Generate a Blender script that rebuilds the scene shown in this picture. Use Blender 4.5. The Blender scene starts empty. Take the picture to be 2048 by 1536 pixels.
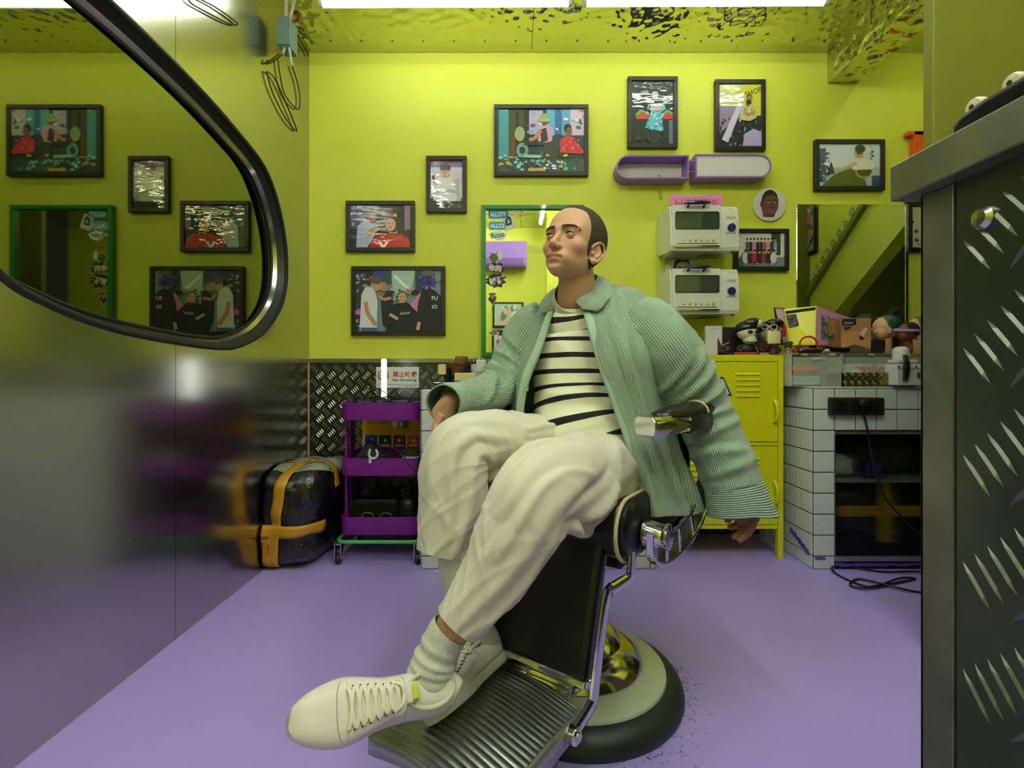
import bpy, bmesh, math, random
import numpy as np
from mathutils import Vector, Matrix, Euler
from mathutils.geometry import tessellate_polygon
random.seed(7)
SC = bpy.context.scene
COL = SC.collection
PI = math.pi
# ---------------------------------------------------------------- camera
F, CX, CY, CH = 980.0, 1024.0, 745.0, 0.92       # focal length in pixels, vanishing point, camera height
cd = bpy.data.cameras.new('camera'); cam = bpy.data.objects.new('camera', cd); COL.objects.link(cam)
cam.location = (0, 0, CH); cam.rotation_euler = (PI/2, 0, 0)
cd.sensor_width = 36; cd.lens = F/2048*36; cd.shift_y = -(768-CY)/2048; cd.clip_start = 0.02
SC.camera = cam
# ---------------------------------------------------------------- world, exposure
w = bpy.data.worlds.new('world'); SC.world = w; w.use_nodes = True
w.node_tree.nodes['Background'].inputs[0].default_value = (0.55, 0.6, 0.55, 1)
w.node_tree.nodes['Background'].inputs[1].default_value = 0.06
vs = SC.view_settings; vs.view_transform = 'Standard'; vs.look = 'None'; vs.gamma = 1.0; vs.use_curve_mapping = False
vs.exposure = 0.38
LAMP = 15.0                                       # strength of the fluorescent tubes
LAMP_TOP = 68.0
# ---------------------------------------------------------------- helpers
def P(px, py, Y): return Vector(((px-CX)/F*Y, Y, CH-(py-CY)/F*Y))
def PX(px, py, X): return P(px, py, X*F/(px-CX))
def s2l(c):
    c = c/255.0
    return c/12.92 if c <= 0.04045 else ((c+0.055)/1.055)**2.4
def rgb(c): return (s2l(c[0]), s2l(c[1]), s2l(c[2]), 1.0)
MATS = {}
def M(name, c=(128,128,128), rough=0.5, metal=0.0, coat=0.0, trans=0.0, noise=None, bump=None, spec=None, emit=None, aniso=0, sheen=0, alpha=None, ior=None):
    """noise=(scale, amount, colour2)   bump=(scale, strength[, kind])"""
    if name in MATS: return MATS[name]
    m = bpy.data.materials.new(name); m.use_nodes = True; nt = m.node_tree; b = nt.nodes['Principled BSDF']
    b.inputs['Base Color'].default_value = rgb(c); b.inputs['Roughness'].default_value = rough; b.inputs['Metallic'].default_value = metal
    b.inputs['Coat Weight'].default_value = coat; b.inputs['Coat Roughness'].default_value = 0.05
    b.inputs['Transmission Weight'].default_value = trans
    if spec is not None: b.inputs['Specular IOR Level'].default_value = spec
    if aniso: b.inputs['Anisotropic'].default_value = aniso
    if sheen: b.inputs['Sheen Weight'].default_value = sheen; b.inputs['Sheen Roughness'].default_value = .4
    if alpha is not None: b.inputs['Alpha'].default_value = alpha
    if ior: b.inputs['IOR'].default_value = ior
    if emit: b.inputs['Emission Color'].default_value = rgb(emit[0]); b.inputs['Emission Strength'].default_value = emit[1]
    tc = nt.nodes.new('ShaderNodeTexCoord')
    if noise:
        n = nt.nodes.new('ShaderNodeTexNoise'); n.inputs['Scale'].default_value = noise[0]; n.inputs['Detail'].default_value = 5
        nt.links.new(tc.outputs['Object'], n.inputs['Vector'])
        r = nt.nodes.new('ShaderNodeValToRGB'); r.color_ramp.elements[0].position = 0.5-0.5*noise[1]+.1; r.color_ramp.elements[1].position = 0.5+0.5*noise[1]
        r.color_ramp.elements[0].color = rgb(noise[2]); r.color_ramp.elements[1].color = rgb(c)
        nt.links.new(n.outputs['Fac'], r.inputs['Fac']); nt.links.new(r.outputs['Color'], b.inputs['Base Color'])
    if bump:
        kind = bump[2] if len(bump) > 2 else 'noise'
        if kind == 'noise':
            n = nt.nodes.new('ShaderNodeTexNoise'); n.inputs['Scale'].default_value = bump[0]; n.inputs['Detail'].default_value = 4; out = n.outputs['Fac']
            nt.links.new(tc.outputs['Object'], n.inputs['Vector'])
        elif kind == 'hammer':
            n = nt.nodes.new('ShaderNodeTexVoronoi'); n.feature = 'SMOOTH_F1'; n.inputs['Scale'].default_value = bump[0]; n.inputs['Smoothness'].default_value = 1.0; out = n.outputs['Distance']
            nt.links.new(tc.outputs['Object'], n.inputs['Vector'])
        elif kind.startswith('uv'):                # stripes across U (ribs run along V) or the other way
            sep = nt.nodes.new('ShaderNodeSeparateXYZ'); nt.links.new(tc.outputs['UV'], sep.inputs[0])
            mu = nt.nodes.new('ShaderNodeMath'); mu.operation = 'MULTIPLY'; mu.inputs[1].default_value = bump[0]*2*PI
            nt.links.new(sep.outputs['X' if kind == 'uvx' else 'Y'], mu.inputs[0])
            si = nt.nodes.new('ShaderNodeMath'); si.operation = 'SINE'; nt.links.new(mu.outputs[0], si.inputs[0])
            out = si.outputs[0]
            # the valleys between the ribs mix to a darker base colour
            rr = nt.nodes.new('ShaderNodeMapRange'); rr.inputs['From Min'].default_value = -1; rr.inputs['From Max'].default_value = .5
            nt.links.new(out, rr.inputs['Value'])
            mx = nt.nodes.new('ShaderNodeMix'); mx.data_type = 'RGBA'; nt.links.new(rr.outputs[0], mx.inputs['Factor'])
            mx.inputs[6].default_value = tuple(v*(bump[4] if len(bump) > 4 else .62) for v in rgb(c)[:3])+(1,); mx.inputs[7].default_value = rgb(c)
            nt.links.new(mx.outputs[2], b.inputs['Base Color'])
        bp = nt.nodes.new('ShaderNodeBump'); bp.inputs['Strength'].default_value = bump[1]; bp.inputs['Distance'].default_value = bump[3] if len(bump) > 3 else 0.002
        nt.links.new(out, bp.inputs['Height']); nt.links.new(bp.outputs['Normal'], b.inputs['Normal'])
        if coat: nt.links.new(bp.outputs['Normal'], b.inputs['Coat Normal'])
    MATS[name] = m
    return m
class MB:
    """collects geometry in world coordinates"""
    def __init__(s): s.v = []; s.f = []; s.c = []; s.uv = []; s.m = []
    def add(s, vs, fs, col=None, uvs=None, mi=0):
        o = len(s.v); s.v += [tuple(v) for v in vs]
        for f in fs: s.f.append(tuple(i+o for i in f)); s.c.append(col); s.m.append(mi)
        s.uv += list(uvs) if uvs is not None else [(0,0)]*len(vs)
        return s
    def box(s, a, b, col=None, mi=0):
        x0,y0,z0 = [min(p,q) for p,q in zip(a,b)]; x1,y1,z1 = [max(p,q) for p,q in zip(a,b)]
        return s.add([(x0,y0,z0),(x1,y0,z0),(x1,y1,z0),(x0,y1,z0),(x0,y0,z1),(x1,y0,z1),(x1,y1,z1),(x0,y1,z1)],
            [(0,3,2,1),(4,5,6,7),(0,1,5,4),(1,2,6,5),(2,3,7,6),(3,0,4,7)], col, mi=mi)
    def obox(s, c, ax, ay, az, col=None):           # centre and three half axes
        c, ax, ay, az = Vector(c), Vector(ax), Vector(ay), Vector(az)
        vs = [c+ax*i+ay*j+az*k for k in (-1,1) for j in (-1,1) for i in (-1,1)]
        return s.add(vs, [(0,2,3,1),(4,5,7,6),(0,1,5,4),(1,3,7,5),(3,2,6,7),(2,0,4,6)], col)
    def prism(s, pts, d, col=None):                 # closed polygon (3-D points) pushed along d
        pts = [Vector(p) for p in pts]; d = Vector(d); n = len(pts)
        vs = pts+[p+d for p in pts]
        fs = [tuple(t) for t in tessellate_polygon([pts])] if n > 4 else [tuple(range(n))]
        fl = [tuple(reversed([i+n for i in t])) for t in fs]
        return s.add(vs, fs+fl+[(i, i+n, (i+1) % n+n, (i+1) % n) for i in range(n)], col)
    def poly(s, pts, col=None):
        pts = [Vector(p) for p in pts]
        return s.add(pts, [tuple(t) for t in tessellate_polygon([pts])] if len(pts) > 4 else [tuple(range(len(pts)))], col)
    def lathe(s, c, prof, n=32, axis=(0,0,1), col=None, cap=True):   # prof: (radius, height) from the centre c along axis
        a = Vector(axis).normalized(); u = a.orthogonal().normalized(); w_ = a.cross(u); c = Vector(c)
        vs = []; fs = []
        for r, h in prof:
            for i in range(n):
                t = 2*PI*i/n; vs.append(c+a*h+(u*math.cos(t)+w_*math.sin(t))*r)
        for j in range(len(prof)-1):
            for i in range(n): fs.append((j*n+i, j*n+(i+1) % n, (j+1)*n+(i+1) % n, (j+1)*n+i))
        if cap: fs.append(tuple(reversed(range(n)))); fs.append(tuple(range((len(prof)-1)*n, len(prof)*n)))
        return s.add(vs, fs, col)
    def tube(s, pts, r, n=8, col=None, closed=False, smooth=0, flat=None):
        pts = [Vector(p) for p in pts]
        if smooth: pts = crspline(pts, smooth, closed)
        k = len(pts); R = r if callable(r) else (lambda t: r)
        vs = []; fs = []; up = None
        for i, p in enumerate(pts):
            a = pts[(i+1) % k] if closed or i < k-1 else p; b = pts[i-1] if closed or i > 0 else p
            t = (a-b).normalized() if (a-b).length > 1e-9 else Vector((0,0,1))
            if up is None: up = t.orthogonal().normalized() if flat is None else (Vector(flat)-t*t.dot(Vector(flat))).normalized()
            elif flat is not None: up = (Vector(flat)-t*t.dot(Vector(flat))).normalized()
            else: up = (up-t*t.dot(up)).normalized()
            w_ = t.cross(up); q = R(i/max(1,k-1)); ra, rb = q if isinstance(q, tuple) else (q, q)
            for j in range(n):
                an = 2*PI*j/n; vs.append(p+up*math.cos(an)*ra+w_*math.sin(an)*rb)
        for i in range(k if closed else k-1):
            for j in range(n): fs.append((i*n+j, i*n+(j+1) % n, ((i+1) % k)*n+(j+1) % n, ((i+1) % k)*n+j))
        if not closed: fs.append(tuple(reversed(range(n)))); fs.append(tuple(range((k-1)*n, k*n)))
        return s.add(vs, fs, col)
    def ell(s, c, r, n=20, m=12, col=None, rot=None, sup=1.0):
        vs = []; fs = []; c = Vector(c)
        for j in range(m+1):
            ph = PI*j/m
            for i in range(n):
                t = 2*PI*i/n; q = Vector((math.sin(ph)*math.cos(t), math.sin(ph)*math.sin(t), math.cos(ph)))
                if sup != 1: q = Vector([math.copysign(abs(k)**sup, k) for k in q])
                q = Vector((q.x*r[0], q.y*r[1], q.z*r[2]))
                if rot is not None: q = rot @ q
                vs.append(c+q)
        for j in range(m):
            for i in range(n): fs.append((j*n+i, (j+1)*n+i, (j+1)*n+(i+1) % n, j*n+(i+1) % n))
        return s.add(vs, fs, col)
    def grid(s, G, closed_u=False, uv=None, col=None, caps=False, mi=0):   # G[v][u] points
        G = np.asarray(G, float); nv, nu = G.shape[:2]; vs = G.reshape(-1,3)
        fs = []
        for j in range(nv-1):
            for i in range(nu if closed_u else nu-1): fs.append((j*nu+i, j*nu+(i+1) % nu, (j+1)*nu+(i+1) % nu, (j+1)*nu+i))
        if caps: fs.append(tuple(reversed(range(nu)))); fs.append(tuple(range((nv-1)*nu, nv*nu)))
        uvs = uv if uv is not None else [(i/nu, j/nv) for j in range(nv) for i in range(nu)]
        return s.add(vs, fs, col, uvs, mi)
def crspline(pts, k, closed=False):
    n = len(pts); out = []
    for i in range(n if closed else n-1):
        if closed: a, b, c, d = pts[i-1], pts[i], pts[(i+1) % n], pts[(i+2) % n]
        else: a, b, c, d = pts[max(0,i-1)], pts[i], pts[i+1], pts[min(n-1,i+2)]
        for j in range(k):
            t = j/k; out.append(0.5*((2*b)+(c-a)*t+(2*a-5*b+4*c-d)*t*t+(3*b-a-3*c+d)*t**3))
    if not closed: out.append(pts[-1])
    return out
def tagp(o, label=None, cat=None, group=None, kind=None):
    for k, v in (('label',label),('category',cat),('group',group),('kind',kind)):
        if v: o[k] = v
    return o
def thing(name, loc, label, cat, group=None, rz=0):
    o = bpy.data.objects.new(name, None); o.empty_display_size = .05; COL.objects.link(o); o.location = loc; o.rotation_euler = (0,0,rz)
    return tagp(o, label, cat, group)
def obj(name, mb, mat, parent=None, smooth=False, bevel=0, sub=0, solid=0, local=False, seg=2, angle=40):
    me = bpy.data.meshes.new(name); me.from_pydata(mb.v, [], mb.f)
    mats = mat if isinstance(mat, (list, tuple)) else [mat]
    for m in mats: me.materials.append(m)
    if len(mats) > 1: me.polygons.foreach_set('material_index', mb.m)
    if any(c is not None for c in mb.c):
        ca = me.color_attributes.new('Col', 'FLOAT_COLOR', 'CORNER'); arr = []
        for f, c in zip(mb.f, mb.c): arr += list(rgb(c) if c is not None else (1,1,1,1))*len(f)
        ca.data.foreach_set('color', arr)
    uvl = me.uv_layers.new(name='UVMap'); li = np.zeros(len(me.loops), int); me.loops.foreach_get('vertex_index', li)
    uvl.data.foreach_set('uv', np.asarray(mb.uv, float)[li].ravel())
    if smooth: me.polygons.foreach_set('use_smooth', [True]*len(me.polygons))
    o = bpy.data.objects.new(name, me); COL.objects.link(o)
    if smooth and not sub:
        try: me.set_sharp_from_angle(angle=math.radians(angle))
        except Exception: pass
    if solid:
        m = o.modifiers.new('s', 'SOLIDIFY'); m.thickness = solid; m.offset = 0
    if bevel:
        m = o.modifiers.new('b', 'BEVEL'); m.width = bevel; m.segments = seg; m.limit_method = 'ANGLE'; m.angle_limit = math.radians(35)
    if sub:
        m = o.modifiers.new('u', 'SUBSURF'); m.levels = sub; m.render_levels = sub
    if parent is not None:
        o.parent = parent
        if parent.type == 'EMPTY' and not local: o.location = -parent.location
    return o
def struct(name, mb, mat, parent=None, **k):
    o = obj(name, mb, mat, parent, **k)
    if parent is None: o['kind'] = 'structure'
    return o
def single(name, mb, mat, label, cat, group=None, **k):
    """a thing that is one mesh: its origin is moved to its own base"""
    v = np.array(mb.v); c = Vector(((v[:,0].min()+v[:,0].max())/2, (v[:,1].min()+v[:,1].max())/2, v[:,2].min()))
    mb.v = [tuple(Vector(p)-c) for p in mb.v]; o = obj(name, mb, mat, **k); o.location = c
    return tagp(o, label, cat, group)
def copy_tree(o, parent=None, loc=None, label=None, group=None):
    c = o.copy(); COL.objects.link(c)
    if parent is not None: c.parent = parent
    if loc is not None: c.location = loc
    if label: c['label'] = label
    if group: c['group'] = group
    for ch in [q for q in bpy.data.objects if q.parent == o]: copy_tree(ch, c)
    return c
def text_mb(body, h, origin, ux, uz, depth=0.001, width=None, bold=0.0, shear=0.0, col=None, mb=None, center=True, space=1.0):
    cu = bpy.data.curves.new('t', 'FONT'); cu.body = body; cu.size = 1.0; cu.extrude = 0; cu.offset = bold; cu.resolution_u = 3; cu.shear = shear; cu.space_character = space
    o = bpy.data.objects.new('t', cu); COL.objects.link(o)
    bpy.context.view_layer.update()
    me = bpy.data.meshes.new_from_object(o.evaluated_get(bpy.context.evaluated_depsgraph_get()))
    v = np.array([q.co[:] for q in me.vertices]) if len(me.vertices) else np.zeros((1,3)); fs = [tuple(p.vertices) for p in me.polygons]
    bpy.data.objects.remove(o); bpy.data.curves.remove(cu); bpy.data.meshes.remove(me)
    lo, hi = v.min(0), v.max(0); sc = h/max(1e-6, hi[1]-lo[1]); sx = sc if width is None else width/max(1e-6, hi[0]-lo[0])
    ux, uz, origin = Vector(ux).normalized(), Vector(uz).normalized(), Vector(origin); nrm = ux.cross(uz)
    mb = mb or MB()
    mx, my = ((lo[0]+hi[0])/2, (lo[1]+hi[1])/2) if center else (lo[0], lo[1])
    pts = [origin+ux*(q[0]-mx)*sx+uz*(q[1]-my)*sc+nrm*depth for q in v]
    return mb.add(pts, fs, col)
PRINT = bpy.data.materials.new('printed_colour'); PRINT.use_nodes = True
_b = PRINT.node_tree.nodes['Principled BSDF']; _a = PRINT.node_tree.nodes.new('ShaderNodeAttribute'); _a.attribute_name = 'Col'
PRINT.node_tree.links.new(_a.outputs['Color'], _b.inputs['Base Color']); _b.inputs['Roughness'].default_value = .55
PGLOSS = PRINT.copy(); PGLOSS.name = 'printed_photo_behind_plastic'
_b = PGLOSS.node_tree.nodes['Principled BSDF']; _b.inputs['Coat Weight'].default_value = 1.0; _b.inputs['Coat Roughness'].default_value = .02
_n = PGLOSS.node_tree.nodes.new('ShaderNodeTexNoise'); _n.inputs['Scale'].default_value = 24; _n.inputs['Detail'].default_value = 1
_t = PGLOSS.node_tree.nodes.new('ShaderNodeTexCoord'); _mp = PGLOSS.node_tree.nodes.new('ShaderNodeMapping'); _mp.inputs['Scale'].default_value = (.5,1,1.6)
PGLOSS.node_tree.links.new(_t.outputs['Object'], _mp.inputs[0]); PGLOSS.node_tree.links.new(_mp.outputs[0], _n.inputs['Vector'])
_p = PGLOSS.node_tree.nodes.new('ShaderNodeBump'); _p.inputs['Strength'].default_value = .5; _p.inputs['Distance'].default_value = .004
PGLOSS.node_tree.links.new(_n.outputs['Fac'], _p.inputs['Height']); PGLOSS.node_tree.links.new(_p.outputs['Normal'], _b.inputs['Coat Normal'])
# ---------------------------------------------------------------- lamps of the room
TUBE = M('lit_fluorescent_tube', (255,255,255), emit=((250,255,240), LAMP)); CAPM = M('lamp_end_white', (225,225,220), .4)
TUBE2 = M('lit_fluorescent_tube_back', (255,255,255), emit=((250,255,240), LAMP_TOP))
def tube_light(a, b, label, mat=None):
    a, b = Vector(a), Vector(b); d = (b-a).normalized(); c = (a+b)/2
    r = thing('tube_light', (c.x, c.y, c.z), label, 'lamp', 'ceiling tube lights')
    obj('tube', MB().tube([a+d*.02, b-d*.02], .016, 16), mat or TUBE, r, smooth=True)
    for e, q in ((a, d), (b, -d)): obj('end_cap', MB().tube([e, e+q*.02], .018, 16), CAPM, r, smooth=True, bevel=.003)
    side = Vector((0,0,1)).cross(d)*.02
    obj('fixture', MB().obox(c+Vector((0,0,.032)), d*((b-a).length/2), side, Vector((0,0,.014))), CAPM, r, bevel=.003)
    return r
CEIL = 2.75
tube_light((-.93, 2.36, 2.695), (.29, 2.36, 2.70), 'white tube light at the ceiling nearest the left wall')
tube_light((.34, 2.36, 2.70), (1.52, 2.36, 2.705), 'white tube light at the ceiling nearest the clad beam')
FILL_TUBE = M('added_nook_fill_tube', (255,255,255), emit=((250,255,240), 14.0))  # unseen tube, added to brighten the right wall shown in the mirror
tube_light((2.05, 1.75, 2.69), (2.05, 2.5, 2.69), 'added unseen tube light filling the nook behind the partition', FILL_TUBE)
tube_light((-.75, -.45, 2.69), (-.75, .95, 2.69), 'tube light overhead left of the camera, outside the frame', TUBE2)
tube_light((.34, -.25, 2.69), (.34, 1.05, 2.69), 'tube light overhead in line with the chair, outside the frame', TUBE2)
tube_light((1.0, -.35, 2.69), (1.0, 1.2, 2.69), 'tube light overhead above the counter, outside the frame', TUBE2)
# ================================================================ the room
LIME = M('lime_yellow_paint', (213,220,72), .55, bump=(60,.08), noise=(3,.6,(207,214,66)))
STEEL = M('brushed_stainless_steel', (186,184,176), .2, 1.0, bump=(9,.015))
STEEL2 = M('satin_steel_trim', (150,150,140), .35, 1.0)
HAMMER = M('hammered_mirror_steel', (200,200,178), .07, 1.0, bump=(22,.8,'hammer',.016))
CONC = M('dark_paint', (40,42,38), .8)
YB, XL, XR, YF = 2.8, -1.16, 2.4, -.65
# floor
fm = M('purple_epoxy_floor', (178,160,244), .38, bump=(7,.25), noise=(1.6,.9,(170,152,236)))
struct('floor', MB().box((-1.3,YF,-.05),(3.2,YB+.1,0)), fm)
# back wall with diamond plate wainscot
struct('wall_back', MB().box((-1.3,YB,0),(3.2,YB+.1,CEIL+.1)), LIME)
PLATE = M('diamond_tread_steel', (86,90,86), .3, 1.0, noise=(5,.7,(70,74,68)))
BAR = M('tread_bar_worn_steel', (226,228,220), .28, .85)
def tread(mb, o, ux, uz, W, H, sx, sz, L=.034, wd=.0042, hgt=.0016, nb=4, flip=1):
    o, ux, uz = Vector(o), Vector(ux), Vector(uz); n = ux.cross(uz)*1.0
    j = 0
    for j in range(int(2*H/sz)+1):
        for i in range(int(W/sx)+1):
            cx = i*sx+(sx/2 if j % 2 else 0); cz = j*sz/2; sg = flip if j % 2 else -flip
            if cx > W-L*.4 or cz > H-L*.4 or cx < L*.4 or cz < L*.4: continue
            for k in range(nb):
                off = (k-(nb-1)/2)*L*.27
                c = o+ux*(cx+off)+uz*(cz-sg*off)*1.0
                a = (ux*.62+uz*sg*.78).normalized(); b = n.cross(a)
                mb.add([c-a*L/2, c-b*wd/2-a*L*.2, c-b*wd/2+a*L*.2, c+a*L/2, c+b*wd/2+a*L*.2, c+b*wd/2-a*L*.2, c+n*hgt-a*L*.28, c+n*hgt+a*L*.28],
                    [(0,1,6),(1,2,7,6),(2,3,7),(3,4,7),(4,5,6,7),(5,0,6)])
    return mb
dp = struct('trim_1', MB().box((XL,YB-.006,0),(1.42,YB,.985)), PLATE)
o = obj('tread_bars', tread(MB(), (XL,YB-.006,0), (1,0,0), (0,0,1), 2.56, .98, .066, .082), BAR, dp); o['kind'] = 'stuff'
struct('trim_2', MB().box((XL,YB-.012,.975),(1.3,YB,1.0)), STEEL2, bevel=.002)
struct('trim_3', MB().box((XL,YB-.012,0),(XL+.006,YB-.004,.975)), M('bare_wood_edge', (196,160,130), .7))
# ceiling of hammered sheets
ceil = struct('ceiling', MB().box((-1.3,YF,CEIL+.012),(3.2,YB+.1,CEIL+.1)), CONC)
xs = [-1.3, .11, 1.26, 2.4, 3.2]
for i in range(4):
    for (y0, y1) in ((1.35, YB), (-.1, 1.345), (YF, -.105)):
        mb = MB(); x0, x1 = xs[i]+.0015, xs[i+1]-.0015
        G = []
        for k in range(40):
            t = k/39; wob = .004*math.sin(k*1.9)*(.3+random.random()) if y1 == YB else 0
            G.append([(x0+(x1-x0)*t, y0, CEIL), (x0+(x1-x0)*t, y1-.004, CEIL-abs(wob))])
        mb.grid(G); obj('ceiling_sheet', mb, HAMMER, ceil, solid=.002)
scr = M('dark_screw', (60,60,40), .4, .8)
for i in range(17): obj('screw', MB().lathe((-1.0+i*.17, YB-.1, CEIL-.003), [(.005,0),(.004,-.003)], 8), scr, ceil)
# beam clad in the same sheet
bm_ = struct('ceiling_beam', MB().box((1.80,1.0,2.57),(1.975,YB,CEIL)), M('hammered_mirror_steel_beam', (200,200,170), .09, 1.0, bump=(17,.9,'hammer',.03)), bevel=.004)
# left wall: brushed steel panels with an opening
ctrl = [PX(*q, XL) for q in ((215,0),(380,160),(470,260),(530,340),(560,430),(572,520),(565,600),(530,660),(480,690),(430,695),(300,675),(200,650),(100,610),(0,550))]
yz = [Vector((0,p.y,p.z)) for p in ctrl]+[Vector((0,a,b)) for a,b in ((.93,1.30),(.86,1.5),(.90,1.72),(1.02,1.88),(1.2,1.965))]
OUT = crspline(yz, 6, True); cen = Vector((0, 1.68, 1.5))
n_ = len(OUT)
def rect_hit(d, y0, y1, z0, z1):
    t = min([q for q in ((y1-cen.y)/d.y if d.y > 1e-9 else 1e9, (y0-cen.y)/d.y if d.y < -1e-9 else 1e9, (z1-cen.z)/d.z if d.z > 1e-9 else 1e9, (z0-cen.z)/d.z if d.z < -1e-9 else 1e9)])
    return cen+d*t
wl = struct('wall_left', MB().box((-1.3,YF,0),(-1.262,YB,CEIL)), CONC)
full = []; SEAM = 1.687
dirs = sorted([math.atan2(p.z-cen.z, p.y-cen.y) for p in OUT]+[math.atan2(z-cen.z, y-cen.y)+e for y in (YF,YB) for z in (0,CEIL) for e in (0,)])
OA = sorted([(math.atan2(p.z-cen.z, p.y-cen.y), (p-cen).length) for p in OUT])
aa = np.array([q[0] for q in OA]); rr_ = np.array([q[1] for q in OA])
def orad(a): return float(np.interp(a, np.r_[aa[-1]-2*PI, aa, aa[0]+2*PI], np.r_[rr_[-1], rr_, rr_[0]]))
for side in (0, 1):
    bm = bmesh.new(); ring = []
    for a in dirs:
        d = Vector((0, math.cos(a), math.sin(a))); q = cen+d*orad(a); h = rect_hit(d, YF, YB, 0, CEIL)
        ring.append((bm.verts.new((XL,q.y,q.z)), bm.verts.new((XL,h.y,h.z))))
    for i in range(len(ring)):
        a, b = ring[i], ring[(i+1) % len(ring)]; bm.faces.new((a[0],a[1],b[1],b[0]))
    bmesh.ops.bisect_plane(bm, geom=bm.verts[:]+bm.edges[:]+bm.faces[:], plane_co=(0,SEAM+(.0012 if side else -.0012),0), plane_no=(0,1,0), clear_inner=bool(side), clear_outer=not side)
    me = bpy.data.meshes.new('wall_panel'); bm.to_mesh(me); bm.free(); me.materials.append(STEEL)
    o = bpy.data.objects.new('wall_panel', me); COL.objects.link(o); o.parent = wl
    m = o.modifiers.new('s', 'SOLIDIFY'); m.thickness = .003; m.offset = 0
win = struct('window_1', MB().grid([[(XL-.062*t, cen.y+(p.y-cen.y)*(1-.05*t), cen.z+(p.z-cen.z)*(1-.09*t)) for p in OUT] for t in (.56,.7,.85,1.0)], closed_u=True), M('polished_rim_steel', (196,194,184), .2, 1.0), smooth=True)
obj('rim_seal', MB().grid([[(XL-.062*t, cen.y+(p.y-cen.y)*(1-.05*t), cen.z+(p.z-cen.z)*(1-.09*t)) for p in OUT] for t in (-.08,.0,.2,.4,.56)], closed_u=True), M('black_rubber', (22,22,22), .5), win, smooth=True)
INN = [Vector((XL-.060, cen.y+(p.y-cen.y)*.952, cen.z+(p.z-cen.z)*.912)) for p in OUT]
obj('window_pane', MB().poly([p+Vector((.004,0,0)) for p in INN]), M('dark_mirror_glass', (132,136,96), .025, 1.0, bump=(2.2,.02)), win)
obj('gasket', MB().tube([p+Vector((.006,0,0)) for p in INN], .006, 8, closed=True), M('black_rubber', (22,22,22), .5), win, smooth=True)
obj('window_frame', MB().tube([(XL+.003,p.y,p.z) for p in OUT], (lambda t: (.008,.010)), 10, closed=True, flat=(1,0,0)), M('black_rubber'), win, smooth=True)
# right wall seen only in the mirror: painted stringer with lettering above a dark recess
wr = struct('wall_right', MB().prism([(XR,YB,1.98),(XR,1.3,.93),(XR,.9,.93),(XR,.9,CEIL),(XR,YB,CEIL)], (.1,0,0)), LIME)
struct('wall_recess', MB().box((3.0,.9,0),(3.1,YB,CEIL)), M('shaded_lime_paint', (104,106,14), .7))  # the recess's shade is put into this darker wall colour
obj('wall_lettering', text_mb('A BARBERSHOP', .085, (XR,1.868,1.835), Vector((0,-.775,-.632)), Vector((0,-.632,.775)), depth=.004, width=1.0, space=1.1), M('grey_letters', (140,145,120), .6), wr)
obj('handrail', MB().obox((XR-.02,1.95,1.815), Vector((0,.775,.632))*.75, Vector((0,-.632,.775))*.018, (.015,0,0)), M('olive_rail', (120,130,20), .6), wr)
struct('wall_partition', MB().box((1.358,1.58,0),(XR+.1,1.62,CEIL)), M('shaded_lime_paint', (104,106,14), .7), bevel=.004)  # lime wall standing in shadow; the shade is part of its base colour
# front wall behind the camera (seen in the mirrors), with a pier
struct('wall_front', MB().box((-1.3,YF-.1,0),(3.2,YF,CEIL)), LIME)
struct('wall_pier', MB().box((.42,YF,0),(.95,-.3,CEIL)), LIME, bevel=.003)
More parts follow.
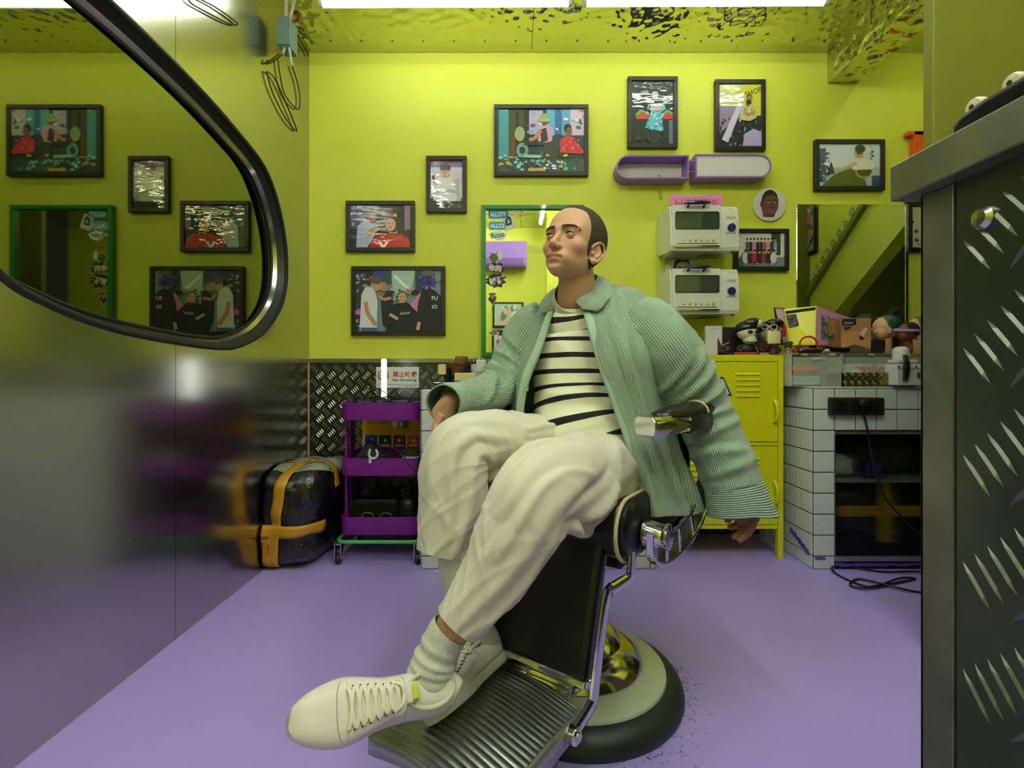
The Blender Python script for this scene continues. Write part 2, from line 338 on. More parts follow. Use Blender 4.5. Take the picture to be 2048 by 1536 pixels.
# ================================================================ things on the back wall
BLK = M('black_frame_wood', (26,25,24), .45); MATW = M('white_mount', (225,225,225), .7)
SK, SKD, HR = (205,160,130), (120,78,58), (25,22,22)
class Art:
    """flat print: shapes in picture coordinates 0..1, origin at the top left"""
    def __init__(s, x0, z1, w, h, y): s.mb = MB(); s.x0, s.z1, s.w, s.h, s.y, s.k = x0, z1, w, h, y, 0
    def pt(s, u, v): return (s.x0+u*s.w, s.y-s.k*.00009, s.z1-v*s.h)
    def poly(s, pts, c):
        s.k += 1; s.mb.poly([s.pt(min(1,max(0,u)), min(1,max(0,v))) for u, v in pts], c); return s
    def rect(s, a, b, c, d, col): return s.poly([(a,b),(a,d),(c,d),(c,b)], col)
    def ell(s, cx, cy, rx, ry, col, n=16, rot=0):
        cr, sr = math.cos(rot), math.sin(rot)
        return s.poly([(cx+(rx*math.cos(-2*PI*i/n)*cr-ry*math.sin(-2*PI*i/n)*sr), cy+(rx*math.cos(-2*PI*i/n)*sr+ry*math.sin(-2*PI*i/n)*cr)) for i in range(n)], col)
    def line(s, pts, wd, col):
        for (a, b), (c, d) in zip(pts[:-1], pts[1:]):
            dx, dy = (c-a)*s.w, (d-b)*s.h; L = math.hypot(dx, dy)+1e-9; nx, ny = -dy/L*wd/2, dx/L*wd/2
            s.poly([(a+nx, b+ny*s.w/s.h), (c+nx, d+ny*s.w/s.h), (c-nx, d-ny*s.w/s.h), (a-nx, b-ny*s.w/s.h)], col)
        return s
    def specks(s, n, x0, y0, x1, y1, cols, r=.03, seed=1):
        R = random.Random(seed)
        for i in range(n): s.ell(R.uniform(x0,x1), R.uniform(y0,y1), R.uniform(.3,1)*r, R.uniform(.3,1)*r*s.w/s.h, R.choice(cols), 6, R.uniform(0,3))
        return s
    def head(s, cx, cy, r, skin, hair, cap=None, turn=0):
        a = s.w/s.h
        s.ell(cx, cy-.25*r*a, r*.98, r*1.12*a, hair); s.ell(cx+turn*r*.3, cy+.12*r*a, r*.86, r*1.12*a, skin, 20)
        for e in (-1, 1):
            s.ell(cx+turn*r*.35+e*r*.36, cy+.02*r*a, r*.15, r*.07*a, (30,22,20), 8); s.ell(cx+turn*r*.35+e*r*.36, cy-.16*r*a, r*.2, r*.05*a, hair, 8)
        s.ell(cx+turn*r*.5, cy+.36*r*a, r*.13, r*.16*a, tuple(int(k*.8) for k in skin), 8); s.ell(cx+turn*r*.4, cy+.72*r*a, r*.28, r*.08*a, (140,70,64), 8)
        if cap: s.ell(cx, cy-.55*r*a, r*1.05, r*.75*a, cap); s.ell(cx+turn*r*.4, cy-.2*r*a, r*1.1, r*.18*a, cap)
        return s
def picture(x0, y0, x1, y1, label, paint, Y=2.772, group='framed photographs on the lime wall', fw=None, tilt=0, cat='picture', glossy=True, mount=None):
    a, b = P(x0,y0,Y), P(x1,y1,Y); xa, xb, za, zb = a.x, b.x, b.z, a.z; cx = (xa+xb)/2; f = fw or .024
    r = thing('picture_frame', (cx, YB-.002, za), label, cat, group)
    for q in ((xa,zb-f,xb,zb),(xa,za,xb,za+f),(xa,za+f,xa+f,zb-f),(xb-f,za+f,xb,zb-f)):
        obj('frame_rail', MB().box((q[0],Y,q[1]),(q[2],YB-.002,q[3])), BLK, r, bevel=.002)
    ar = Art(xa+f, zb-f, xb-xa-2*f, zb-za-2*f, Y+.010); paint(ar)
    mb = ar.mb; mb.box((xa+f-.004,Y+.0105,za+f-.004),(xb-f+.004,Y+.016,zb-f+.004), (20,20,20))
    obj('photo_print', mb, PGLOSS if glossy else PRINT, r); return r
def pa(a):   # barber in a bucket hat
    a.rect(0,0,1,1,(28,52,66)).rect(.0,0,.14,1,(60,150,165)).rect(.12,.0,.3,.75,(60,66,30)).rect(.15,.42,.2,1,(110,62,26)).rect(.2,.05,.24,.7,(20,30,24))
    a.rect(.30,0,.36,.5,(18,24,34)).rect(.36,.02,.52,.4,(180,170,210)).rect(.56,0,.66,.45,(96,176,220)).rect(.66,0,.74,.4,(40,110,180)).rect(.74,0,.84,.45,(90,170,215)).rect(.84,0,1,.42,(215,190,215))
    a.specks(26,.34,.02,1,.42,[(240,230,240),(60,90,150),(210,80,120),(90,180,220)],.03,3).rect(.62,.42,1,.62,(30,60,80))
    a.poly([(.5,.28),(.58,.24),(.65,.34),(.62,.52),(.48,.55),(.46,.5)],(205,160,205)).poly([(.49,.33),(.56,.3),(.58,.5),(.5,.55)],(34,30,44))
    a.line([(.5,.34),(.42,.48),(.36,.49)],.04,(190,130,110)).ell(.54,.21,.035,.05,SKD).poly([(.5,.08),(.57,.07),(.6,.18),(.47,.18)],(150,170,110)).ell(.535,.18,.075,.025,(165,185,120))
    a.poly([(.52,.55),(.66,.52),(.7,.9),(.56,.8)],(44,52,44)).ell(.25,.4,.06,.12,(150,170,120)).ell(.28,.66,.07,.12,(96,160,150)).ell(.28,.66,.035,.06,(24,40,40)).line([(.3,.75),(.5,.76)],.035,(150,190,180)).rect(.3,.52,.52,.58,(30,34,36))
    a.ell(.81,.31,.045,.07,HR).ell(.825,.36,.035,.07,(130,84,70)).poly([(.72,.5),(.8,.42),(.88,.46),(1,.68),(.98,.72),(.72,.7)],(210,36,60)).specks(16,.74,.46,.94,.68,[(240,120,130),(150,14,34)],.018,5)
    a.rect(0,.8,1,1,(30,76,84)).specks(60,0,.74,1,.98,[(150,210,205),(20,40,50),(90,170,170),(200,170,60)],.03,9).rect(.35,.95,.55,1,(196,160,50))
def pb(a):   # blue dress
    a.rect(0,0,1,1,(12,26,28)).rect(0,0,1,.25,(30,40,42)).rect(.9,.62,1,1,(90,110,130)).poly([(.1,.56),(.22,.46),(.42,.5),(.42,.6),(.1,.6)],(206,60,34)).poly([(.72,.58),(.8,.46),(1,.5),(1,.6),(.72,.6)],(206,60,34))
    a.line([(.1,.54),(.22,.46),(.4,.52)],.05,(70,190,90)).line([(.74,.54),(.86,.46),(.98,.52)],.05,(70,190,90))
    a.ell(.56,.22,.09,.06,(190,190,200)).poly([(.44,.36),(.78,.34),(.82,.44),(.7,.5),(.76,.8),(.32,.74),(.46,.5)],(90,190,215)).specks(34,.38,.4,.74,.76,[(200,225,235),(40,140,190),(160,210,225)],.05,4)
    a.ell(.6,.42,.13,.06,(200,170,170)).specks(24,.05,.82,.95,.98,[(40,60,40),(60,70,60),(20,30,30)],.06,6).rect(.46,.8,.66,1,(14,36,50))
def pc(a):   # bearded man on a stool
    a.rect(0,0,1,1,(206,206,40)).poly([(0,0),(.6,.0),(.4,.3),(0,.35)],(190,196,120)).rect(0,.35,.55,1,(150,130,170)).poly([(.5,.2),(.6,.16),(.6,.6),(.5,.6)],(190,200,190))
    text_mb('SHOP', .028, a.pt(.82,.12), (1,0,.35), (-.35,0,1), .0015, col=(70,80,50), mb=a.mb)
    a.poly([(0,1),(.0,.8),(.4,.55),(1,.5),(1,1)],(26,38,32)).specks(70,0,.55,1,1,[(20,30,26),(60,74,66),(120,120,150),(14,20,18),(180,170,200)],.05,8)
    a.poly([(.6,.8),(.82,.72),(1,.78),(1,1),(.55,1)],(176,160,210)).poly([(.56,.42),(.7,.33),(.88,.38),(.88,.55),(.72,.6),(.5,.58)],(196,190,120)).specks(20,.58,.36,.86,.56,[(90,100,60),(220,214,170)],.025,2)
    a.head(.71,.24,.075,(170,120,90),(26,20,18)).ell(.69,.30,.06,.04,(24,18,16)).line([(.58,.46),(.7,.5),(.82,.46)],.06,(176,130,100)).poly([(.05,.9),(.45,.3),(.55,.35),(.2,.95)],(205,196,220))
def pd(a):   # barber and a client's head
    a.rect(0,0,1,1,(206,214,222)).rect(0,.55,1,1,(170,184,190)).rect(0,.1,.12,.9,(60,80,120)).specks(30,0,.2,.16,.95,[(230,230,240),(30,50,90),(90,150,170),(40,90,60)],.035,3)
    a.poly([(.14,.7),(.2,.42),(.26,.7)],(24,30,30)).poly([(.05,.98),(.25,.72),(.5,.6),(.7,.62),(.78,.98)],(66,92,18)).ell(.72,.66,.13,.16,(160,140,70)).ell(.74,.64,.12,.13,(70,66,30))
    a.poly([(.5,.5),(.62,.36),(.8,.36),(.92,.5),(.88,.6),(.56,.62)],(224,222,206)).line([(.3,.62),(.46,.56),(.62,.44)],.05,(196,168,110)).ell(.66,.2,.07,.12,(190,150,100)).ell(.67,.12,.085,.1,(26,40,20)).ell(.66,.22,.05,.03,(60,50,30))
    a.rect(.86,.75,1,.98,(30,60,110)).specks(9,.84,.03,.88,.4,[(30,60,50)],.02,3)
def pe(a):   # barber in white holding clippers
    a.rect(0,0,1,1,(205,200,224)).rect(0,.05,1,.14,(120,104,186)).rect(0,0,1,.05,(120,60,50)).rect(0,.78,1,1,(40,40,44))
    a.poly([(.02,.55),(.2,.38),(.4,.33),(.62,.33),(.86,.42),(1,.6),(.95,.85),(.1,.85)],(214,218,228)).poly([(.1,.82),(.5,.92),(.9,.82),(.7,1),(.2,1)],(24,24,26)).ell(.5,.68,.42,.08,(170,176,190)).ell(.48,.74,.4,.07,(214,220,228))
    a.rect(.38,.28,.58,.36,(190,140,115)).head(.46,.2,.16,SK,HR,(34,40,60)).line([(.05,.32),(.12,.44)],.1,(24,24,30)).ell(.16,.46,.07,.05,SK).ell(.83,.44,.08,.05,SK).line([(.84,.5),(.9,.85)],.12,(176,182,196)).line([(.03,.32),(.1,.6)],.03,(250,250,255))
    a.specks(20,.5,.28,1,.42,[(250,250,255),(150,150,180)],.02,4)
def pf(a):   # red cape
    a.rect(0,0,1,1,(22,24,32)).rect(0,0,.22,.5,(50,62,120)).specks(22,0,.05,.24,.5,[(160,170,220),(60,80,150),(210,200,230)],.035,2).rect(.42,.09,.7,.1,(190,150,60)).rect(.69,.09,.7,.3,(190,60,40)).rect(.52,.12,.66,.35,(30,36,60)).rect(.73,.18,.77,.4,(200,140,40)).rect(.9,.0,1,.58,(150,120,160))
    a.poly([(.1,1),(.12,.5),(.22,.36),(.32,.38),(.42,.55),(.4,.75),(.28,1)],(170,180,222)).line([(.26,.78),(.42,.6),(.56,.44)],.05,(205,150,110)).line([(.3,.62),(.5,.5)],.045,(190,135,100)).ell(.36,.28,.085,.12,(190,110,90)).ell(.33,.2,.13,.13,(34,26,34)).rect(.46,.42,.56,.56,(50,50,54))
    a.rect(.64,.52,.78,.68,(190,130,105)).ell(.71,.45,.115,.19,(20,18,20)).head(.69,.44,.095,(214,160,136),(20,18,18),turn=-.6)
    a.poly([(.32,1),(.4,.78),(.56,.67),(.72,.7),(.86,.68),(.97,.8),(1,1)],(196,16,34)).specks(60,.36,.72,.97,.98,[(226,90,96),(214,60,70)],.012,5).poly([(.46,.86),(.52,.86),(.58,1),(.52,1)],(240,235,235)).poly([(.6,.86),(.65,.86),(.58,1),(.54,1)],(240,235,235))
def pg(a):   # three barbers around a seated client
    a.rect(0,0,1,1,(120,146,150)).rect(0,0,.22,1,(40,62,50)).specks(50,0,.05,.2,.95,[(170,190,180),(30,50,40),(190,90,190),(60,70,130),(120,160,130)],.028,1).rect(.22,0,.42,.22,(50,82,86)).poly([(.42,0),(.7,0),(.66,.3),(.44,.5)],(170,196,190)).line([(.45,.08),(.62,.3)],.03,(235,240,235)).rect(.7,0,.78,.4,(30,72,70)).rect(0,.65,.07,.73,(214,90,190))
    a.specks(36,.42,.3,.7,.6,[(110,140,160),(60,80,90),(200,210,210),(150,150,60)],.02,4)
    a.poly([(.32,.9),(.3,.5),(.36,.34),(.44,.33),(.44,.6),(.4,.98)],(32,38,30)).line([(.42,.45),(.33,.48),(.27,.42)],.035,(190,140,110)).ell(.33,.27,.045,.08,(180,130,100))
    a.poly([(.05,1),(.07,.4),(.12,.27),(.22,.28),(.26,.5),(.25,1)],(214,218,226)).line([(.12,.52),(.14,.7),(.24,.9)],.05,(190,140,110)).ell(.25,.23,.065,.11,(196,150,120)).ell(.27,.1,.07,.09,(70,60,150)).ell(.245,.17,.07,.06,(96,90,80)).rect(.06,.94,.26,1,(70,90,150))
    a.poly([(.62,.62),(.74,.4),(.78,.45),(.7,.75)],(206,120,190)).poly([(.7,.44),(.62,.36),(.68,.3),(.78,.4)],SK).ell(.7,.37,.05,.05,(30,24,24))
    a.poly([(.36,1),(.38,.62),(.48,.54),(.62,.54),(.72,.68),(.74,1)],(22,28,26)).head(.55,.44,.055,(206,160,130),(90,80,60)).line([(.4,.72),(.5,.8)],.035,SK)
    text_mb('Allstar', .016, a.pt(.585,.70), (1,0,.15), (-.15,0,1), .0018, col=(225,225,225), mb=a.mb, shear=.3)
    a.poly([(.70,1),(.74,.5),(.8,.28),(.9,.3),(1,.42),(1,1)],(24,26,26)).ell(.84,.2,.1,.12,(70,62,150)).specks(26,.75,.1,1,.3,[(40,36,110),(150,140,200),(30,30,40)],.025,7).ell(.85,.05,.08,.05,(90,96,92)).line([(.75,.85),(.73,.98)],.04,SK)
    text_mb('FU', .022, a.pt(.93,.46), (1,0,0), (0,0,1), .0018, col=(225,225,225), mb=a.mb, bold=.02); text_mb('IO', .022, a.pt(.93,.6), (1,0,0), (0,0,1), .0018, col=(225,225,225), mb=a.mb, bold=.02)
def ph(a):   # group photo
    a.rect(0,0,1,1,(206,208,208)).rect(0,.72,1,1,(110,124,130)).rect(.72,.0,.92,.66,(56,66,28)).poly([(0,1),(0,.8),(.2,.42),(.26,.7),(.1,1)],(70,90,80))
    R = random.Random(4)
    for i in range(9): x = .2+.075*i; c = [(70,90,70),(30,32,36),(214,120,180),(30,30,34),(40,40,40),(150,90,80),(190,150,110),(50,60,80),(130,160,160)][i]; a.rect(x-.035,.26,x+.035,.6,c).ell(x,.2,.022,.045,SK).ell(x,.17,.024,.03,HR)
    for i in range(7): x = .16+.1*i; c = [(206,206,200),(60,30,24),(170,30,40),(40,26,30),(130,40,50),(26,26,28),(210,205,196)][i]; a.ell(x,.74,.07,.17,c).ell(x,.56,.03,.055,SK).ell(x,.52,.032,.035,HR)
    a.specks(12,.3,.88,.75,.95,[(220,220,220),(30,30,30)],.02,3)
picture(988,208,1177,351,'wide framed photo of a barber in a bucket hat beside a client in red', pa)
picture(1256,152,1356,295,'upright framed photo of a blue dress figure on a dark ground', pb)
picture(1431,158,1532,300,'upright framed photo of a bearded man under SHOP lettering', pc)
picture(1631,278,1771,380,'framed pale photo of a barber leaning over a client, above the frameless mirror', pd)
picture(852,311,933,424,'small upright framed photo of a barber in white raising clippers', pe)
picture(691,401,829,503,'framed photo of a client in a red patterned cape', pf)
picture(702,532,890,671,'large framed photo of three barbers around a seated client in black', pg, glossy=False)
picture(1469,457,1579,541,'framed group photo of a crowd, beside the lower toaster oven', ph, glossy=False)
picture(1817,404,1930,503,'black framed photo mostly hidden behind the steel counter post', lambda a: a.rect(0,0,1,1,(200,200,150)).specks(30,0,0,1,1,[(80,90,50),(230,230,230),(30,40,40)],.05,3))
# ---- purple capsule boxes joined by two rods
PURP = M('lilac_plastic', (142,104,186), .4); WHT = M('white_plastic', (212,208,212), .45)
def capsule(x0, x1, z0, z1, side, n=14):
    r = (z1-z0)/2; zc = (z0+z1)/2
    if side > 0: return [(x0,z0),(x1-r,z0)]+[(x1-r+r*math.sin(PI*i/n), zc-r*math.cos(PI*i/n)) for i in range(1,n)]+[(x1-r,z1),(x0,z1)]
    return [(x1,z1),(x0+r,z1)]+[(x0+r-r*math.sin(PI*i/n), zc+r*math.cos(PI*i/n)) for i in range(1,n)]+[(x0+r,z0),(x1,z0)]
def tray(name, x0, x1, z0, z1, side, yf, yb, label, covered):
    o_ = capsule(x0,x1,z0,z1,side); t = .008; i_ = capsule(x0+t,x1-t,z0+t,z1-t,side)
    r = thing(name, ((x0+x1)/2, yb, z0), label, 'wall box', 'purple capsule boxes on the wall')
    G = [[(x,yb,z) for x,z in o_],[(x,yf,z) for x,z in o_],[(x,yf,z) for x,z in i_],[(x,yf+(.006 if covered else yb-yf-.004),z) for x,z in i_]]
    obj('shell', MB().grid(G, closed_u=True), PURP, r, smooth=True)
    yy = yf+.006 if covered else yb-.004
    obj('cover' if covered else 'back_panel', MB().poly([(x,yy,z) for x,z in i_]), WHT, r); return r
Yc = 2.70; q = lambda x, y: P(x,y,Yc)
t1 = tray('capsule_box', q(1233,0).x, q(1378,0).x, q(0,357).z, q(0,310).z, -1, Yc, YB, 'open purple capsule box, the left one, empty with white back', False)
t2 = tray('capsule_box', q(1391,0).x, q(1543,0).x, q(0,355).z, q(0,308).z, 1, Yc, YB, 'purple capsule box with flat white face, right of its open twin', True)
for z in (323, 344): obj('joining_rod', MB().tube([P(1376,z,2.73), P(1394,z,2.73)], .005, 10), PURP, t2, smooth=True)
single('cord', MB().tube([P(1318,350,2.79),P(1319,372,2.785),P(1322,396,2.79)], .005, 8, smooth=4), M('yellow_cord', (176,180,40), .5), 'short yellow cord hanging under the open purple capsule box', 'cord', smooth=True)
# ---- toaster ovens
TW = M('toaster_cream_white', (216,218,208), .35, coat=.4); NAVY = M('navy_plastic', (26,30,96), .3, coat=.5)
GLS = M('dark_oven_glass', (60,70,64), .04, 0, coat=1.0, spec=.8); CHR = M('chrome', (215,216,212), .08, 1.0); DRK = M('dark_plastic', (26,27,26), .5)
GLD = M('gold_ink', (190,150,50), .5); GREYM = M('galvanised_grey', (150,156,150), .35, .9)
def toaster(dy, label):
    Y0, Y1 = 2.575, YB-.003; a = P(1341,408+dy,Y0); b = P(1479,501+dy,Y0)
    x0, x1, z1, z0 = a.x, b.x, a.z, b.z; h = z1-z0; w_ = x1-x0
    r = thing('toaster_oven', ((x0+x1)/2, Y1, z0), label, 'toaster oven', 'white toaster ovens on the wall')
    # side profile with a rounded upper front edge
    prof = [(Y1,z0+.02),(Y0+.05,z0),(Y0+.008,z0),(Y0+.0,z0+.02),(Y0+.002,z0+h*.45)]+[(Y0+.04-.038*math.cos(k*PI/12), z0+h*.55+h*.45*math.sin(k*PI/12)) for k in range(1,6)]+[(Y0+.06,z1),(Y1,z1)]
    obj('body', MB().prism([(x0,y,z) for y,z in prof][::-1], (w_,0,0)), TW, r, bevel=.004)
    xd = P(1441,0,Y0).x; zt, zb = P(0,412+dy,Y0).z, P(0,478+dy,Y0).z; yd = Y0-.006
    obj('door', MB().box((x0+.008,yd,z0+.02),(xd,Y0+.012,z1-.006)), TW, r, bevel=.005)
    gx0, gx1, gz0, gz1 = P(1351,0,yd).x, P(1438,0,yd).x, P(0,458+dy,yd).z, P(0,424+dy,yd).z
    mb = MB(); cr = .008; pts = []
    for cx_, cz_, s in ((gx1-cr,gz1-cr,0),(gx0+cr,gz1-cr,1),(gx0+cr,gz0+cr,2),(gx1-cr,gz0+cr,3)):
        pts += [(cx_+cr*math.cos(PI/2*s+k*PI/8), cz_+cr*math.sin(PI/2*s+k*PI/8)) for k in range(5)]
    obj('door_glass', mb.prism([(x,yd-.001,z) for x,z in pts], (0,.006,0)), GLS, r)
    obj('door_glass_rim', MB().tube([(x,yd-.002,z) for x,z in pts], .0022, 6, closed=True), DRK, r, smooth=True)
    # handle: a bowed navy grip on two feet
    hx = (x0+xd)/2-.002; hw = .066; hz = z1-.002
    o = obj('handle', MB().tube([(hx-hw,yd-.016,hz),(hx-hw*.6,yd-.028,hz-.002),(hx,yd-.033,hz-.003),(hx+hw*.6,yd-.028,hz-.002),(hx+hw,yd-.016,hz)], lambda t: (.004+.007*math.sin(PI*t), .014), 10, smooth=4, flat=(0,0,1)), NAVY, r, smooth=True)
    for s in (-1,1): obj('handle_foot', MB().tube([(hx+s*hw*.62,yd+.002,hz-.018),(hx+s*hw*.62,yd-.024,hz-.006)], .006, 8), NAVY, o, smooth=True)
    obj('door_rail', MB().box((x0+.02,yd-.004,z0+.016),(xd-.01,yd+.002,z0+.026)), CHR, r, bevel=.001)
    obj('scale_strip', MB().box((x0+.035,yd-.0008,z0+.0335),(xd-.02,yd,z0+.0375)), DRK, r)
    ic = MB(); 
    for k in range(6):
        xx = x0+.070+k*.0305; zz = z0+.050
        ic.prism([(xx+.0075*math.cos(t)*(1 if k % 2 else .8), yd-.001, zz+.0045*math.sin(t)*(1+.4*(k % 3))) for t in [j*PI/4 for j in range(8)]][::-1], (0,.001,0))
    obj('food_icons', ic, GLD, r)
    kx, kz = P(1463,455+dy,yd).x, P(1463,455+dy,yd).z
    obj('dial_plate', MB().box((kx-.027,Y0-.003,kz-.028),(kx+.027,Y0+.01,kz+.030)), WHT, r, bevel=.002)
    k_ = obj('knob', MB().lathe((kx,Y0-.003,kz), [(.021,0),(.021,.008),(.018,.014),(.0,.014)], 24, (0,-1,0)), NAVY, r, smooth=True)
    obj('knob_grip', MB().box((kx-.004,Y0-.027,kz-.018),(kx+.004,Y0-.012,kz+.018)), NAVY, k_, bevel=.001)
    obj('badge_lettering', text_mb('OSTIN', .012, (kx-.001,Y0-.0015,kz+.055), (1,0,0), (0,0,1), .002, width=.048, bold=.03), GLD, r)
    obj('maker_lettering', text_mb('SANYO', .006, (kx-.004,Y0+.004,kz+.095), (1,0,0), (0,0,1), .012, width=.028), M('grey_ink', (140,140,140), .6), r)
    # underside tray with vents
    obj('base_tray', MB().box((x0+.014,Y0+.02,z0-.004),(xd-.004,Y1-.02,z0+.012)), M('brushed_base_steel', (170,170,150), .3, .9), r, bevel=.003)
    v = MB()
    for i in range(7):
        for j in range(6): v.box((xd-.07+i*.016,Y0+.05+j*.02,z0-.0052),(xd-.07+i*.016+.009,Y0+.05+j*.02+.010,z0-.0042))
    o = obj('vent_slots', v, DRK, r); 
    obj('foot', MB().box((x1-.03,Y0+.025,z0-.006),(x1-.018,Y0+.037,z0+.002)), DRK, r)
    return r
toaster(0, 'upper white toaster oven with navy handle, under the pink sign')
toaster(127, 'lower white toaster oven, in front of a round face plate')
a, b = P(1338,389,2.70), P(1447,412,2.70); pk = M('pink_sign', (222,130,190), .5)
r = thing('sign', ((a.x+b.x)/2,2.70,b.z), 'pink HOTTIE licence plate sign leaning above the upper toaster oven', 'sign')
obj('plate', MB().prism([(a.x,2.70,a.z),(a.x+.012,2.70,b.z-.01),(b.x-.002,2.70,b.z-.01),(b.x-.008,2.70,a.z)], (0,.004,0)), pk, r, bevel=.001)
obj('lettering', text_mb('HOTTIE', .046, ((a.x+b.x)/2,2.6985,b.z+.014), (1,0,0), (0,0,1), .001, width=.235, bold=.03), M('rose_ink', (190,96,130), .5), r)
obj('small_lettering', text_mb('HOLLYWOOD', .010, ((a.x+b.x)/2,2.6985,a.z-.008), (1,0,0), (0,0,1), .001, width=.115, bold=.02), WHT, r)
# ---- round face plates
def face_plate(cx, cy, rpx, label, skin, hair, glasses, Y=2.785):
    c = P(cx,cy,Y); R = rpx/F*Y
    r = thing('face_plate', (c.x,c.y,c.z-R), label, 'wall plate', 'round white plates with printed faces')
    obj('disc', MB().lathe((c.x,Y+.006,c.z), [(R*.9,-.004),(R,.002),(R,.005),(R*.97,.006)], 48, (0,-1,0)), WHT, r, smooth=True)
    A = Art(c.x-R, c.z+R, 2*R, 2*R, Y-.0006); d = lambda k, f=.75: tuple(int(v*f) for v in k)
    A.poly([(.30,.22),(.38,.12),(.5,.07),(.62,.1),(.72,.2),(.77,.36),(.77,.5),(.74,.66),(.68,.76),(.64,.88),(.3,.88),(.28,.7),(.24,.55),(.24,.42)][::-1], skin)
    A.poly([(.26,.44),(.28,.24),(.38,.10),(.5,.05),(.62,.08),(.72,.18),(.75,.3),(.66,.22),(.5,.2),(.36,.26),(.32,.42)][::-1], hair).ell(.25,.5,.035,.07,d(skin))
    A.ell(.5,.6,.22,.24,d(skin,1.12)).ell(.56,.34,.16,.09,d(skin,1.15))
    for e in (.47,.66): A.ell(e,.42,.06,.022,d(skin,.5)).ell(e,.43,.035,.014,(240,235,230)).ell(e,.43,.014,.014,(15,12,12)).ell(e,.375,.07,.016,hair)
    A.poly([(.575,.44),(.54,.58),(.60,.61),(.65,.57),(.62,.44)][::-1], d(skin,.85)).ell(.6,.6,.055,.022,d(skin,.6)).ell(.6,.7,.10,.022,(110,60,56)).ell(.6,.725,.08,.018,(150,90,84)).ell(.5,.84,.14,.03,d(skin,.6))
    if glasses:
        for e in (.45,.66): A.ell(e,.44,.085,.05,(60,50,40)).ell(e,.44,.072,.04,d(skin,1.05)).ell(e,.45,.04,.01,(40,30,28))
    obj('printed_face', A.mb, PRINT, r); return r
face_plate(1539,409,33, 'round white plate with a printed bald face, right of the upper toaster oven', (96,62,50), (40,30,26), False)
face_plate(1363,543,33, 'round white plate with a printed face in glasses, behind the lower toaster oven', (200,170,140), (40,32,30), True)
# ---- frameless mirror on the right, standing on the cabinet side
MIR = M('silvered_mirror', (225,232,222), .015, 1.0); BEV = M('mirror_bevel', (215,225,200), .08, 1.0)
Ym = 2.783; a, b = P(1594,408,Ym), P(1817,700,Ym)
r = thing('wall_mirror', ((a.x+b.x)/2,YB,b.z), 'unframed mirror on the lime wall behind the propped yellow magazine', 'mirror')
obj('mirror_glass', MB().box((a.x,Ym,b.z),(b.x,YB-.001,a.z)), MIR, r, bevel=.006, seg=1)
for (x0,z0,x1,z1) in ((a.x,a.z-.016,b.x,a.z),(a.x,b.z,a.x+.012,a.z-.016),(b.x-.02,b.z,b.x,a.z-.016)):
    obj('bevelled_edge', MB().box((x0+.002,Ym-.0012,z0),(x1-.002,Ym+.0004,z1-.002)), BEV, r)
# graffiti picture on the right wall, seen in that mirror
g = Art(0,0,1,1,0); gy, gz = 1.62, 1.45
r = thing('picture_frame', (XR,gy,gz), 'black framed graffiti poster seen in the frameless mirror', 'poster')
obj('frame', MB().box((XR-.02,1.34,1.86),(XR,1.73,2.50)), BLK, r, bevel=.003)
gm = MB(); R = random.Random(5); kk = [(214,90,60),(220,214,200),(60,80,60),(110,150,200),(196,170,60),(40,40,44),(150,60,60),(230,230,220)]
gm.poly([(XR-.0205,1.37,1.89),(XR-.0205,1.37,2.47),(XR-.0205,1.70,2.47),(XR-.0205,1.70,1.89)], (150,140,120))
for i in range(110):
    y, z = R.uniform(1.38,1.69), R.uniform(1.9,2.45); c = R.choice(kk); an = R.uniform(0,3); l = R.uniform(.02,.09)
    dv = Vector((0,math.cos(an),math.sin(an)))*l; nv = Vector((0,-math.sin(an),math.cos(an)))*R.uniform(.003,.02); ce = Vector((XR-.021-i*.00003,y,z))
    p4 = [ce-dv+nv*.4, ce+nv, ce+dv-nv*.4, ce-nv]; gm.poly([Vector((p.x,min(1.70,max(1.37,p.y)),min(2.47,max(1.89,p.z)))) for p in p4], c)
obj('poster_print', gm, PRINT, r)
# ---- green framed mirror with stickers
GRN = M('green_lacquer', (14,128,40), .4, coat=.3); Yg = 2.765; a, b = P(963,409,Yg), P(1168,713,Yg); f = .024
r = thing('vanity_mirror', ((a.x+b.x)/2,YB,b.z), 'green framed mirror with stickers down its left side, behind the man', 'mirror')
for q_ in ((a.x,a.z-f,b.x,a.z),(a.x,b.z,b.x,b.z+f),(a.x,b.z+f,a.x+f,a.z-f),(b.x-f,b.z+f,b.x,a.z-f)): obj('frame_rail', MB().box((q_[0],Yg,q_[1]),(q_[2],YB-.002,q_[3])), GRN, r, bevel=.002)
obj('mirror_glass', MB().box((a.x+f-.003,Yg+.018,b.z+f-.003),(b.x-f+.003,Yg+.026,a.z-f+.003)), MIR, r)
Ys = Yg+.017
def sticker(pts, col, edge, label, name='sticker', texts=(), extra=()):
    c = [sum(p[0] for p in pts)/len(pts), sum(p[1] for p in pts)/len(pts)]
    s = MB(); s.prism([P(x,y,Ys) for x,y in pts], (0,.0009,0), edge)
    s.poly([P(c[0]+(x-c[0])*.88, c[1]+(y-c[1])*.86, Ys-.0003) for x,y in pts], col)
    for k, (pp, cc) in enumerate(extra): s.poly([P(x,y,Ys-.0005-.0001*k) for x,y in pp], cc)
    for (t, x, y, h, w_, cc, rot) in texts: text_mb(t, h/F*Ys, P(x,y,Ys-.0008), (math.cos(rot),0,-math.sin(rot)), (math.sin(rot),0,math.cos(rot)), 0, width=w_/F*Ys, col=cc, mb=s, bold=.03)
    return tagp(obj(name, s, PRINT), label, 'sticker', 'stickers on the green framed mirror')
def rr(x0,y0,x1,y1): return [(x0+3,y0),(x0,y0+3),(x0,y1-3),(x0+3,y1),(x1-3,y1),(x1,y1-3),(x1,y0+3),(x1-3,y0)]
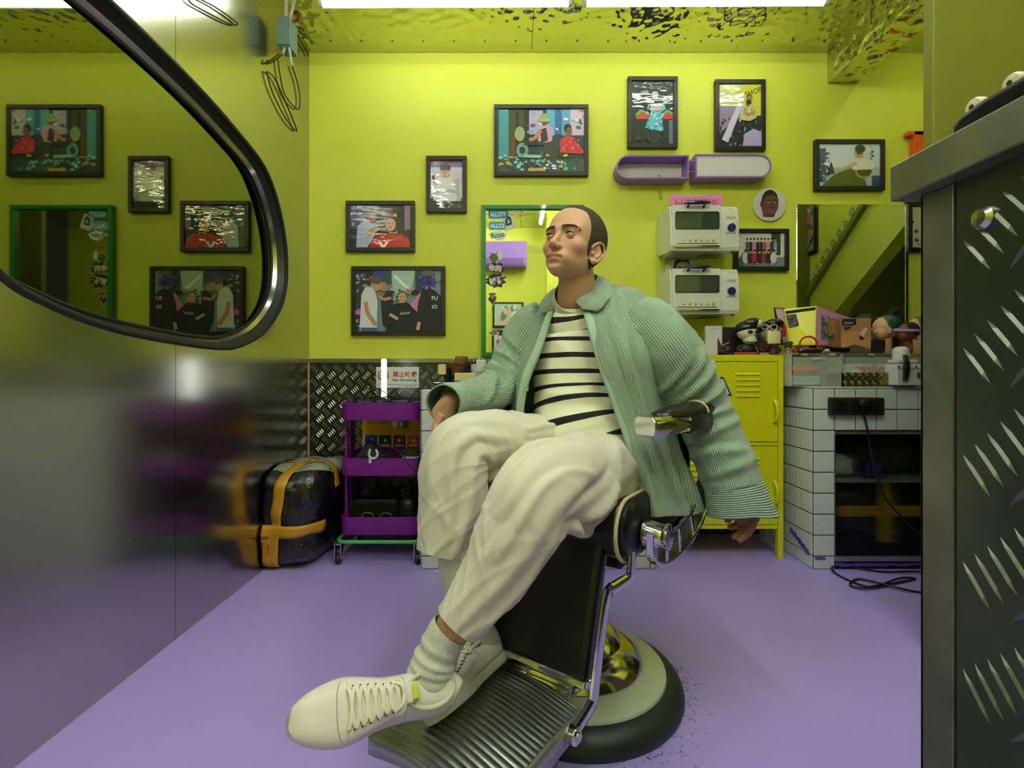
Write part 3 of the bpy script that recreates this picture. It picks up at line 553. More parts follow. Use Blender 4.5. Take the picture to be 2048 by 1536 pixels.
sticker(rr(977,420,1016,437), (50,140,190), (30,110,160), 'topmost blue ALLCITY sticker on the green mirror', texts=[('ALLCITY',996,428.5,9,33,(235,240,240),0)])
sticker(rr(977,443,1012,460), (60,150,200), (150,200,220), 'second blue ALLCITY sticker, below the topmost one', texts=[('ALLCI',994,451.5,9,28,(235,240,240),0)])
sticker([(1003,434),(1011,463),(1032,455),(1022,426)], (205,206,204), (190,192,190), 'tilted white sticker with a black figure on the green mirror', extra=[([(1010,440),(1012,452),(1024,449),(1022,436),(1016,431)],(20,22,26)),([(1014,440),(1015,448),(1020,446),(1019,438)],(120,190,200))])
R = random.Random(11)
def blob(cx, cy, rx, ry, n=18, j=.25): return [(cx+rx*math.cos(-2*PI*i/n)*(1+R.uniform(-j,j)), cy+ry*math.sin(-2*PI*i/n)*(1+R.uniform(-j,j))) for i in range(n)][::-1]
sticker(blob(996,471,17,9), (226,226,222), (236,236,230), 'white edged blue script sticker on the green mirror', texts=[('Ross',995,470,11,27,(40,120,170),-.15)])
sticker(blob(987,516,9,12), (70,96,60), (220,224,214), 'small green rabbit-eared sticker over the purple reflection', extra=[([(979,503),(984,514),(988,512)],(80,110,70)),([(996,501),(988,512),(992,514)],(80,110,70))])
sticker(blob(1000,511,6,9), (214,218,214), (190,196,200), 'small pale duck sticker over the purple reflection')
sticker(blob(991,536,15,11,22,.35), (22,22,24), (22,22,24), 'black and white brushed lettering sticker, the upper one', texts=[('你的',990,536,14,26,(226,226,224),.1)])
sticker(blob(994,562,20,12,24,.35), (22,22,24), (22,22,24), 'black and white spiky lettering sticker, the lower one', texts=[('够硬',994,562,17,32,(226,226,224),-.2)])
sticker(blob(985,597,8,11), (60,40,34), (225,220,214), 'sticker of a figure in a brown hat and black jacket', extra=[([(976,589),(994,589),(990,586),(980,586)],(90,54,36)),(blob(985,593,4,5,10,0),(190,120,96))])
sticker(blob(987,666,9,5), (150,120,110), (226,226,220), 'small red and grey sticker low on the green mirror', extra=[(blob(990,663,4,3,8,.1),(206,80,50))])
# things on the wall behind the camera that this mirror shows
def mirp(px, py, Yw): # a point of the plane Y=Yw seen in the mirror plane
    v = 2*(Yg+.018)-Yw; return P(px,py,v)
r0 = mirp(960,482,YF+.2); r1 = mirp(1054,532,YF+.2)
r = thing('air_conditioner', ((r0.x+r1.x)/2,YF,r1.z), 'lilac wall air conditioner reflected in the green framed mirror', 'air conditioner')
obj('casing', MB().box((r0.x,YF,r1.z),(r1.x,YF+.2,r0.z)), PURP, r, bevel=.01)
obj('flap', MB().box((r0.x+.02,YF+.2,r1.z+.015),(r1.x-.04,YF+.208,r1.z+.1)), M('lilac_dark', (110,74,150), .4), r, bevel=.003)
def back_picture(x0,y0,x1,y1,label,cols):
    a, b = mirp(x0,y0,YF+.02), mirp(x1,y1,YF+.02)
    r = thing('picture_frame', ((a.x+b.x)/2,YF,b.z), label, 'picture', 'framed photographs behind the camera')
    obj('frame', MB().box((a.x,YF,b.z),(b.x,YF+.018,a.z)), BLK, r, bevel=.003)
    mb = MB(); R = random.Random(len(label)); d = .025
    mb.poly([(a.x+d,YF+.019,b.z+d),(b.x-d,YF+.019,b.z+d),(b.x-d,YF+.019,a.z-d),(a.x+d,YF+.019,a.z-d)], cols[0])
    for i in range(24):
        c = Vector((R.uniform(a.x+.08,b.x-.08), YF+.0192+i*.00005, R.uniform(b.z+.06,a.z-.06))); q = R.uniform(.015,.045)
        mb.poly([c+Vector((q*math.cos(k),0,q*math.sin(k)*1.3)) for k in (0,1,2,3,4,5)], R.choice(cols))
    obj('photo_print', mb, PRINT, r)
back_picture(985,604,1047,655,'framed photo with a pink shirt, upper one reflected in the green mirror', [(170,200,170),(200,110,120),(90,130,90),(220,210,200),(230,170,150)])
back_picture(984,660,1046,716,'framed photo of standing people, lower one reflected in the green mirror', [(196,206,206),(40,50,50),(190,70,50),(90,110,100),(230,230,230)])
# orange letter at the far right
c = M('orange_letter_paint', (226,90,18), .4); x = P(1833,0,2.76); mb = MB()
zt, zb = P(0,262,2.76).z, P(0,400,2.76).z; xs_ = x.x
mb.box((xs_-.012,2.76,zb),(xs_+.05,2.795,zt)).box((xs_-.048,2.76,zt-.022),(xs_+.086,2.795,zt)).box((xs_-.048,2.76,zb),(xs_+.086,2.795,zb+.022))
single('wall_letter', mb, c, 'orange raised letter on the lime wall, half hidden at the right', 'letter', bevel=.002)
# no-smoking sign
a, b = P(752,734,2.79), P(838,776,2.79); cz = (a.z+b.z)/2
r = thing('sign', ((a.x+b.x)/2,2.79,b.z), 'white no-smoking sign with red Chinese lettering on the tread plate', 'sign')
obj('sign_board', MB().box((a.x,2.787,b.z),(b.x,2.793,a.z)), M('sign_white', (206,212,206), .4), r, bevel=.0025)
red = M('sign_red', (190,24,34), .5)
obj('lettering', text_mb('禁止吸烟', .034, (a.x+.164,2.786,cz+.018), (1,0,0), (0,0,1), .0006, width=.135, bold=.02), red, r)
obj('english_lettering', text_mb('No Smoking', .019, (a.x+.164,2.786,cz-.016), (1,0,0), (0,0,1), .0006, width=.135, bold=.015), DRK, r)
obj('small_print', text_mb('厦门市控烟办公室监制', .007, (a.x+.18,2.786,b.z+.012), (1,0,0), (0,0,1), .0006, width=.1), DRK, r)
obj('rule', MB().box((a.x+.006,2.786,b.z+.021),(b.x-.006,2.787,b.z+.0222)), DRK, r)
pc_ = Vector((a.x+.042,2.7862,cz+.012))
obj('no_smoking_symbol', MB().tube([pc_+Vector((.028*math.cos(t*PI/16),0,.028*math.sin(t*PI/16))) for t in range(32)], .0032, 6, closed=True).obox(pc_, Vector((.02,0,.02)), (0,.0005,0), Vector((.002,0,-.002))), red, r)
obj('cigarette', MB().box((pc_.x-.018,2.7855,pc_.z-.004),(pc_.x+.018,2.7868,pc_.z+.002)), DRK, r)
# waste sorting poster
Yp = 2.785; a, b = P(725,836,Yp), P(850,925,Yp)
r = thing('poster', ((a.x+b.x)/2,Yp,b.z), 'yellow waste sorting poster behind the purple trolley', 'poster')
A = Art(a.x, a.z, b.x-a.x, a.z-b.z, Yp); A.rect(0,0,1,1,(214,214,206)).rect(0,0,1,.38,(222,160,20))
for k, c in enumerate([(40,66,150),(30,56,44),(140,30,34),(206,96,24),(40,66,150)]):
    A.rect(.04+.225*k,.38,.04+.225*k+.2,.78,c).ell(.14+.225*k,.5,.035,.05,(235,235,235),3).rect(.07+.225*k,.6,.21+.225*k,.63,(225,225,225)).rect(.08+.225*k,.7,.2+.225*k,.71,(225,225,225))
    A.rect(.04+.225*k,.78,.04+.225*k+.2,.96,(190,180,176))
A.rect(.59,.06,.74,.22,(40,100,60)).rect(.6,.08,.64,.2,(230,235,230)).ell(.52,.14,.035,.08,(235,235,225))
text_mb('厦门市垃圾分类指南', .02, A.pt(.26,.1), (1,0,0), (0,0,1), .002, col=(120,70,20), mb=A.mb, width=.13)
text_mb('分类', .022, A.pt(.93,.27), (1,0,0), (0,0,1), .002, col=(130,30,30), mb=A.mb)
obj('poster_print', A.mb, PRINT, r); obj('poster_sheet', MB().box((a.x,Yp+.0006,b.z),(b.x,Yp+.004,a.z)), WHT, r)
# ---- junction box and cables at the top left
bx = P(568,70,2.33); gm_ = M('grey_box_plastic', (110,138,132), .5)
r = thing('junction_box', bx, 'grey cable junction box in the upper left ceiling corner', 'junction box')
obj('casing', MB().box((bx.x-.03,2.33,bx.z-.055),(bx.x+.03,2.41,bx.z+.09)), gm_, r, bevel=.004)
obj('lid', MB().box((bx.x-.033,2.32,bx.z-.05),(bx.x+.033,2.332,bx.z+.085)), gm_, r, bevel=.003)
WC = M('white_conduit', (196,194,176), .5); BC = M('black_cable', (18,18,18), .45); RC = M('red_wire', (150,36,24), .5)
obj('conduit', MB().tube([P(573,-6,2.34),P(572,30,2.34),P(575,45,2.34)], .009, 8), WC, r, smooth=True)
obj('conduit', MB().tube([P(590,-6,2.34),P(580,40,2.34)], .007, 8), WC, r, smooth=True)
for q_ in (((570,92),(566,108)),((578,92),(584,132))): obj('cable_boot', MB().tube([P(*q_[0],2.34),P(*q_[1],2.34)], .006, 8), WC, r, smooth=True)
for i in range(7): obj('wire', MB().tube([P(578+2*i,20+3*(i % 3),2.36),P(590+i*2,25+(i*7) % 13,2.34),P(596-i,38+(i*5) % 9,2.36),P(584+i,42,2.36)], .002, 6, smooth=4), RC if i % 2 else BC, r, smooth=True)
for k, (pts, lb) in enumerate([([(566,108),(548,122),(532,128),(535,120)], 'thin black cable curling left from the junction box'),
        ([(584,132),(596,170),(600,205),(594,218),(570,190),(560,150),(556,120)], 'black cable looping down from the junction box'),
        ([(533,143),(545,185),(570,235),(592,262),(590,250),(565,190),(548,155),(534,143)], 'narrow black cable loop hanging below the junction box'),
        ([(376,-4),(384,8),(420,28),(455,46),(474,50),(470,42),(430,14),(395,-4)], 'thin black wire loop hanging near the top of the steel wall'),
        ([(590,60),(600,80),(612,100),(617,112)], 'black cable running into the ceiling corner')]):
    def onwall(x, y): q = PX(x,y,-1.148); return q if q.y < 2.78 else P(x,y,2.78)
    single('cable', MB().tube([onwall(x,y) for x,y in pts], .0032, 8, smooth=6), BC, lb, 'cable', smooth=True)
# ================================================================ furniture against the wall
TILE = M('glazed_white_tile', (206,212,210), .15, coat=.5, bump=(6,.05)); GROUT = M('dark_grout', (8,8,9), .9)
def tiled_face(parent, o, u, n, W, H, t=.098, skip=None, foot=None, first=None):
    """square tiles on the face with corner o (bottom), direction u, outward normal n; shared mesh per size"""
    o, u, n = Vector(o), Vector(u), Vector(n); cache = {}
    xs = [0]; x = first if first else t
    while x < W-.012: xs.append(x); x += t
    xs.append(W); zs = [H]; z = H-t
    while z > .012: zs.append(z); z -= t
    zs.append(0)
    for i in range(len(xs)-1):
        for j in range(len(zs)-1):
            a, b, c, d = xs[i], xs[i+1], zs[j+1], zs[j]
            if skip and skip((a+b)/2, (c+d)/2): continue
            key = (round(b-a,3), round(d-c,3), round(u.x,2)); g = .0045
            if key not in cache:
                w_, h = b-a-g, d-c-g; e = .003; mb = MB()
                q = lambda k, l, m: u*k+Vector((0,0,l))+n*m
                mb.add([q(0,0,0),q(w_,0,0),q(w_,h,0),q(0,h,0),q(0,0,.003),q(w_,0,.003),q(w_,h,.003),q(0,h,.003),q(e,e,.0045),q(w_-e,e,.0045),q(w_-e,h-e,.0045),q(e,h-e,.0045)],
                    [(0,1,5,4),(1,2,6,5),(2,3,7,6),(3,0,4,7),(4,5,9,8),(5,6,10,9),(6,7,11,10),(7,4,8,11),(8,9,10,11)])
                me_o = obj('tile', mb, TILE, parent); cache[key] = me_o
            else:
                me_o = cache[key].copy(); COL.objects.link(me_o)
            me_o.location = -parent.location + o+u*(a+g/2)+Vector((0,0,c+g/2))
# ---- right tiled cabinet
Yt, Xt, Ht = 2.294, 1.409, .845
r = thing('tiled_cabinet', (1.85,2.5,0), 'white tiled cabinet with a ribbed glass front below the clear drawers', 'cabinet')
x_l, x_r, z_t, z_b = P(1668,0,Yt).x, 2.05, P(0,863,Yt).z, P(0,1112,Yt).z
core = MB().box((Xt,Yt,0),(x_l,YB-.01,Ht)).box((x_l,Yt,z_t),(XR-.01,YB-.01,Ht)).box((x_l,Yt,0),(XR-.01,YB-.01,z_b-.022)).box((x_r,Yt,z_b-.022),(XR-.01,YB-.01,z_t)).box((x_l,YB-.03,z_b-.022),(x_r,YB-.01,z_t))
obj('carcass', core, GROUT, r)
tiled_face(r, (Xt,Yt,0), (1,0,0), (0,-1,0), .97, Ht, skip=lambda x, z: (x > .101 and z < z_t), first=.1)
tiled_face(r, (Xt,YB-.01,0), (0,-1,0), (-1,0,0), YB-.01-Yt, Ht)
obj('worktop', MB().box((Xt-.004,Yt-.004,Ht),(XR-.01,YB-.01,Ht+.008)), M('white_top', (196,200,196), .4), r, bevel=.002)
dr = obj('door_frame', MB().box((x_l,Yt-.008,z_b-.022),(x_r,Yt+.01,z_b)).box((x_l,Yt-.008,z_t-.012),(x_r,Yt+.01,z_t)).box((x_l,Yt-.004,z_b),(x_l+.004,Yt+.01,z_t-.012)).box((x_r-.004,Yt-.004,z_b),(x_r,Yt+.01,z_t-.012)), M('aluminium', (186,188,186), .3, .9), r)
G = []; nx = 300
for k in range(nx+1):
    x = x_l+.004+(x_r-x_l-.008)*k/nx; G.append(x)
gl = MB().grid([[(x, Yt+.001-.0016*abs(math.sin(PI*k/4)), z) for k, x in enumerate(G)] for z in (z_b, z_t-.012)]).grid([[(x, Yt+.004, z) for x in reversed(G)] for z in (z_b, z_t-.012)])
obj('ribbed_glass', gl, M('ribbed_glass', (220,232,224), .05, trans=1.0, ior=1.25), dr)
SPL = M('purple_paint_splash', (96,66,170), .5); mb = MB(); R = random.Random(2)
def smear(x0, x1, zc, th, y):
    n = 22; up = [(x0+(x1-x0)*k/n, y, zc+th*(.5+.5*R.random())) for k in range(n+1)]; lo = [(x0+(x1-x0)*k/n, y, zc-th*R.random()*.7) for k in range(n,-1,-1)]; mb.poly(lo[::-1][::1]+up[::-1])
smear(x_l, 2.1, z_b-.04, .012, Yt-.0061); smear(Xt+.005, Xt+.055, .05, .012, Yt-.0061)
n = 14; mb.poly([(Xt-.006, Yt+.02+.012*k, .055+.005*k-.01*R.random()) for k in range(n)]+[(Xt-.006, Yt+.02+.012*k, .075+.005*k+.008*R.random()) for k in range(n-1,-1,-1)])
obj('paint_splash', mb, SPL, r)
obj('inner_shelf', MB().box((x_l,Yt+.02,.40),(x_r,YB-.03,.415)), M('shelf_grey', (150,150,146), .6), r)
# black socket strip
a, b = P(1661,795,Yt-.03), P(1770,831,Yt-.03)
s_ = thing('power_strip', ((a.x+b.x)/2,Yt,b.z), 'black socket strip fixed across the white tiles', 'power strip')
obj('casing', MB().box((a.x,Yt-.03,b.z),(b.x,Yt-.0048,a.z)), M('black_strip', (30,31,28), .45), s_, bevel=.006)
for k in (-1,0,1): obj('socket', MB().box(((a.x+b.x)/2+k*.075-.026,Yt-.0315,b.z+.016),((a.x+b.x)/2+k*.075+.026,Yt-.0300,a.z-.016)), M('socket_face', (18,18,18), .35), s_, bevel=.0007)
p0 = P(1727,806,Yt-.04)
pl = thing('power_plug', p0, 'black plug in the socket strip with its cable running down', 'plug')
obj('plug_body', MB().lathe(p0+Vector((0,.010,0)), [(.019,0),(.019,.018),(.014,.026),(.0,.028)], 18, (0,-1,0)), BLK, pl, smooth=True)
pts = [p0+Vector((0,-.012,-.005))]+[P(x,y,Yt-.035) for x,y in ((1727,825),(1735,860),(1745,920),(1765,985),(1790,1020),(1830,1060),(1862,1092))]+[Vector((1.98,Yt-.06,.01)),Vector((1.98,Yt-.12,.006))]
obj('plug_cable', MB().tube(pts, .0045, 8, smooth=6), BC, pl, smooth=True)
pts = [PZ for PZ in []]
def fl(px, py, h=.005): Y = (CH-h)*F/(py-CY); return P(px,py,Y)
pts = [fl(*q_) for q_ in ((1990,1165),(1900,1158),(1838,1147),(1760,1143),(1690,1134),(1664,1138),(1680,1152),(1740,1175),(1800,1160),(1830,1158),(1780,1170),(1730,1180),(1700,1170),(1720,1160),(1790,1178),(1838,1184),(1900,1186),(1990,1180))]
pts = [p+Vector((0,0,.004*(i % 3))) for i, p in enumerate(pts)]
single('power_cable', MB().tube(pts, .0045, 8, smooth=8), BC, 'coil of black cable lying on the purple floor by the tiled cabinet', 'cable', smooth=True)
# stuff behind the ribbed glass
def sack(cx, cy, cz, rx, ry, rz, seed, mat, name, label, cat, tape=None):
    R = random.Random(seed); ph = [R.uniform(0,6) for _ in range(9)]; mb = MB(); G = []
    for j in range(25):
        v = PI*j/24; row = []
        for i in range(40):
            u = 2*PI*i/40; d = Vector((math.sin(v)*math.cos(u), math.sin(v)*math.sin(u), math.cos(v)))
            d = Vector([math.copysign(abs(k)**.55, k) for k in d])
            k = 1+.03*math.sin(5*u+ph[0]+4*v)+.025*math.sin(11*u+ph[1]-3*v)+.02*math.sin(9*v+ph[2])+.012*math.sin(23*u+ph[3]+5*v)
            row.append((cx+d.x*rx*k, cy+d.y*ry*k, max(.003,cz+d.z*rz*k)))
        G.append(row)
    mb.grid(G, closed_u=True)
    r = thing(name, (cx,cy,max(.0,cz-rz)), label, cat); obj('wrapping', mb, mat, r, smooth=True, angle=180)
    if tape: tape(r, cx, cy, cz, rx, ry, rz)
    return r
BAGM = M('black_bin_bag', (20,21,20), .28, coat=.3, bump=(18,.5,'noise',.01)); TAPE = M('yellow_packing_tape', (190,138,22), .35, bump=(30,.2))
def taped(r, cx, cy, cz, rx, ry, rz):
    obj('tape', MB().box((cx-rx*1.02,cy-ry*1.05,cz-.02),(cx+rx*1.02,cy-ry*1.0,cz+.03)), TAPE, r); obj('tape', MB().box((cx-.02,cy-ry*1.07,cz-rz),(cx+.04,cy-ry*1.01,cz+rz)), TAPE, r)
sack(1.80, 2.53, .245, .22, .16, .145, 3, BAGM, 'wrapped_parcel', 'black parcel with yellow tape blurred behind the ribbed glass', 'parcel', taped)
sack(1.86, 2.53, .495, .18, .15, .075, 5, M('dark_cloth', (52,52,64), .9), 'folded_clothes', 'dark clothes on the shelf behind the ribbed glass', 'clothes')
sack(1.58, 2.42, .47, .07, .09, .05, 6, M('pale_bag', (190,190,186), .5), 'plastic_bag', 'pale bag beside dark clothes behind the ribbed glass', 'bag')
sack(1.72, 2.335, .455, .04, .02, .035, 8, M('violet_cloth', (70,50,120), .8), 'cloth_bundle', 'small violet bundle behind the ribbed glass', 'cloth')
# ---- yellow locker
LOC = M('yellow_powder_coat', (212,212,10), .42); Yl = 2.417; X0, X1 = .757, 1.339; Z1 = 1.007; Z0 = P(0,1058,Yl).z
r = thing('locker', ((X0+X1)/2,2.6,0), 'yellow metal locker with two doors behind the barber chair', 'locker')
obj('body', MB().box((X0,Yl+.012,Z0),(X1,YB-.03,Z1)).box((X0,Yl,Z0),(X0+.026,Yl+.012,Z1)).box((X1-.026,Yl,Z0),(X1,Yl+.012,Z1)).box((X0+.026,Yl,Z1-.032),(X1-.026,Yl+.012,Z1)).box((X0+.026,Yl,Z0),(X1-.026,Yl+.012,Z0+.018)).box((X0+.026,Yl,.559),(X1-.026,Yl+.012,.575)), LOC, r, bevel=.0015)
for (za, zb, hz) in ((.579,Z1-.036,.73),(Z0+.022,.555,.33)):
    d = obj('door', MB().box((X0+.029,Yl-.001,za),(X1-.029,Yl+.011,zb)), LOC, r, bevel=.002)
    v = MB()
    for k in range(5):
        for xx in (P(1472,0,Yl).x, X0+.09):
            z = zb-.065-k*.027; v.prism([(xx,Yl-.001,z),(xx,Yl-.009,z+.004),(xx,Yl-.001,z+.012)], (.118,0,0))
    obj('vent_louvres', v, LOC, d)
    hx = P(1548,0,Yl).x; pts = [(hx,Yl+.0,hz+.055),(hx,Yl-.018,hz+.05),(hx+.004,Yl-.03,hz+.02),(hx+.004,Yl-.03,hz-.02),(hx,Yl-.018,hz-.05),(hx,Yl,hz-.055)]
    obj('handle', MB().tube(pts, lambda t: (.004,.010), 10, smooth=4, flat=(0,-1,0)), LOC, d, smooth=True)
for x in (X0, X1-.027):
    for y in (Yl, YB-.06): obj('leg', MB().box((x,y,0),(x+.027,y+.027,Z0)), LOC, r, bevel=.0015)
s0 = P(1446,773,Yl-.002)
s_ = thing('sticker', (s0.x,Yl,s0.z-.05), 'blue and white letter A sticker on the upper locker door', 'sticker')
obj('blue_outline', text_mb('A', .095, s0, (1,0,.0), (-.1,0,1), .0003, width=.082, bold=.085), M('sticker_blue', (30,50,150), .4), s_)
obj('white_letter', text_mb('A', .075, s0, (1,0,.0), (-.1,0,1), .0012, width=.055, bold=.03), M('sticker_white', (220,222,226), .4), s_)
# ---- things on the locker
def lc(px, dy=0): return P(px,0,Yl+dy)
def stand(px0, py0, px1, py1, Y, label, lean, hdr):
    a, b = P(px0,py0,Y), P(px1,py1,Y); zb = Z1
    r = thing('card_stand', ((a.x+b.x)/2,Y,zb), label, 'card stand', 'white card stands on the locker')
    mb = MB(); w2 = (b.x-a.x)/2; cx = (a.x+b.x)/2; h = a.z-zb; ux = Vector((1,0,0)); uz = Vector((0,lean,1)).normalized()
    c = Vector((cx,Y,zb+h/2)); obj('card', mb.obox(c, ux*w2, Vector((0,.0015,0)), uz*h/2), WHT, r, bevel=.001)
    obj('clear_holder', MB().obox(c+Vector((0,.004,0)), ux*(w2+.004), Vector((0,.001,0)), uz*(h/2+.002)).box((cx-w2,Y-.02,zb),(cx+w2,Y+.03,zb+.003)), M('acrylic', (220,226,220), .1, trans=.8), r)
    if hdr: obj('header_band', MB().obox(c+Vector((0,-.0022,h*.40)), ux*(w2-.002), Vector((0,.0004,0)), uz*h*.1), BLK, r)
    else: obj('card_lettering', text_mb('BARBERSHOP', .004, c+Vector((0,-.002,h*.40)), (1,0,0), uz, .0005), BLK, r)
stand(1411,652,1444,702,Yl+.1, 'upright white card stand on the locker beside the toy box', 0, False)
stand(1364,668,1400,704,Yl+.06, 'short card stand with a black header, by the man\'s shoulder', .15, True)
single('tissue', MB().ell(P(1392,704,Yl+.03), (.02,.015,.010), 14, 8), WHT, 'crumpled white tissue on the locker by the sleeve', 'tissue', smooth=True)
IV = M('ivory_vinyl', (214,210,170), .5); VB = M('black_vinyl', (18,18,18), .3, coat=.5)
def toy(px, py_head, sc, Y, label, hairm, jacket, skull):
    c = P(px,py_head,Y); r = thing('toy_figure', (c.x,Y,Z1), label, 'toy figure', 'big-headed toy figures in boxes')
    s = sc/F*Y     # sc: head half-width in pixels
    rz = Matrix.Rotation(.35,3,'Z')
    obj('head', MB().ell(c, (s*.95,s*.95,s*.95), 24, 16, rot=rz).ell(c+Vector((s*.12,-s*.25,-s*.75)), (s*.62,s*.7,s*.55), 20, 12, rot=rz), IV, r, smooth=True)
    for e in (-.1,.62): obj('eye', MB().ell(c+Vector((s*e,-s*.9+abs(e)*s*.12,-s*.05)), (s*.26,s*.14,s*.2), 14, 8, rot=Matrix.Rotation(.3,3,'Y')), VB, r, smooth=True)
    obj('nose', MB().ell(c+Vector((s*.38,-s*1.0,-s*.45)), (s*.1,s*.08,s*.1), 10, 6), VB, r, smooth=True)
    obj('teeth', MB().tube([c+Vector((s*(-.35+.12*k),-s*(.93-.02*abs(k-4)),-s*.95-.0*k)) for k in range(8)], s*.09, 8), WHT, r, smooth=True)
    obj('hair', MB().ell(c+Vector((0,s*.12,s*.45)), (s*1.1,s*1.1,s*.75), 24, 14, rot=Matrix.Rotation(-.25,3,'Y')).ell(c+Vector((s*.35,-s*.5,s*.85)), (s*.95,s*.7,s*.5), 20, 12), VB if hairm else jacket, r, smooth=True)
    if skull: obj('white_streak', MB().ell(c+Vector((s*.72,-s*.62,s*.8)), (s*.48,s*.62,s*.42), 16, 10), WHT, r, smooth=True)
    bz = (c.z-s*1.35+Z1)/2; hz = (c.z-s*1.2-Z1)/2
    obj('torso', MB().ell((c.x,Y,Z1+hz+.004), (s*.7,s*.5,hz), 18, 12), jacket, r, smooth=True)
    for e in (-1,1): obj('arm', MB().tube([Vector((c.x+e*s*.6,Y,Z1+hz*1.6)),Vector((c.x+e*s*1.0,Y-s*.2,Z1+hz)),Vector((c.x+e*s*.7,Y-s*.55,Z1+hz*.7))], s*.22, 10, smooth=3), jacket, r, smooth=True)
    return r
toy(1494,664,20,Yl+.08, 'ivory skull-headed toy figure with a black quiff and white streak', True, M('toy_jacket', (40,46,40), .5), True)
t = toy(1538,664,19,Yl+.11, 'toy figure with black goggles and red fringe behind the wide brush', True, M('toy_red', (90,22,26), .6), False)
gg = MB()
for e in (-8,10): gg.tube([P(1538+e+7*math.cos(k*PI/8), 654+5*math.sin(k*PI/8), Yl+.045) for k in range(16)], .003, 6, closed=True)
obj('goggles', gg, M('goggle_rim', (190,190,190), .3), t, smooth=True)
obj('red_fringe', MB().tube([P(1555,646,Yl+.09),P(1568,655,Yl+.08),P(1566,672,Yl+.075)], .012, 8, smooth=3), M('red_fur', (180,26,40), .9, bump=(90,.8)), t, smooth=True)
def open_box(x0,x1,y0,y1,h,label,mat,zb=Z1):
    r = thing('open_box', ((x0+x1)/2,(y0+y1)/2,zb), label, 'box', 'open display boxes')
    obj('back_panel', MB().box((x0,y1-.003,zb),(x1,y1,zb+h)), mat, r); 
    for x in (x0, x1-.003): obj('side_panel', MB().prism([(x,y1-.003,zb),(x,y1-.003,zb+h),(x,y0+.02,zb+.02),(x,y0,zb)], (.003,0,0)), mat, r)
    obj('base_panel', MB().box((x0,y0,zb),(x1,y1,zb+.012)), mat, r); return r
bxa = open_box(lc(1452,.0).x, lc(1520,.0).x, Yl+.005, Yl+.17, P(0,652,Yl+.1).z-Z1, 'black open display box holding the skull-headed toy', M('black_card', (30,28,28), .5))
obj('front_strip', MB().box((lc(1470).x,Yl+.002,Z1),(lc(1515).x,Yl+.005,Z1+.014)), M('red_print', (180,60,60), .5), bxa)
obj('gold_ornament', MB().tube([P(1452+6*math.sin(k*.8), 700-k*1.6, Yl+.002) for k in range(12)], .0022, 6), M('gold', (190,140,40), .3, .8), bxa, smooth=True)
open_box(lc(1523).x, lc(1560).x, Yl+.02, Yl+.19, P(0,652,Yl+.12).z-Z1, 'grey-pink open display box behind the wide brush', M('greypink_card', (150,130,136), .6))
def brush(x, y, z, hw, hh, bw, bh, hmat, bmat, label, depth=.3, name='barber_brush', flare=1.15):
    r = thing(name, (x,y,z), label, 'brush', 'barber brushes')
    obj('handle', MB().lathe((x,y,z), [(hw*.8,0),(hw,.15*hh),(hw*.55,.5*hh),(hw*.8,.8*hh),(bw*.92,hh)], 24), hmat, r, smooth=True)
    n = 20; G = []
    for (t, k) in ((0,1),(.5,1.05),(.9,flare),(1,flare*.97)):
        G.append([(x+bw*k*math.cos(a)*(1), y+bw*depth*k*math.sin(a), z+hh+bh*t+(.004*math.sin(a*7) if t == 1 else 0)) for a in [2*PI*i/n for i in range(n)]])
    obj('bristles', MB().grid(G, closed_u=True, caps=True), bmat, r, smooth=True, angle=60); return r
CREAM = M('cream_bristle', (224,210,150), .85, bump=(260,.5)); BRN = M('brown_bristle', (120,72,26), .85, noise=(30,.8,(70,40,16)))
WDK = M('dark_red_wood', (70,20,22), .3, coat=.5); SILV = M('silver_handle', (200,200,196), .2, 1.0)
zz = Z1; p = P(1548,706,Yl+.02); brush(p.x,p.y,zz,.026,.056,.032,.062,WDK,CREAM,'wide cream brush with a dark red handle, standing on the locker',.45,flare=1.02)
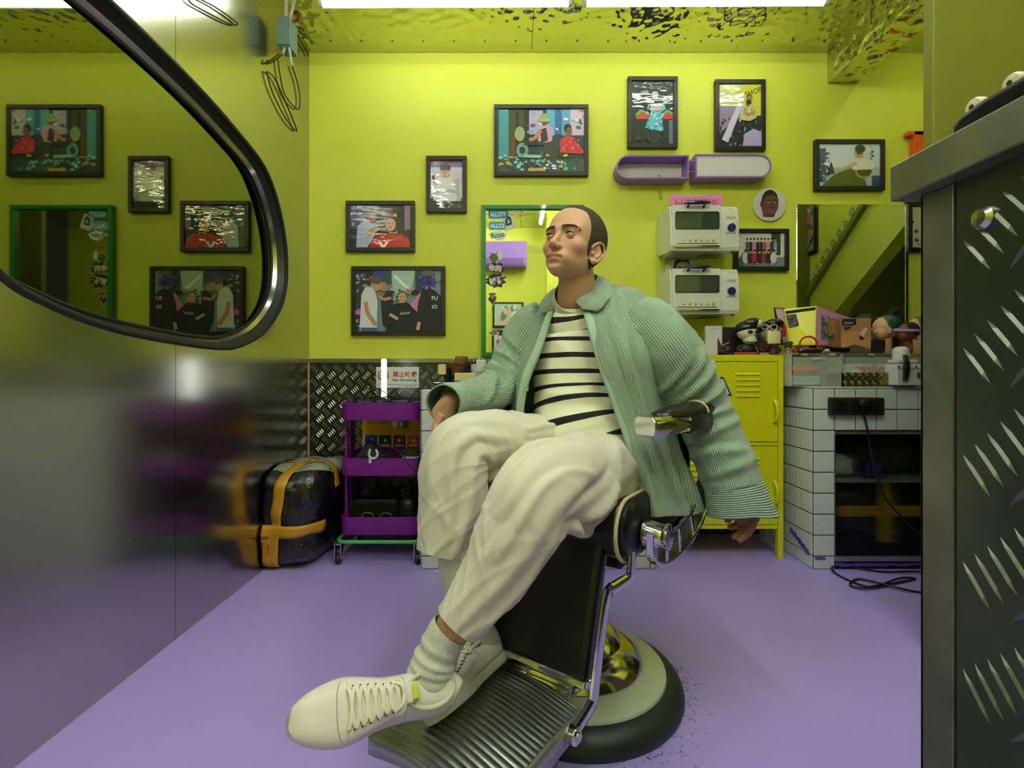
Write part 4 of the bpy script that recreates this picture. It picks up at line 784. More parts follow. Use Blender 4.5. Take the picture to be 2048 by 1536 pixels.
# ---- clear drawers on the tiled cabinet
CLEAR = M('clear_plastic', (226,234,228), .08, alpha=.22); FROST = M('frosted_plastic', (218,226,220), .25, alpha=.42)
ORG = M('orange_towel', (222,84,20), .8, bump=(40,.4)); PAP = M('paper_pages', (214,216,214), .7)
zt0 = Ht+.008; zt1 = P(0,706,2.36).z
for (pxa, pxb, lb) in ((1582,1684,'left clear plastic drawer box with an orange item and papers inside'),(1686,1905,'right clear plastic drawer box behind the tread plate tray')):
    a, b = P(pxa,0,2.36).x, P(pxb,0,2.36).x
    r = thing('drawer_box', ((a+b)/2,2.5,zt0), lb, 'storage box', 'clear drawer boxes on the tiled cabinet')
    t = .004
    sh = MB().box((a,2.36,zt0),(b,2.68,zt0+t)).box((a,2.36,zt1-t),(b,2.68,zt1)).box((a,2.36,zt0+t),(a+t,2.68,zt1-t)).box((b-t,2.36,zt0+t),(b,2.68,zt1-t)).box((a,2.676,zt0+t),(b,2.68,zt1-t))
    obj('shell', sh, FROST, r)
    obj('drawer_front', MB().box((a+.006,2.352,zt0+.006),(b-.006,2.356,zt1-.02)), CLEAR, r, bevel=.002)
    obj('drawer_pull', MB().box(((a+b)/2-.03,2.343,zt1-.032),((a+b)/2+.03,2.353,zt1-.024)), FROST, r, bevel=.002)
    for k in (.25,.78): obj('lid_clip', MB().box((a+(b-a)*k-.012,2.346,zt1-.012),(a+(b-a)*k+.012,2.36,zt1-.004)), FROST, r, bevel=.002)
    single('towel' if 'left' in lb else 'shirt', MB().ell(((a+b)/2-.01,2.47,zt0+.082), ((b-a)*.34,.08,.022), 22, 12) if 'left' in lb else MB().box((a+.03,2.40,zt0+.012),(b-.03,2.6,zt0+.11)), ORG if 'left' in lb else PAP, 'orange rolled item inside the left clear drawer box' if 'left' in lb else 'folded white shirt with orange lettering inside the right drawer box', 'towel' if 'left' in lb else 'shirt', smooth='left' in lb, bevel=0 if 'left' in lb else .012)
    if 'right' in lb:
        obj('lettering', text_mb('smile', .045, (P(1738,0,2.4).x,2.398,zt0+.086), (1,0,0), (0,0,1), .001, width=.15, bold=.03), ORG, [o for o in bpy.data.objects if o.name == 'shirt'][0], local=True).location = -bpy.data.objects['shirt'].location
    else:
        LBL = ('topmost','second from the top','third from the top','fourth from the top','second from the bottom','bottom')
        for k in range(6): single('magazine', MB().obox(((a+b)/2+.004*math.sin(k*2),2.5,zt0+.009+k*.007), ((b-a)*.44,0,.0), (0,.11,0), (0,0,.003)), PAP if k % 2 else M('blue_grey_cover', (140,160,180), .4), 'thin magazine in the clear drawer stack, '+LBL[5-k], 'magazine', 'stacked magazines in the clear drawer')
# brass-grey leaflet box beside the tray
a, b = P(1646,0,2.33), P(1683,0,2.33); 
single('leaflet_box', MB().box((a.x,2.31,zt0),(b.x-.002,2.345,zt0+.066)), M('leaflet_grey', (150,146,136), .4), 'small grey leaflet box left of the tread plate tray', 'box', bevel=.001)
# tread plate tray
a, b = P(1683,744,2.31), P(1787,776,2.31); zt2 = P(0,745,2.31).z
r = thing('plate_tray', ((a.x+b.x)/2,2.33,zt0), 'small tray of tread plate on the tiled cabinet worktop', 'tray')
OLP = M('yellowed_tread_steel', (136,138,70), .3, .9)
obj('tray_front', MB().box((a.x,2.31,zt0),(b.x,2.313,zt2)), OLP, r); obj('tray_back', MB().box((a.x,2.347,zt0),(b.x,2.35,zt2)), OLP, r)
for x in (a.x, b.x-.003): obj('tray_side', MB().box((x,2.313,zt0),(x+.003,2.347,zt2)), OLP, r)
obj('tray_base', MB().box((a.x,2.313,zt0),(b.x,2.347,zt0+.003)), OLP, r)
obj('tread_bars', tread(MB(), (a.x,2.31,zt0), (1,0,0), (0,0,1), b.x-a.x, zt2-zt0, .034, .040, .015, .002, .0006), M('tray_bar_steel', (176,178,120), .4, .9), r)['kind'] = 'stuff'
single('folded_note', MB().prism([P(1703,747,2.325),P(1728,747,2.325),P(1722,741,2.325),P(1711,737,2.325)], (0,.004,0)), WHT, 'white folded note sticking out of the tread plate tray', 'paper')
# white lantern-like device
cx, yy = P(1812,0,2.28).x, 2.30; zt3 = P(0,693,2.28).z; WD = M('white_device', (214,214,210), .3, coat=.3)
r = thing('portable_speaker', (cx,yy,zt0), 'white portable device with a black side grip on the tiled cabinet', 'device')
h = zt3-zt0; w2 = .058
obj('body', MB().box((cx-w2,yy-.04,zt0+.006),(cx+w2,yy+.04,zt0+h*.56)), WD, r, bevel=.008)
obj('shoulder', MB().box((cx-w2+.006,yy-.034,zt0+h*.57),(cx+w2-.006,yy+.034,zt0+h*.68)), WD, r, bevel=.012)
obj('dome', MB().lathe((cx-.008,yy,zt0+h*.62), [(.034,0),(.034,h*.25),(.030,h*.33),(.018,h*.38),(0,h*.385)], 28), WD, r, smooth=True)
obj('grip', MB().tube([(cx-.025,yy-.045,zt0+h*.78),(cx-.024,yy-.052,zt0+h*.6),(cx-.024,yy-.05,zt0+h*.35),(cx-.024,yy-.045,zt0+h*.15)], lambda t: (.006,.017-.006*abs(2*t-1)), 12, smooth=4, flat=(0,-1,0)), M('charcoal_rubber', (44,46,50), .5), r, smooth=True)
for k in range(7): obj('grip_rib', MB().obox((cx-.024,yy-.0585,zt0+h*(.3+.055*k)), (.010,0,.003), (0,.0015,0), (0,0,.0012)), BLK, r)
obj('seam_line', MB().box((cx-w2+.001,yy-.0408,zt0+h*.44),(cx+w2-.001,yy-.04,zt0+h*.45)), DRK, r)
for dx in (-.05,.03): obj('button', MB().lathe((cx+dx,yy-.04,zt0+h*.5), [(.004,0),(.004,.003)], 12, (0,-1,0)), BLK, r)
for dx in (-.045,0,.03): obj('foot', MB().box((cx+dx-.01,yy-.03,zt0),(cx+dx+.012,yy+.03,zt0+.007)), BLK, r)
obj('spec_label', MB().box((cx+.035,yy-.0406,zt0+h*.2),(cx+.05,yy-.04,zt0+h*.36)), M('label_grey', (90,90,90), .6), r)
# ---- top of the drawers: books, boxes, heads, brushes
zc = zt1
mg = thing('magazine', (P(1630,0,2.5).x,2.5,zc), 'open magazine with bright yellow cover propped against the mirror', 'magazine')
Y5 = 2.55
YEL = M('magazine_yellow', (226,222,40), .3, coat=.4)
A1, B1, C1, D1 = P(1568,618,Y5+.03), P(1633,612,Y5-.02), P(1630,690,Y5-.06), P(1578,690,Y5)
obj('left_cover', MB().prism([A1,D1,C1,B1][::1], (0,.008,0)), YEL, mg)
A2, B2, C2, D2 = B1+Vector((.002,0,0)), P(1704,637,Y5+.06), P(1700,690,Y5+.05), C1+Vector((.002,0,0))
obj('right_cover', MB().prism([A2,D2,C2,B2], (0,.004,0)), M('magazine_pink', (214,150,196), .4), mg)
o = Vector((0,-.0015,0)); obj('right_page', MB().prism([P(1636,628,Y5-.02)+o,P(1634,688,Y5-.05)+o,P(1678,690,Y5+.02)+o,P(1678,640,Y5+.02)+o], (0,.001,0)), M('page_print', (190,190,170), .5, noise=(50,.3,(90,90,84))), mg)
for k, tx in enumerate(('SUN','WRES','ALSO')): obj('page_lettering', text_mb(tx, .011, P(1648,648+11*k,Y5-.03), (1,.3,0), (0,0,1), .004), BLK, mg)
obj('pages', MB().prism([P(1551,617,Y5+.06),P(1568,690,Y5+.02),P(1576,690,Y5),P(1566,618,Y5+.03)], (0,.004,0)), M('page_pink', (206,160,180), .6, bump=(80,.6)), mg)
obj('title_band', MB().prism([P(1571,622,Y5+.02),P(1572,628,Y5+.02),P(1631,620,Y5-.024),P(1631,614,Y5-.024)], (0,.002,0)), BLK, mg)
obj('cover_photo', MB().prism([P(1572,630,Y5+.0),P(1578,653,Y5-.005),P(1598,650,Y5-.02),P(1592,628,Y5-.01)], (0,.002,0)), M('photo_grey', (120,116,124), .5, noise=(60,.4,(40,40,44))), mg)
single('dark_folder', MB().prism([P(1548,615,Y5+.10),P(1560,690,Y5+.10),P(1600,690,Y5+.10),P(1590,618,Y5+.10)], (0,.006,0)), BLK, 'dark folder behind the propped yellow magazine', 'folder')
# clipper box
a, b = P(1682,636,2.46), P(1742,700,2.46)
r = thing('clipper_box', ((a.x+b.x)/2,2.49,zc), 'brown hair clipper box with a script logo on the clear drawers', 'box')
obj('carton', MB().box((a.x,2.46,zc),(b.x,2.53,a.z)), M('carton_tan', (176,128,84), .45, noise=(9,.5,(140,96,66))), r, bevel=.001)
A = Art(a.x+.001, a.z-.001, b.x-a.x-.002, a.z-zc-.002, 2.4594); A.rect(0,0,1,1,(186,136,88)).poly([(0,.1),(.5,.12),(.3,.3),(.12,.35)],(70,44,34)).rect(.02,.02,.5,.2,(30,44,36)).poly([(0,.45),(.5,.35),(1,.6),(1,.75),(0,.8)],(206,150,92)).poly([(0,.86),(.45,.74),(1,.88),(1,1),(0,1)],(84,80,74)).poly([(.62,.42),(.82,.24),(.9,.32),(.72,.52)],(206,206,204)).poly([(.6,.5),(.72,.52),(.8,.6),(.62,.62)],(60,40,34)).line([(.05,.24),(.5,.22)],.012,(220,220,214))
text_mb('Oster', .014, A.pt(.24,.13), (1,0,.12), (-.12,0,1), .0025, col=(236,236,230), mb=A.mb, shear=.4)
obj('box_print', A.mb, PRINT, r)
for k, dx in enumerate((-.010,-.018)): obj('carton_edge', MB().box((a.x+dx,2.475+.01*k,zc),(a.x+dx+.007,2.54,a.z-.004)), M('kraft', (150,106,64), .7), r)
# mannequin heads
def dummy(px, py, rp, Y, label, cap, skin, face, rim=None, turn=-1, backhead=False):
    c = P(px,py,Y); s = rp/F*Y; zb = min(c.z-s*1.1, 9)
    r = thing('mannequin_head', (c.x,Y,zc), label, 'mannequin head', 'mannequin heads on the clear drawers')
    hb = MB().ell(c, (s*1.0,s*.85,s*.95), 24, 16).ell(c+Vector((turn*s*.4,-s*.15,-s*.4)), (s*.65,s*.6,s*.6), 20, 12).tube([c+Vector((0,0,-s*.4)), Vector((c.x,Y,zc))], s*.42, 16)
    obj('face', hb, skin, r, smooth=True)
    obj('swim_cap', MB().ell(c+Vector((-turn*s*.12,s*.05,s*.12)), (s*1.06,s*.95,s*.92), 26, 16, rot=Matrix.Rotation(turn*.35,3,'Y')), cap, r, smooth=True)
    if face == 'side':
        obj('ear', MB().ell(c+Vector((turn*s*.28,-s*.82,-s*.35)), (s*.15,s*.08,s*.24), 12, 8), skin, r, smooth=True)
        obj('nose', MB().ell(c+Vector((turn*s*1.05,-s*.2,-s*.4)), (s*.16,s*.12,s*.16), 12, 8), skin, r, smooth=True)
    if face == 'front':
        fd = c+Vector((turn*-.0,-s*.75,-s*.35))
        for e in (-.05,.5): obj('eye', MB().ell(fd+Vector((s*e,-s*.0+abs(e-.2)*s*.1,0)), (s*.13,s*.06,s*.07), 12, 8), BLK, r, smooth=True)
        obj('nose', MB().ell(fd+Vector((s*.27,-s*.12,-s*.22)), (s*.13,s*.14,s*.12), 12, 8), skin, r, smooth=True)
        obj('lips', MB().ell(fd+Vector((s*.24,-s*.06,-s*.46)), (s*.2,s*.1,s*.08), 12, 8), M('lip_brown', (96,40,34), .4), r, smooth=True)
    if rim: obj('cap_band', MB().tube([c+Vector((s*1.08*math.cos(k*PI/12),s*.98*math.sin(k*PI/12),s*.18-s*.3*(-math.sin(k*PI/12))*.4)) for k in range(24)], s*.17, 8, closed=True), rim, r, smooth=True)
    return r
DS, DB = M('mannequin_pale', (214,170,130), .5), M('mannequin_brown', (110,62,42), .45)
dummy(1737,650,22,2.62,'black capped mannequin head at the back, behind the clipper box',M('black_rubber_cap', (24,30,28), .4),DS,None,turn=1)
dummy(1772,655,24,2.52,'mannequin head with a dark green cap, in profile facing left',M('green_rubber_cap', (24,84,58), .35),DS,'side')
dummy(1815,664,19,2.42,'brown mannequin head with a lilac cap band, at the right end',M('dark_curls', (36,26,26), .9, bump=(120,.8)),DB,'front',rim=M('lilac_band', (166,140,196), .7))
dummy(1836,652,18,2.60,'mannequin head with an olive cap, mostly hidden behind the brown one',M('olive_cap', (70,110,60), .5),DS,None)
single('hair_clump', MB().tube([P(1786,650,2.62),P(1782,632,2.62),P(1792,620,2.62),P(1800,636,2.62),P(1795,655,2.62),P(1790,704,2.60)], .018, 8, smooth=5), M('black_hair', (20,22,20), .8, bump=(100,1)), 'clump of black hair beside the green capped head', 'hair', smooth=True)
single('book', MB().prism([P(1770,704,2.40),P(1822,700,2.36),P(1826,686,2.40),P(1790,694,2.48)], (0,0,-.012)), M('red_cover', (150,70,54), .4), 'red-brown book lying under the mannequin heads', 'book')
single('black_box', MB().box((P(1743,0,2.46).x,2.45,zc),(P(1768,0,2.46).x,2.5,P(0,680,2.46).z)), BLK, 'small black box right of the clipper box', 'box', bevel=.002)
single('bowl', MB().lathe((P(1780,0,2.44).x,2.42,zc), [(.012,0),(.03,.008),(.036,.02),(.033,.02),(.0,.006)], 24), M('pale_green_bowl', (190,200,130), .3), 'pale green bowl under the green capped head', 'bowl', smooth=True)
# small clutter along the drawer front edge
p = P(1576,700,2.40); brush(p.x,2.40,zc,.014,.028,.017,.026,SILV,M('badger_bristle', (70,66,56), .9, bump=(200,.5)),'shaving brush with silver handle, right of the wide cream brush',1.0,'shaving_brush',1.45)
single('razor_case', MB().ell((P(1620,0,2.39).x,2.39,zc+.012), (.062,.018,.012), 20, 10, sup=.7), M('maroon_lacquer', (60,16,18), .2, coat=.8), 'maroon lacquered case on the clear drawers', 'case', smooth=True)
single('hair_clipper', MB().tube([P(1648,696,2.38),P(1670,699,2.38),P(1698,700,2.38)], lambda t: (.010-.003*t,.014), 12, smooth=4), M('clipper_black', (22,22,22), .3), 'black hair clipper lying right of the maroon case', 'clipper', smooth=True)
single('key_ring', MB().lathe((P(1650,0,2.375).x,2.36,zc+.013), [(.005,-.01),(.007,0),(.005,.01)], 12, (1,0,0)), M('bone', (214,206,170), .4), 'small bone coloured bead by the maroon case', 'bead', smooth=True)
single('toy_arch', MB().tube([P(1617+18*math.cos(PI-k*PI/8), 690-17*math.sin(k*PI/8), 2.46) for k in range(9)], .005, 8), M('red_toy', (206,40,26), .4), 'red plastic arch handle among the coloured toys', 'toy', smooth=True)
R = random.Random(6)
for i, (px, c, nm) in enumerate(((1590,(214,50,40),'red toy brick beside the shaving brush'),(1604,(40,40,60),'dark blue toy block below the red arch'),(1622,(236,180,50),'orange toy block below the red arch'),(1645,(236,196,60),'yellow toy block right of the red arch'),(1655,(120,120,214),'periwinkle toy block left of the brown box'),(1612,(90,90,210),'blue toy block at the left foot of the red arch'))):
    x = P(px,0,2.44).x; single('toy_block', MB().prism([(x+.011*math.cos(k*PI/3.5+i)*(1 if k % 2 else .75), 2.435, zc+.0135+.0125*math.sin(k*PI/3.5+i)) for k in range(7)][::-1], (0,.018,0)), M('toy_%d_colour' % i, c, .4), nm, 'toy', bevel=.002)
single('green_leaf_toy', MB().ell(P(1661,672,2.47), (.016,.012,.014), 14, 8), M('leaf_green', (30,100,50), .5), 'green round toy near the clipper box', 'toy', smooth=True)
single('black_mat', MB().box((P(1585,0,2.40).x,2.355,zc),(P(1752,0,2.40).x,2.40,zc+.002)), BLK, 'thin black mat along the top of the clear drawers', 'mat')
# ---- left vanity with white tiles and green marble top
Yv, Xv0, Xv1, Hv = 2.30, -.425, .671, .842
r = thing('vanity', ((Xv0+Xv1)/2,2.5,0), 'white tiled vanity with a green marble top behind the man', 'vanity')
obj('carcass', MB().box((Xv0,Yv,.0),(Xv1,YB-.01,Hv)), GROUT, r)
tiled_face(r, (Xv0,Yv,0), (1,0,0), (0,-1,0), Xv1-Xv0, Hv, first=.092)
tiled_face(r, (Xv0,YB-.01,0), (0,-1,0), (-1,0,0), YB-.01-Yv, Hv); tiled_face(r, (Xv1,Yv,0), (0,1,0), (1,0,0), YB-.01-Yv, Hv)
MAR = M('green_marble', (40,92,60), .15, coat=.6, noise=(14,.5,(14,40,28)))
zm = .875; obj('marble_top', MB().box((P(866,0,2.28).x,2.28,Hv+.0),(Xv1+.01,YB-.01,zm)), MAR, r, bevel=.003)
# objects on the marble
def lathe_thing(name, px, Y, prof, label, cat, mats, group=None, n=24):
    """prof: list of (part, material, [(r,z)...])"""
    x = P(px,0,Y).x; r = thing(name, (x,Y,zm), label, cat, group)
    for nm, mt, pf in prof: obj(nm, MB().lathe((x,Y,zm), pf, n), mt, r, smooth=True, angle=35)
    return r
BL = M('black_label', (26,26,26), .4); WL = M('white_label', (214,220,216), .45); CORKC = M('amber_lid', (170,124,60), .35, .5)
px_ = lambda v, Y: v/F*Y
j = lathe_thing('wax_jar', 923, 2.66, [('jar',BL,[(.033,0),(.035,.006),(.035,.075),(.031,.085)]),('silver_band',SILV,[(.034,.085),(.034,.10)]),('lid',CORKC,[(.033,.1),(.035,.103),(.035,.13),(.031,.134),(.0,.134)])], 'black jar with an amber screw lid, at the back of the marble top', 'jar', None)
j = lathe_thing('powder_tin', 956, 2.62, [('tin',WL,[(.036,0),(.038,.005),(.038,.098),(.036,.10)]),('rim',BL,[(.0385,.09),(.0385,.101)]),('lid',SILV,[(.034,.1),(.034,.117),(.028,.122),(.0,.122)])], 'white powder tin with a dark patterned rim on the marble top', 'tin', None)
x = P(962,0,2.5).x; j = thing('product_tube', (x,2.5,zm), 'white tube of product with green lettering on the marble top', 'tube')
obj('tube_body', MB().obox((x,2.5,zm+.055), (.025,0,0), (0,.014,0), (0,0,.055)), WL, j, bevel=.006)
for k, tx in enumerate(('PROXY','HEAT')): obj('lettering', text_mb(tx, .009, (x,2.4855,zm+.045-.013*k), (1,0,0), (0,0,1), .0006, bold=.02), M('green_ink', (30,90,60), .5), j)
j = lathe_thing('pump_bottle', 979, 2.46, [('bottle',WL,[(.019,0),(.022,.004),(.022,.028),(.016,.038),(.013,.04)]),('collar',WL,[(.012,.04),(.012,.054),(.006,.056),(.006,.066)])], 'small white pump foam bottle with coloured dots on the marble top', 'bottle', None)
x = j.location.x; obj('pump_head', MB().tube([(x+.010,2.46,zm+.062),(x+.002,2.46,zm+.076),(x-.02,2.46,zm+.079),(x-.036,2.46,zm+.072)], lambda t: .008-.004*abs(2*t-1), 10, smooth=4), M('pale_aqua', (176,206,196), .3), j, smooth=True)
dd = MB(); R = random.Random(3)
for i in range(12): an = -PI/2+R.uniform(-1.1,1.1); z = zm+R.uniform(.008,.028); dd.ell((x+.0222*math.cos(an),2.46+.0222*math.sin(an),z), (.0022,.0008,.0022), 6, 4)
obj('dots', dd, M('dot_navy', (60,60,110), .5), j)
lathe_thing('spray_bottle', 996, 2.46, [('bottle',M('violet_liquid', (110,76,160), .2, coat=.6),[(.018,0),(.020,.004),(.020,.038),(.011,.05)]),('cap',M('violet_cap', (90,50,150), .3),[(.012,.05),(.012,.062),(.006,.066),(.005,.08),(.0,.081)])], 'small purple spray bottle on the marble top', 'bottle', None)
lathe_thing('dropper_bottle', 1012, 2.46, [('bottle',BL,[(.013,0),(.014,.003),(.014,.028),(.008,.034)]),('cap',WL,[(.009,.034),(.010,.036),(.008,.052),(.0,.054)])], 'tiny dark bottle with a white cap beside the purple bottle', 'bottle', None)
x = P(1005,0,2.6).x; j = thing('product_bottle', (x,2.6,zm), 'green rectangular bottle with a white cap on the marble top', 'bottle')
obj('bottle', MB().box((x-.036,2.58,zm),(x+.036,2.62,zm+.098)), M('green_plastic', (20,120,60), .3, coat=.3), j, bevel=.008)
obj('cap', MB().lathe((x,2.6,zm+.096), [(.018,0),(.018,.018),(.015,.021),(0,.021)], 20), WHT, j, smooth=True); obj('lettering', text_mb('TALC', .010, (x,2.5795,zm+.078), (1,0,0), (0,0,1), .0006), WL, j)
lathe_thing('aerosol_can', 1029, 2.56, [('can',SILV,[(.026,0),(.027,.004),(.027,.13),(.024,.136)]),('rim',WHT,[(.0275,.128),(.0275,.136),(.02,.138)]),('nozzle',WHT,[(.021,.137),(.015,.15),(.009,.152),(.008,.163),(.0,.164)])], 'tall silver aerosol can with a white nozzle beside the sleeve', 'aerosol can', None)
single('soap_box', MB().box((P(975,0,2.68).x,2.66,zm),(P(992,0,2.68).x,2.70,zm+.085)), M('dark_green_box', (26,74,50), .4), 'dark green carton behind the pump bottle', 'box', bevel=.002)
def vb(px, Y, *a, **k): p = P(px,0,Y); return brush(p.x,Y,zm,*a,**k)
vb(884,2.42,.018,.036,.020,.048,SILV,CREAM,'narrow cream brush with a silver stem at the left end of the marble',.6,flare=1.0)
vb(912,2.40,.020,.030,.022,.060,BLK,BRN,'fan shaped brown powder brush on the marble top',.5,flare=2.0)
p = P(930,0,2.33); r_ = thing('wide_brush', (p.x,2.33,zm), 'wide flat cream brush head lying at the marble edge', 'brush')
obj('bristles', MB().obox((p.x,2.34,zm+.022), (.050,0,0), (0,.012,0), (0,0,.021)), CREAM, r_, bevel=.004); obj('ferrule', MB().obox((p.x,2.34,zm+.003), (.04,0,0), (0,.014,0), (0,0,.003)), BLK, r_)
single('clipper', MB().tube([P(944,776,2.3)+Vector((0,0,.02)),P(970,770,2.32)+Vector((0,0,.02)),P(1000,765,2.36)+Vector((0,0,.012))], lambda t: (.010,.014), 12, smooth=4), BLK, 'black clipper lying at the front of the marble top', 'clipper', smooth=True)
lathe_thing('comb_jar', 892, 2.66, [('jar',BLK,[(.03,0),(.032,.004),(.032,.07),(.0,.072)])], 'black lidded pot behind the narrow cream brush', 'pot', None)
lathe_thing('blue_tub', 938, 2.52, [('tub',M('cobalt', (40,50,150), .3),[(.024,0),(.026,.004),(.026,.04),(.02,.045),(0,.045)])], 'small cobalt tub behind the wide cream brush', 'tub', None)
# ---- purple trolley
TP = M('purple_enamel', (122,24,140), .45); GT = M('green_tube_paint', (70,170,90), .45)
Yr0, Yr1 = 2.36, 2.72; TX0, TX1 = P(678,0,Yr0).x, P(678,0,Yr0).x+.385
r = thing('trolley', ((TX0+TX1)/2,2.54,0), 'purple three-tier metal trolley on wheels beside the taped parcel', 'trolley')
def rrect(x0,x1,y0,y1,c,z,n=6):
    pts = []
    for cx_, cy_, s in ((x1-c,y1-c,0),(x0+c,y1-c,1),(x0+c,y0+c,2),(x1-c,y0+c,3)): pts += [(cx_+c*math.cos(PI/2*s+k*PI/2/n), cy_+c*math.sin(PI/2*s+k*PI/2/n), z) for k in range(n+1)]
    return pts
for (za, zb) in ((P(0,842,Yr0).z,P(0,807,Yr0).z),(P(0,953,Yr0).z,P(0,918,Yr0).z),(P(0,1072,Yr0).z,P(0,1036,Yr0).z)):
    e = .006
    G = [rrect(TX0+.03,TX1-.03,Yr0+.03,Yr1-.03,.02,za+.002), rrect(TX0+e,TX1-e,Yr0+e,Yr1-e,.04,za+.002), rrect(TX0+e*.3,TX1-e*.3,Yr0+e*.3,Yr1-e*.3,.045,za+.008), rrect(TX0,TX1,Yr0,Yr1,.045,zb), rrect(TX0+.0015,TX1-.0015,Yr0+.0015,Yr1-.0015,.044,zb), rrect(TX0+e,TX1-e,Yr0+e,Yr1-e,.04,za+.006), rrect(TX0+.03,TX1-.03,Yr0+.03,Yr1-.03,.02,za+.006)]
    mb = MB().grid(G, closed_u=True); mb.poly(G[-1]); mb.poly(G[0][::-1]); tr = obj('tray', mb, TP, r, smooth=True)
    obj('rim', MB().tube(rrect(TX0,TX1,Yr0,Yr1,.045,zb), .0028, 8, closed=True), TP, tr, smooth=True)
for x in (TX0+.006, TX1-.006):
    obj('post', MB().box((x-.004 if x > 0 else x,2.50,.10),(x+.004,2.58,.76)), TP, r, bevel=.002)
    for y in (Yr0+.07,): obj('front_post', MB().box((x-.002 if x<-.5 else x-.006,y,.10),(x+.008,y+.03,.78)), TP, r, bevel=.002)
zg = P(0,1082,Yr0).z
obj('base_frame', MB().tube(rrect(TX0-.01,TX1+.01,Yr0-.015,Yr1+.01,.05,zg), .0095, 10, closed=True), GT, r, smooth=True)
for x in (TX0-.0, TX1-.005):
    for y in (Yr0-.003, Yr1-.03):
        w_ = obj('wheel', MB().lathe((x-.011,y,.026), [(.008,0),(.025,.001),(.026,.006),(.026,.016),(.025,.021),(.008,.022)], 20, (1,0,0)), BLK, r, smooth=True)
        obj('wheel_fork', MB().box((x-.016,y-.016,.026),(x-.013,y+.016,zg)).box((x+.013,y-.016,.026),(x+.016,y+.016,zg)).lathe((x,y,zg-.014), [(.017,0),(.017,.006)], 14), CHR, w_)
# on the trolley
zt_ = P(0,807,Yr0).z; LT = M('lit_light_stick', (255,255,255), emit=((250,255,250), 5.0))
a, b = P(768,718,2.52), P(768,797,2.52)
r_ = thing('light_stick', (a.x,2.52,b.z-.03), 'upright glowing white light stick in the top tray of the trolley', 'lamp')
obj('light_tube', MB().obox(((a.x),2.52,(a.z+b.z)/2), (.0125,0,0), (0,.008,0), (0,0,(a.z-b.z)/2)), LT, r_, bevel=.004); obj('stick_base', MB().box((a.x-.014,2.51,b.z-.075),(a.x+.014,2.53,b.z)), BLK, r_)
tb = P(0,842,Yr0).z+.01; R = random.Random(14)
single('tool_case', MB().box((P(723,0,2.5).x,2.42,tb),(P(822,0,2.5).x,2.50,zt_+.012)), M('slate_case', (70,70,84), .5), 'dark slate case under the cables in the top tray', 'case', bevel=.006)
for k, (x0, x1, nm) in enumerate(((700,790,'black cable tangle at the left of the top trolley tray'),(720,838,'black cable tangle in the middle of the top trolley tray'),(760,850,'black cable tangle at the right of the top trolley tray'),(735,800,'thin black cable arching over the top trolley tray'))):
    pts = []
    for i in range(16 if k < 3 else 6):
        px = R.uniform(x0,x1); py = R.uniform(786,806) if i % 2 else R.uniform(796,812)
        pts.append(P(px,py,R.uniform(2.40,2.6)))
    if k == 3: pts = [P(700,800,2.45),P(715,785,2.46),P(740,776,2.48),P(765,782,2.5),P(790,800,2.5)]
    single('cable', MB().tube(pts, .003, 6, smooth=6), BC, nm, 'cable', smooth=True)
single('white_stick', MB().tube([P(725,812,2.45),P(724,798,2.45)], .004, 10), WHT, 'white stub standing at the left of the top trolley tray', 'stick', smooth=True)
tm = P(0,953,Yr0).z+.01
def cloth_lump(name, pts, mat, label, cat, th=.03):
    mb = MB(); R = random.Random(len(label)); n = len(pts)
    G = []
    for i, (x, y, z, rx, rz) in enumerate(pts):
        G.append([(x, y+.07*math.cos(a), z+rz*math.sin(a)*(1+.14*math.sin(3*a+i*1.7))+.006*math.sin(5*a+i)) for a in [2*PI*k/20 for k in range(20)]])
    return single(name, mb.grid(G, closed_u=True, caps=True), mat, label, cat, smooth=True, angle=180)
tz = lambda py, Y=2.48: P(0,py,Y).z; tx = lambda px, Y=2.48: P(px,0,Y).x
cloth_lump('cloth_bag', [(tx(690),2.48,tz(936),0,.004),(tx(706),2.48,tz(928),0,.022),(tx(722),2.48,tz(918),0,.045),(tx(735),2.48,tz(905),0,.062),(tx(746),2.48,tz(908),0,.062),(tx(765),2.48,tz(918),0,.04),(tx(785),2.48,tz(924),0,.032),(tx(800),2.48,tz(934),0,.008)], M('black_nylon', (18,18,18), .7, bump=(60,.4)), 'crumpled black cloth bag in the middle tray of the trolley', 'bag')
single('hair_dryer', MB().tube([P(712,938,2.40),P(735,930,2.40),P(765,931,2.40),P(785,938,2.40)], lambda t: .012+.012*math.sin(PI*t), 14, smooth=4), WHT, 'white curved appliance in front of the black bag, middle tray', 'appliance', smooth=True)
r_ = thing('charger_plug', P(745,935,2.37), 'white lilac hook shaped plug at the rim of the middle tray', 'plug')
obj('hook', MB().tube([P(740,898,2.355),P(738,910,2.35),P(742,916,2.35),P(751,916,2.35),P(755,908,2.35),P(752,899,2.355)], .006, 10, smooth=4), M('pale_lilac', (206,196,214), .4), r_, smooth=True)
obj('hook_stem', MB().tube([P(741,916,2.352),P(740,926,2.352)], .008, 10), M('pale_lilac', (206,196,214), .4), r_, smooth=True)
single('cable', MB().tube([P(748,905,2.35),P(760,894,2.36),P(785,896,2.37),P(805,910,2.35),P(822,932,2.33),P(840,948,2.33),P(850,952,2.33)], .004, 8, smooth=6), BC, 'black cable running from the plug across the middle tray to the vanity', 'cable', smooth=True)
x = tx(825); r_ = thing('product_tub', (x,2.5,tm), 'white tub with a dark green lid in the middle tray', 'tub')
obj('tub', MB().lathe((x,2.5,tm), [(.05,0),(.056,.005),(.056,.075),(.05,.078)], 30), WHT, r_, smooth=True); obj('lid', MB().lathe((x,2.5,tm+.074), [(.059,0),(.059,.02),(.055,.024),(0,.024)], 30), M('dark_green_lid', (30,60,34), .4), r_, smooth=True)
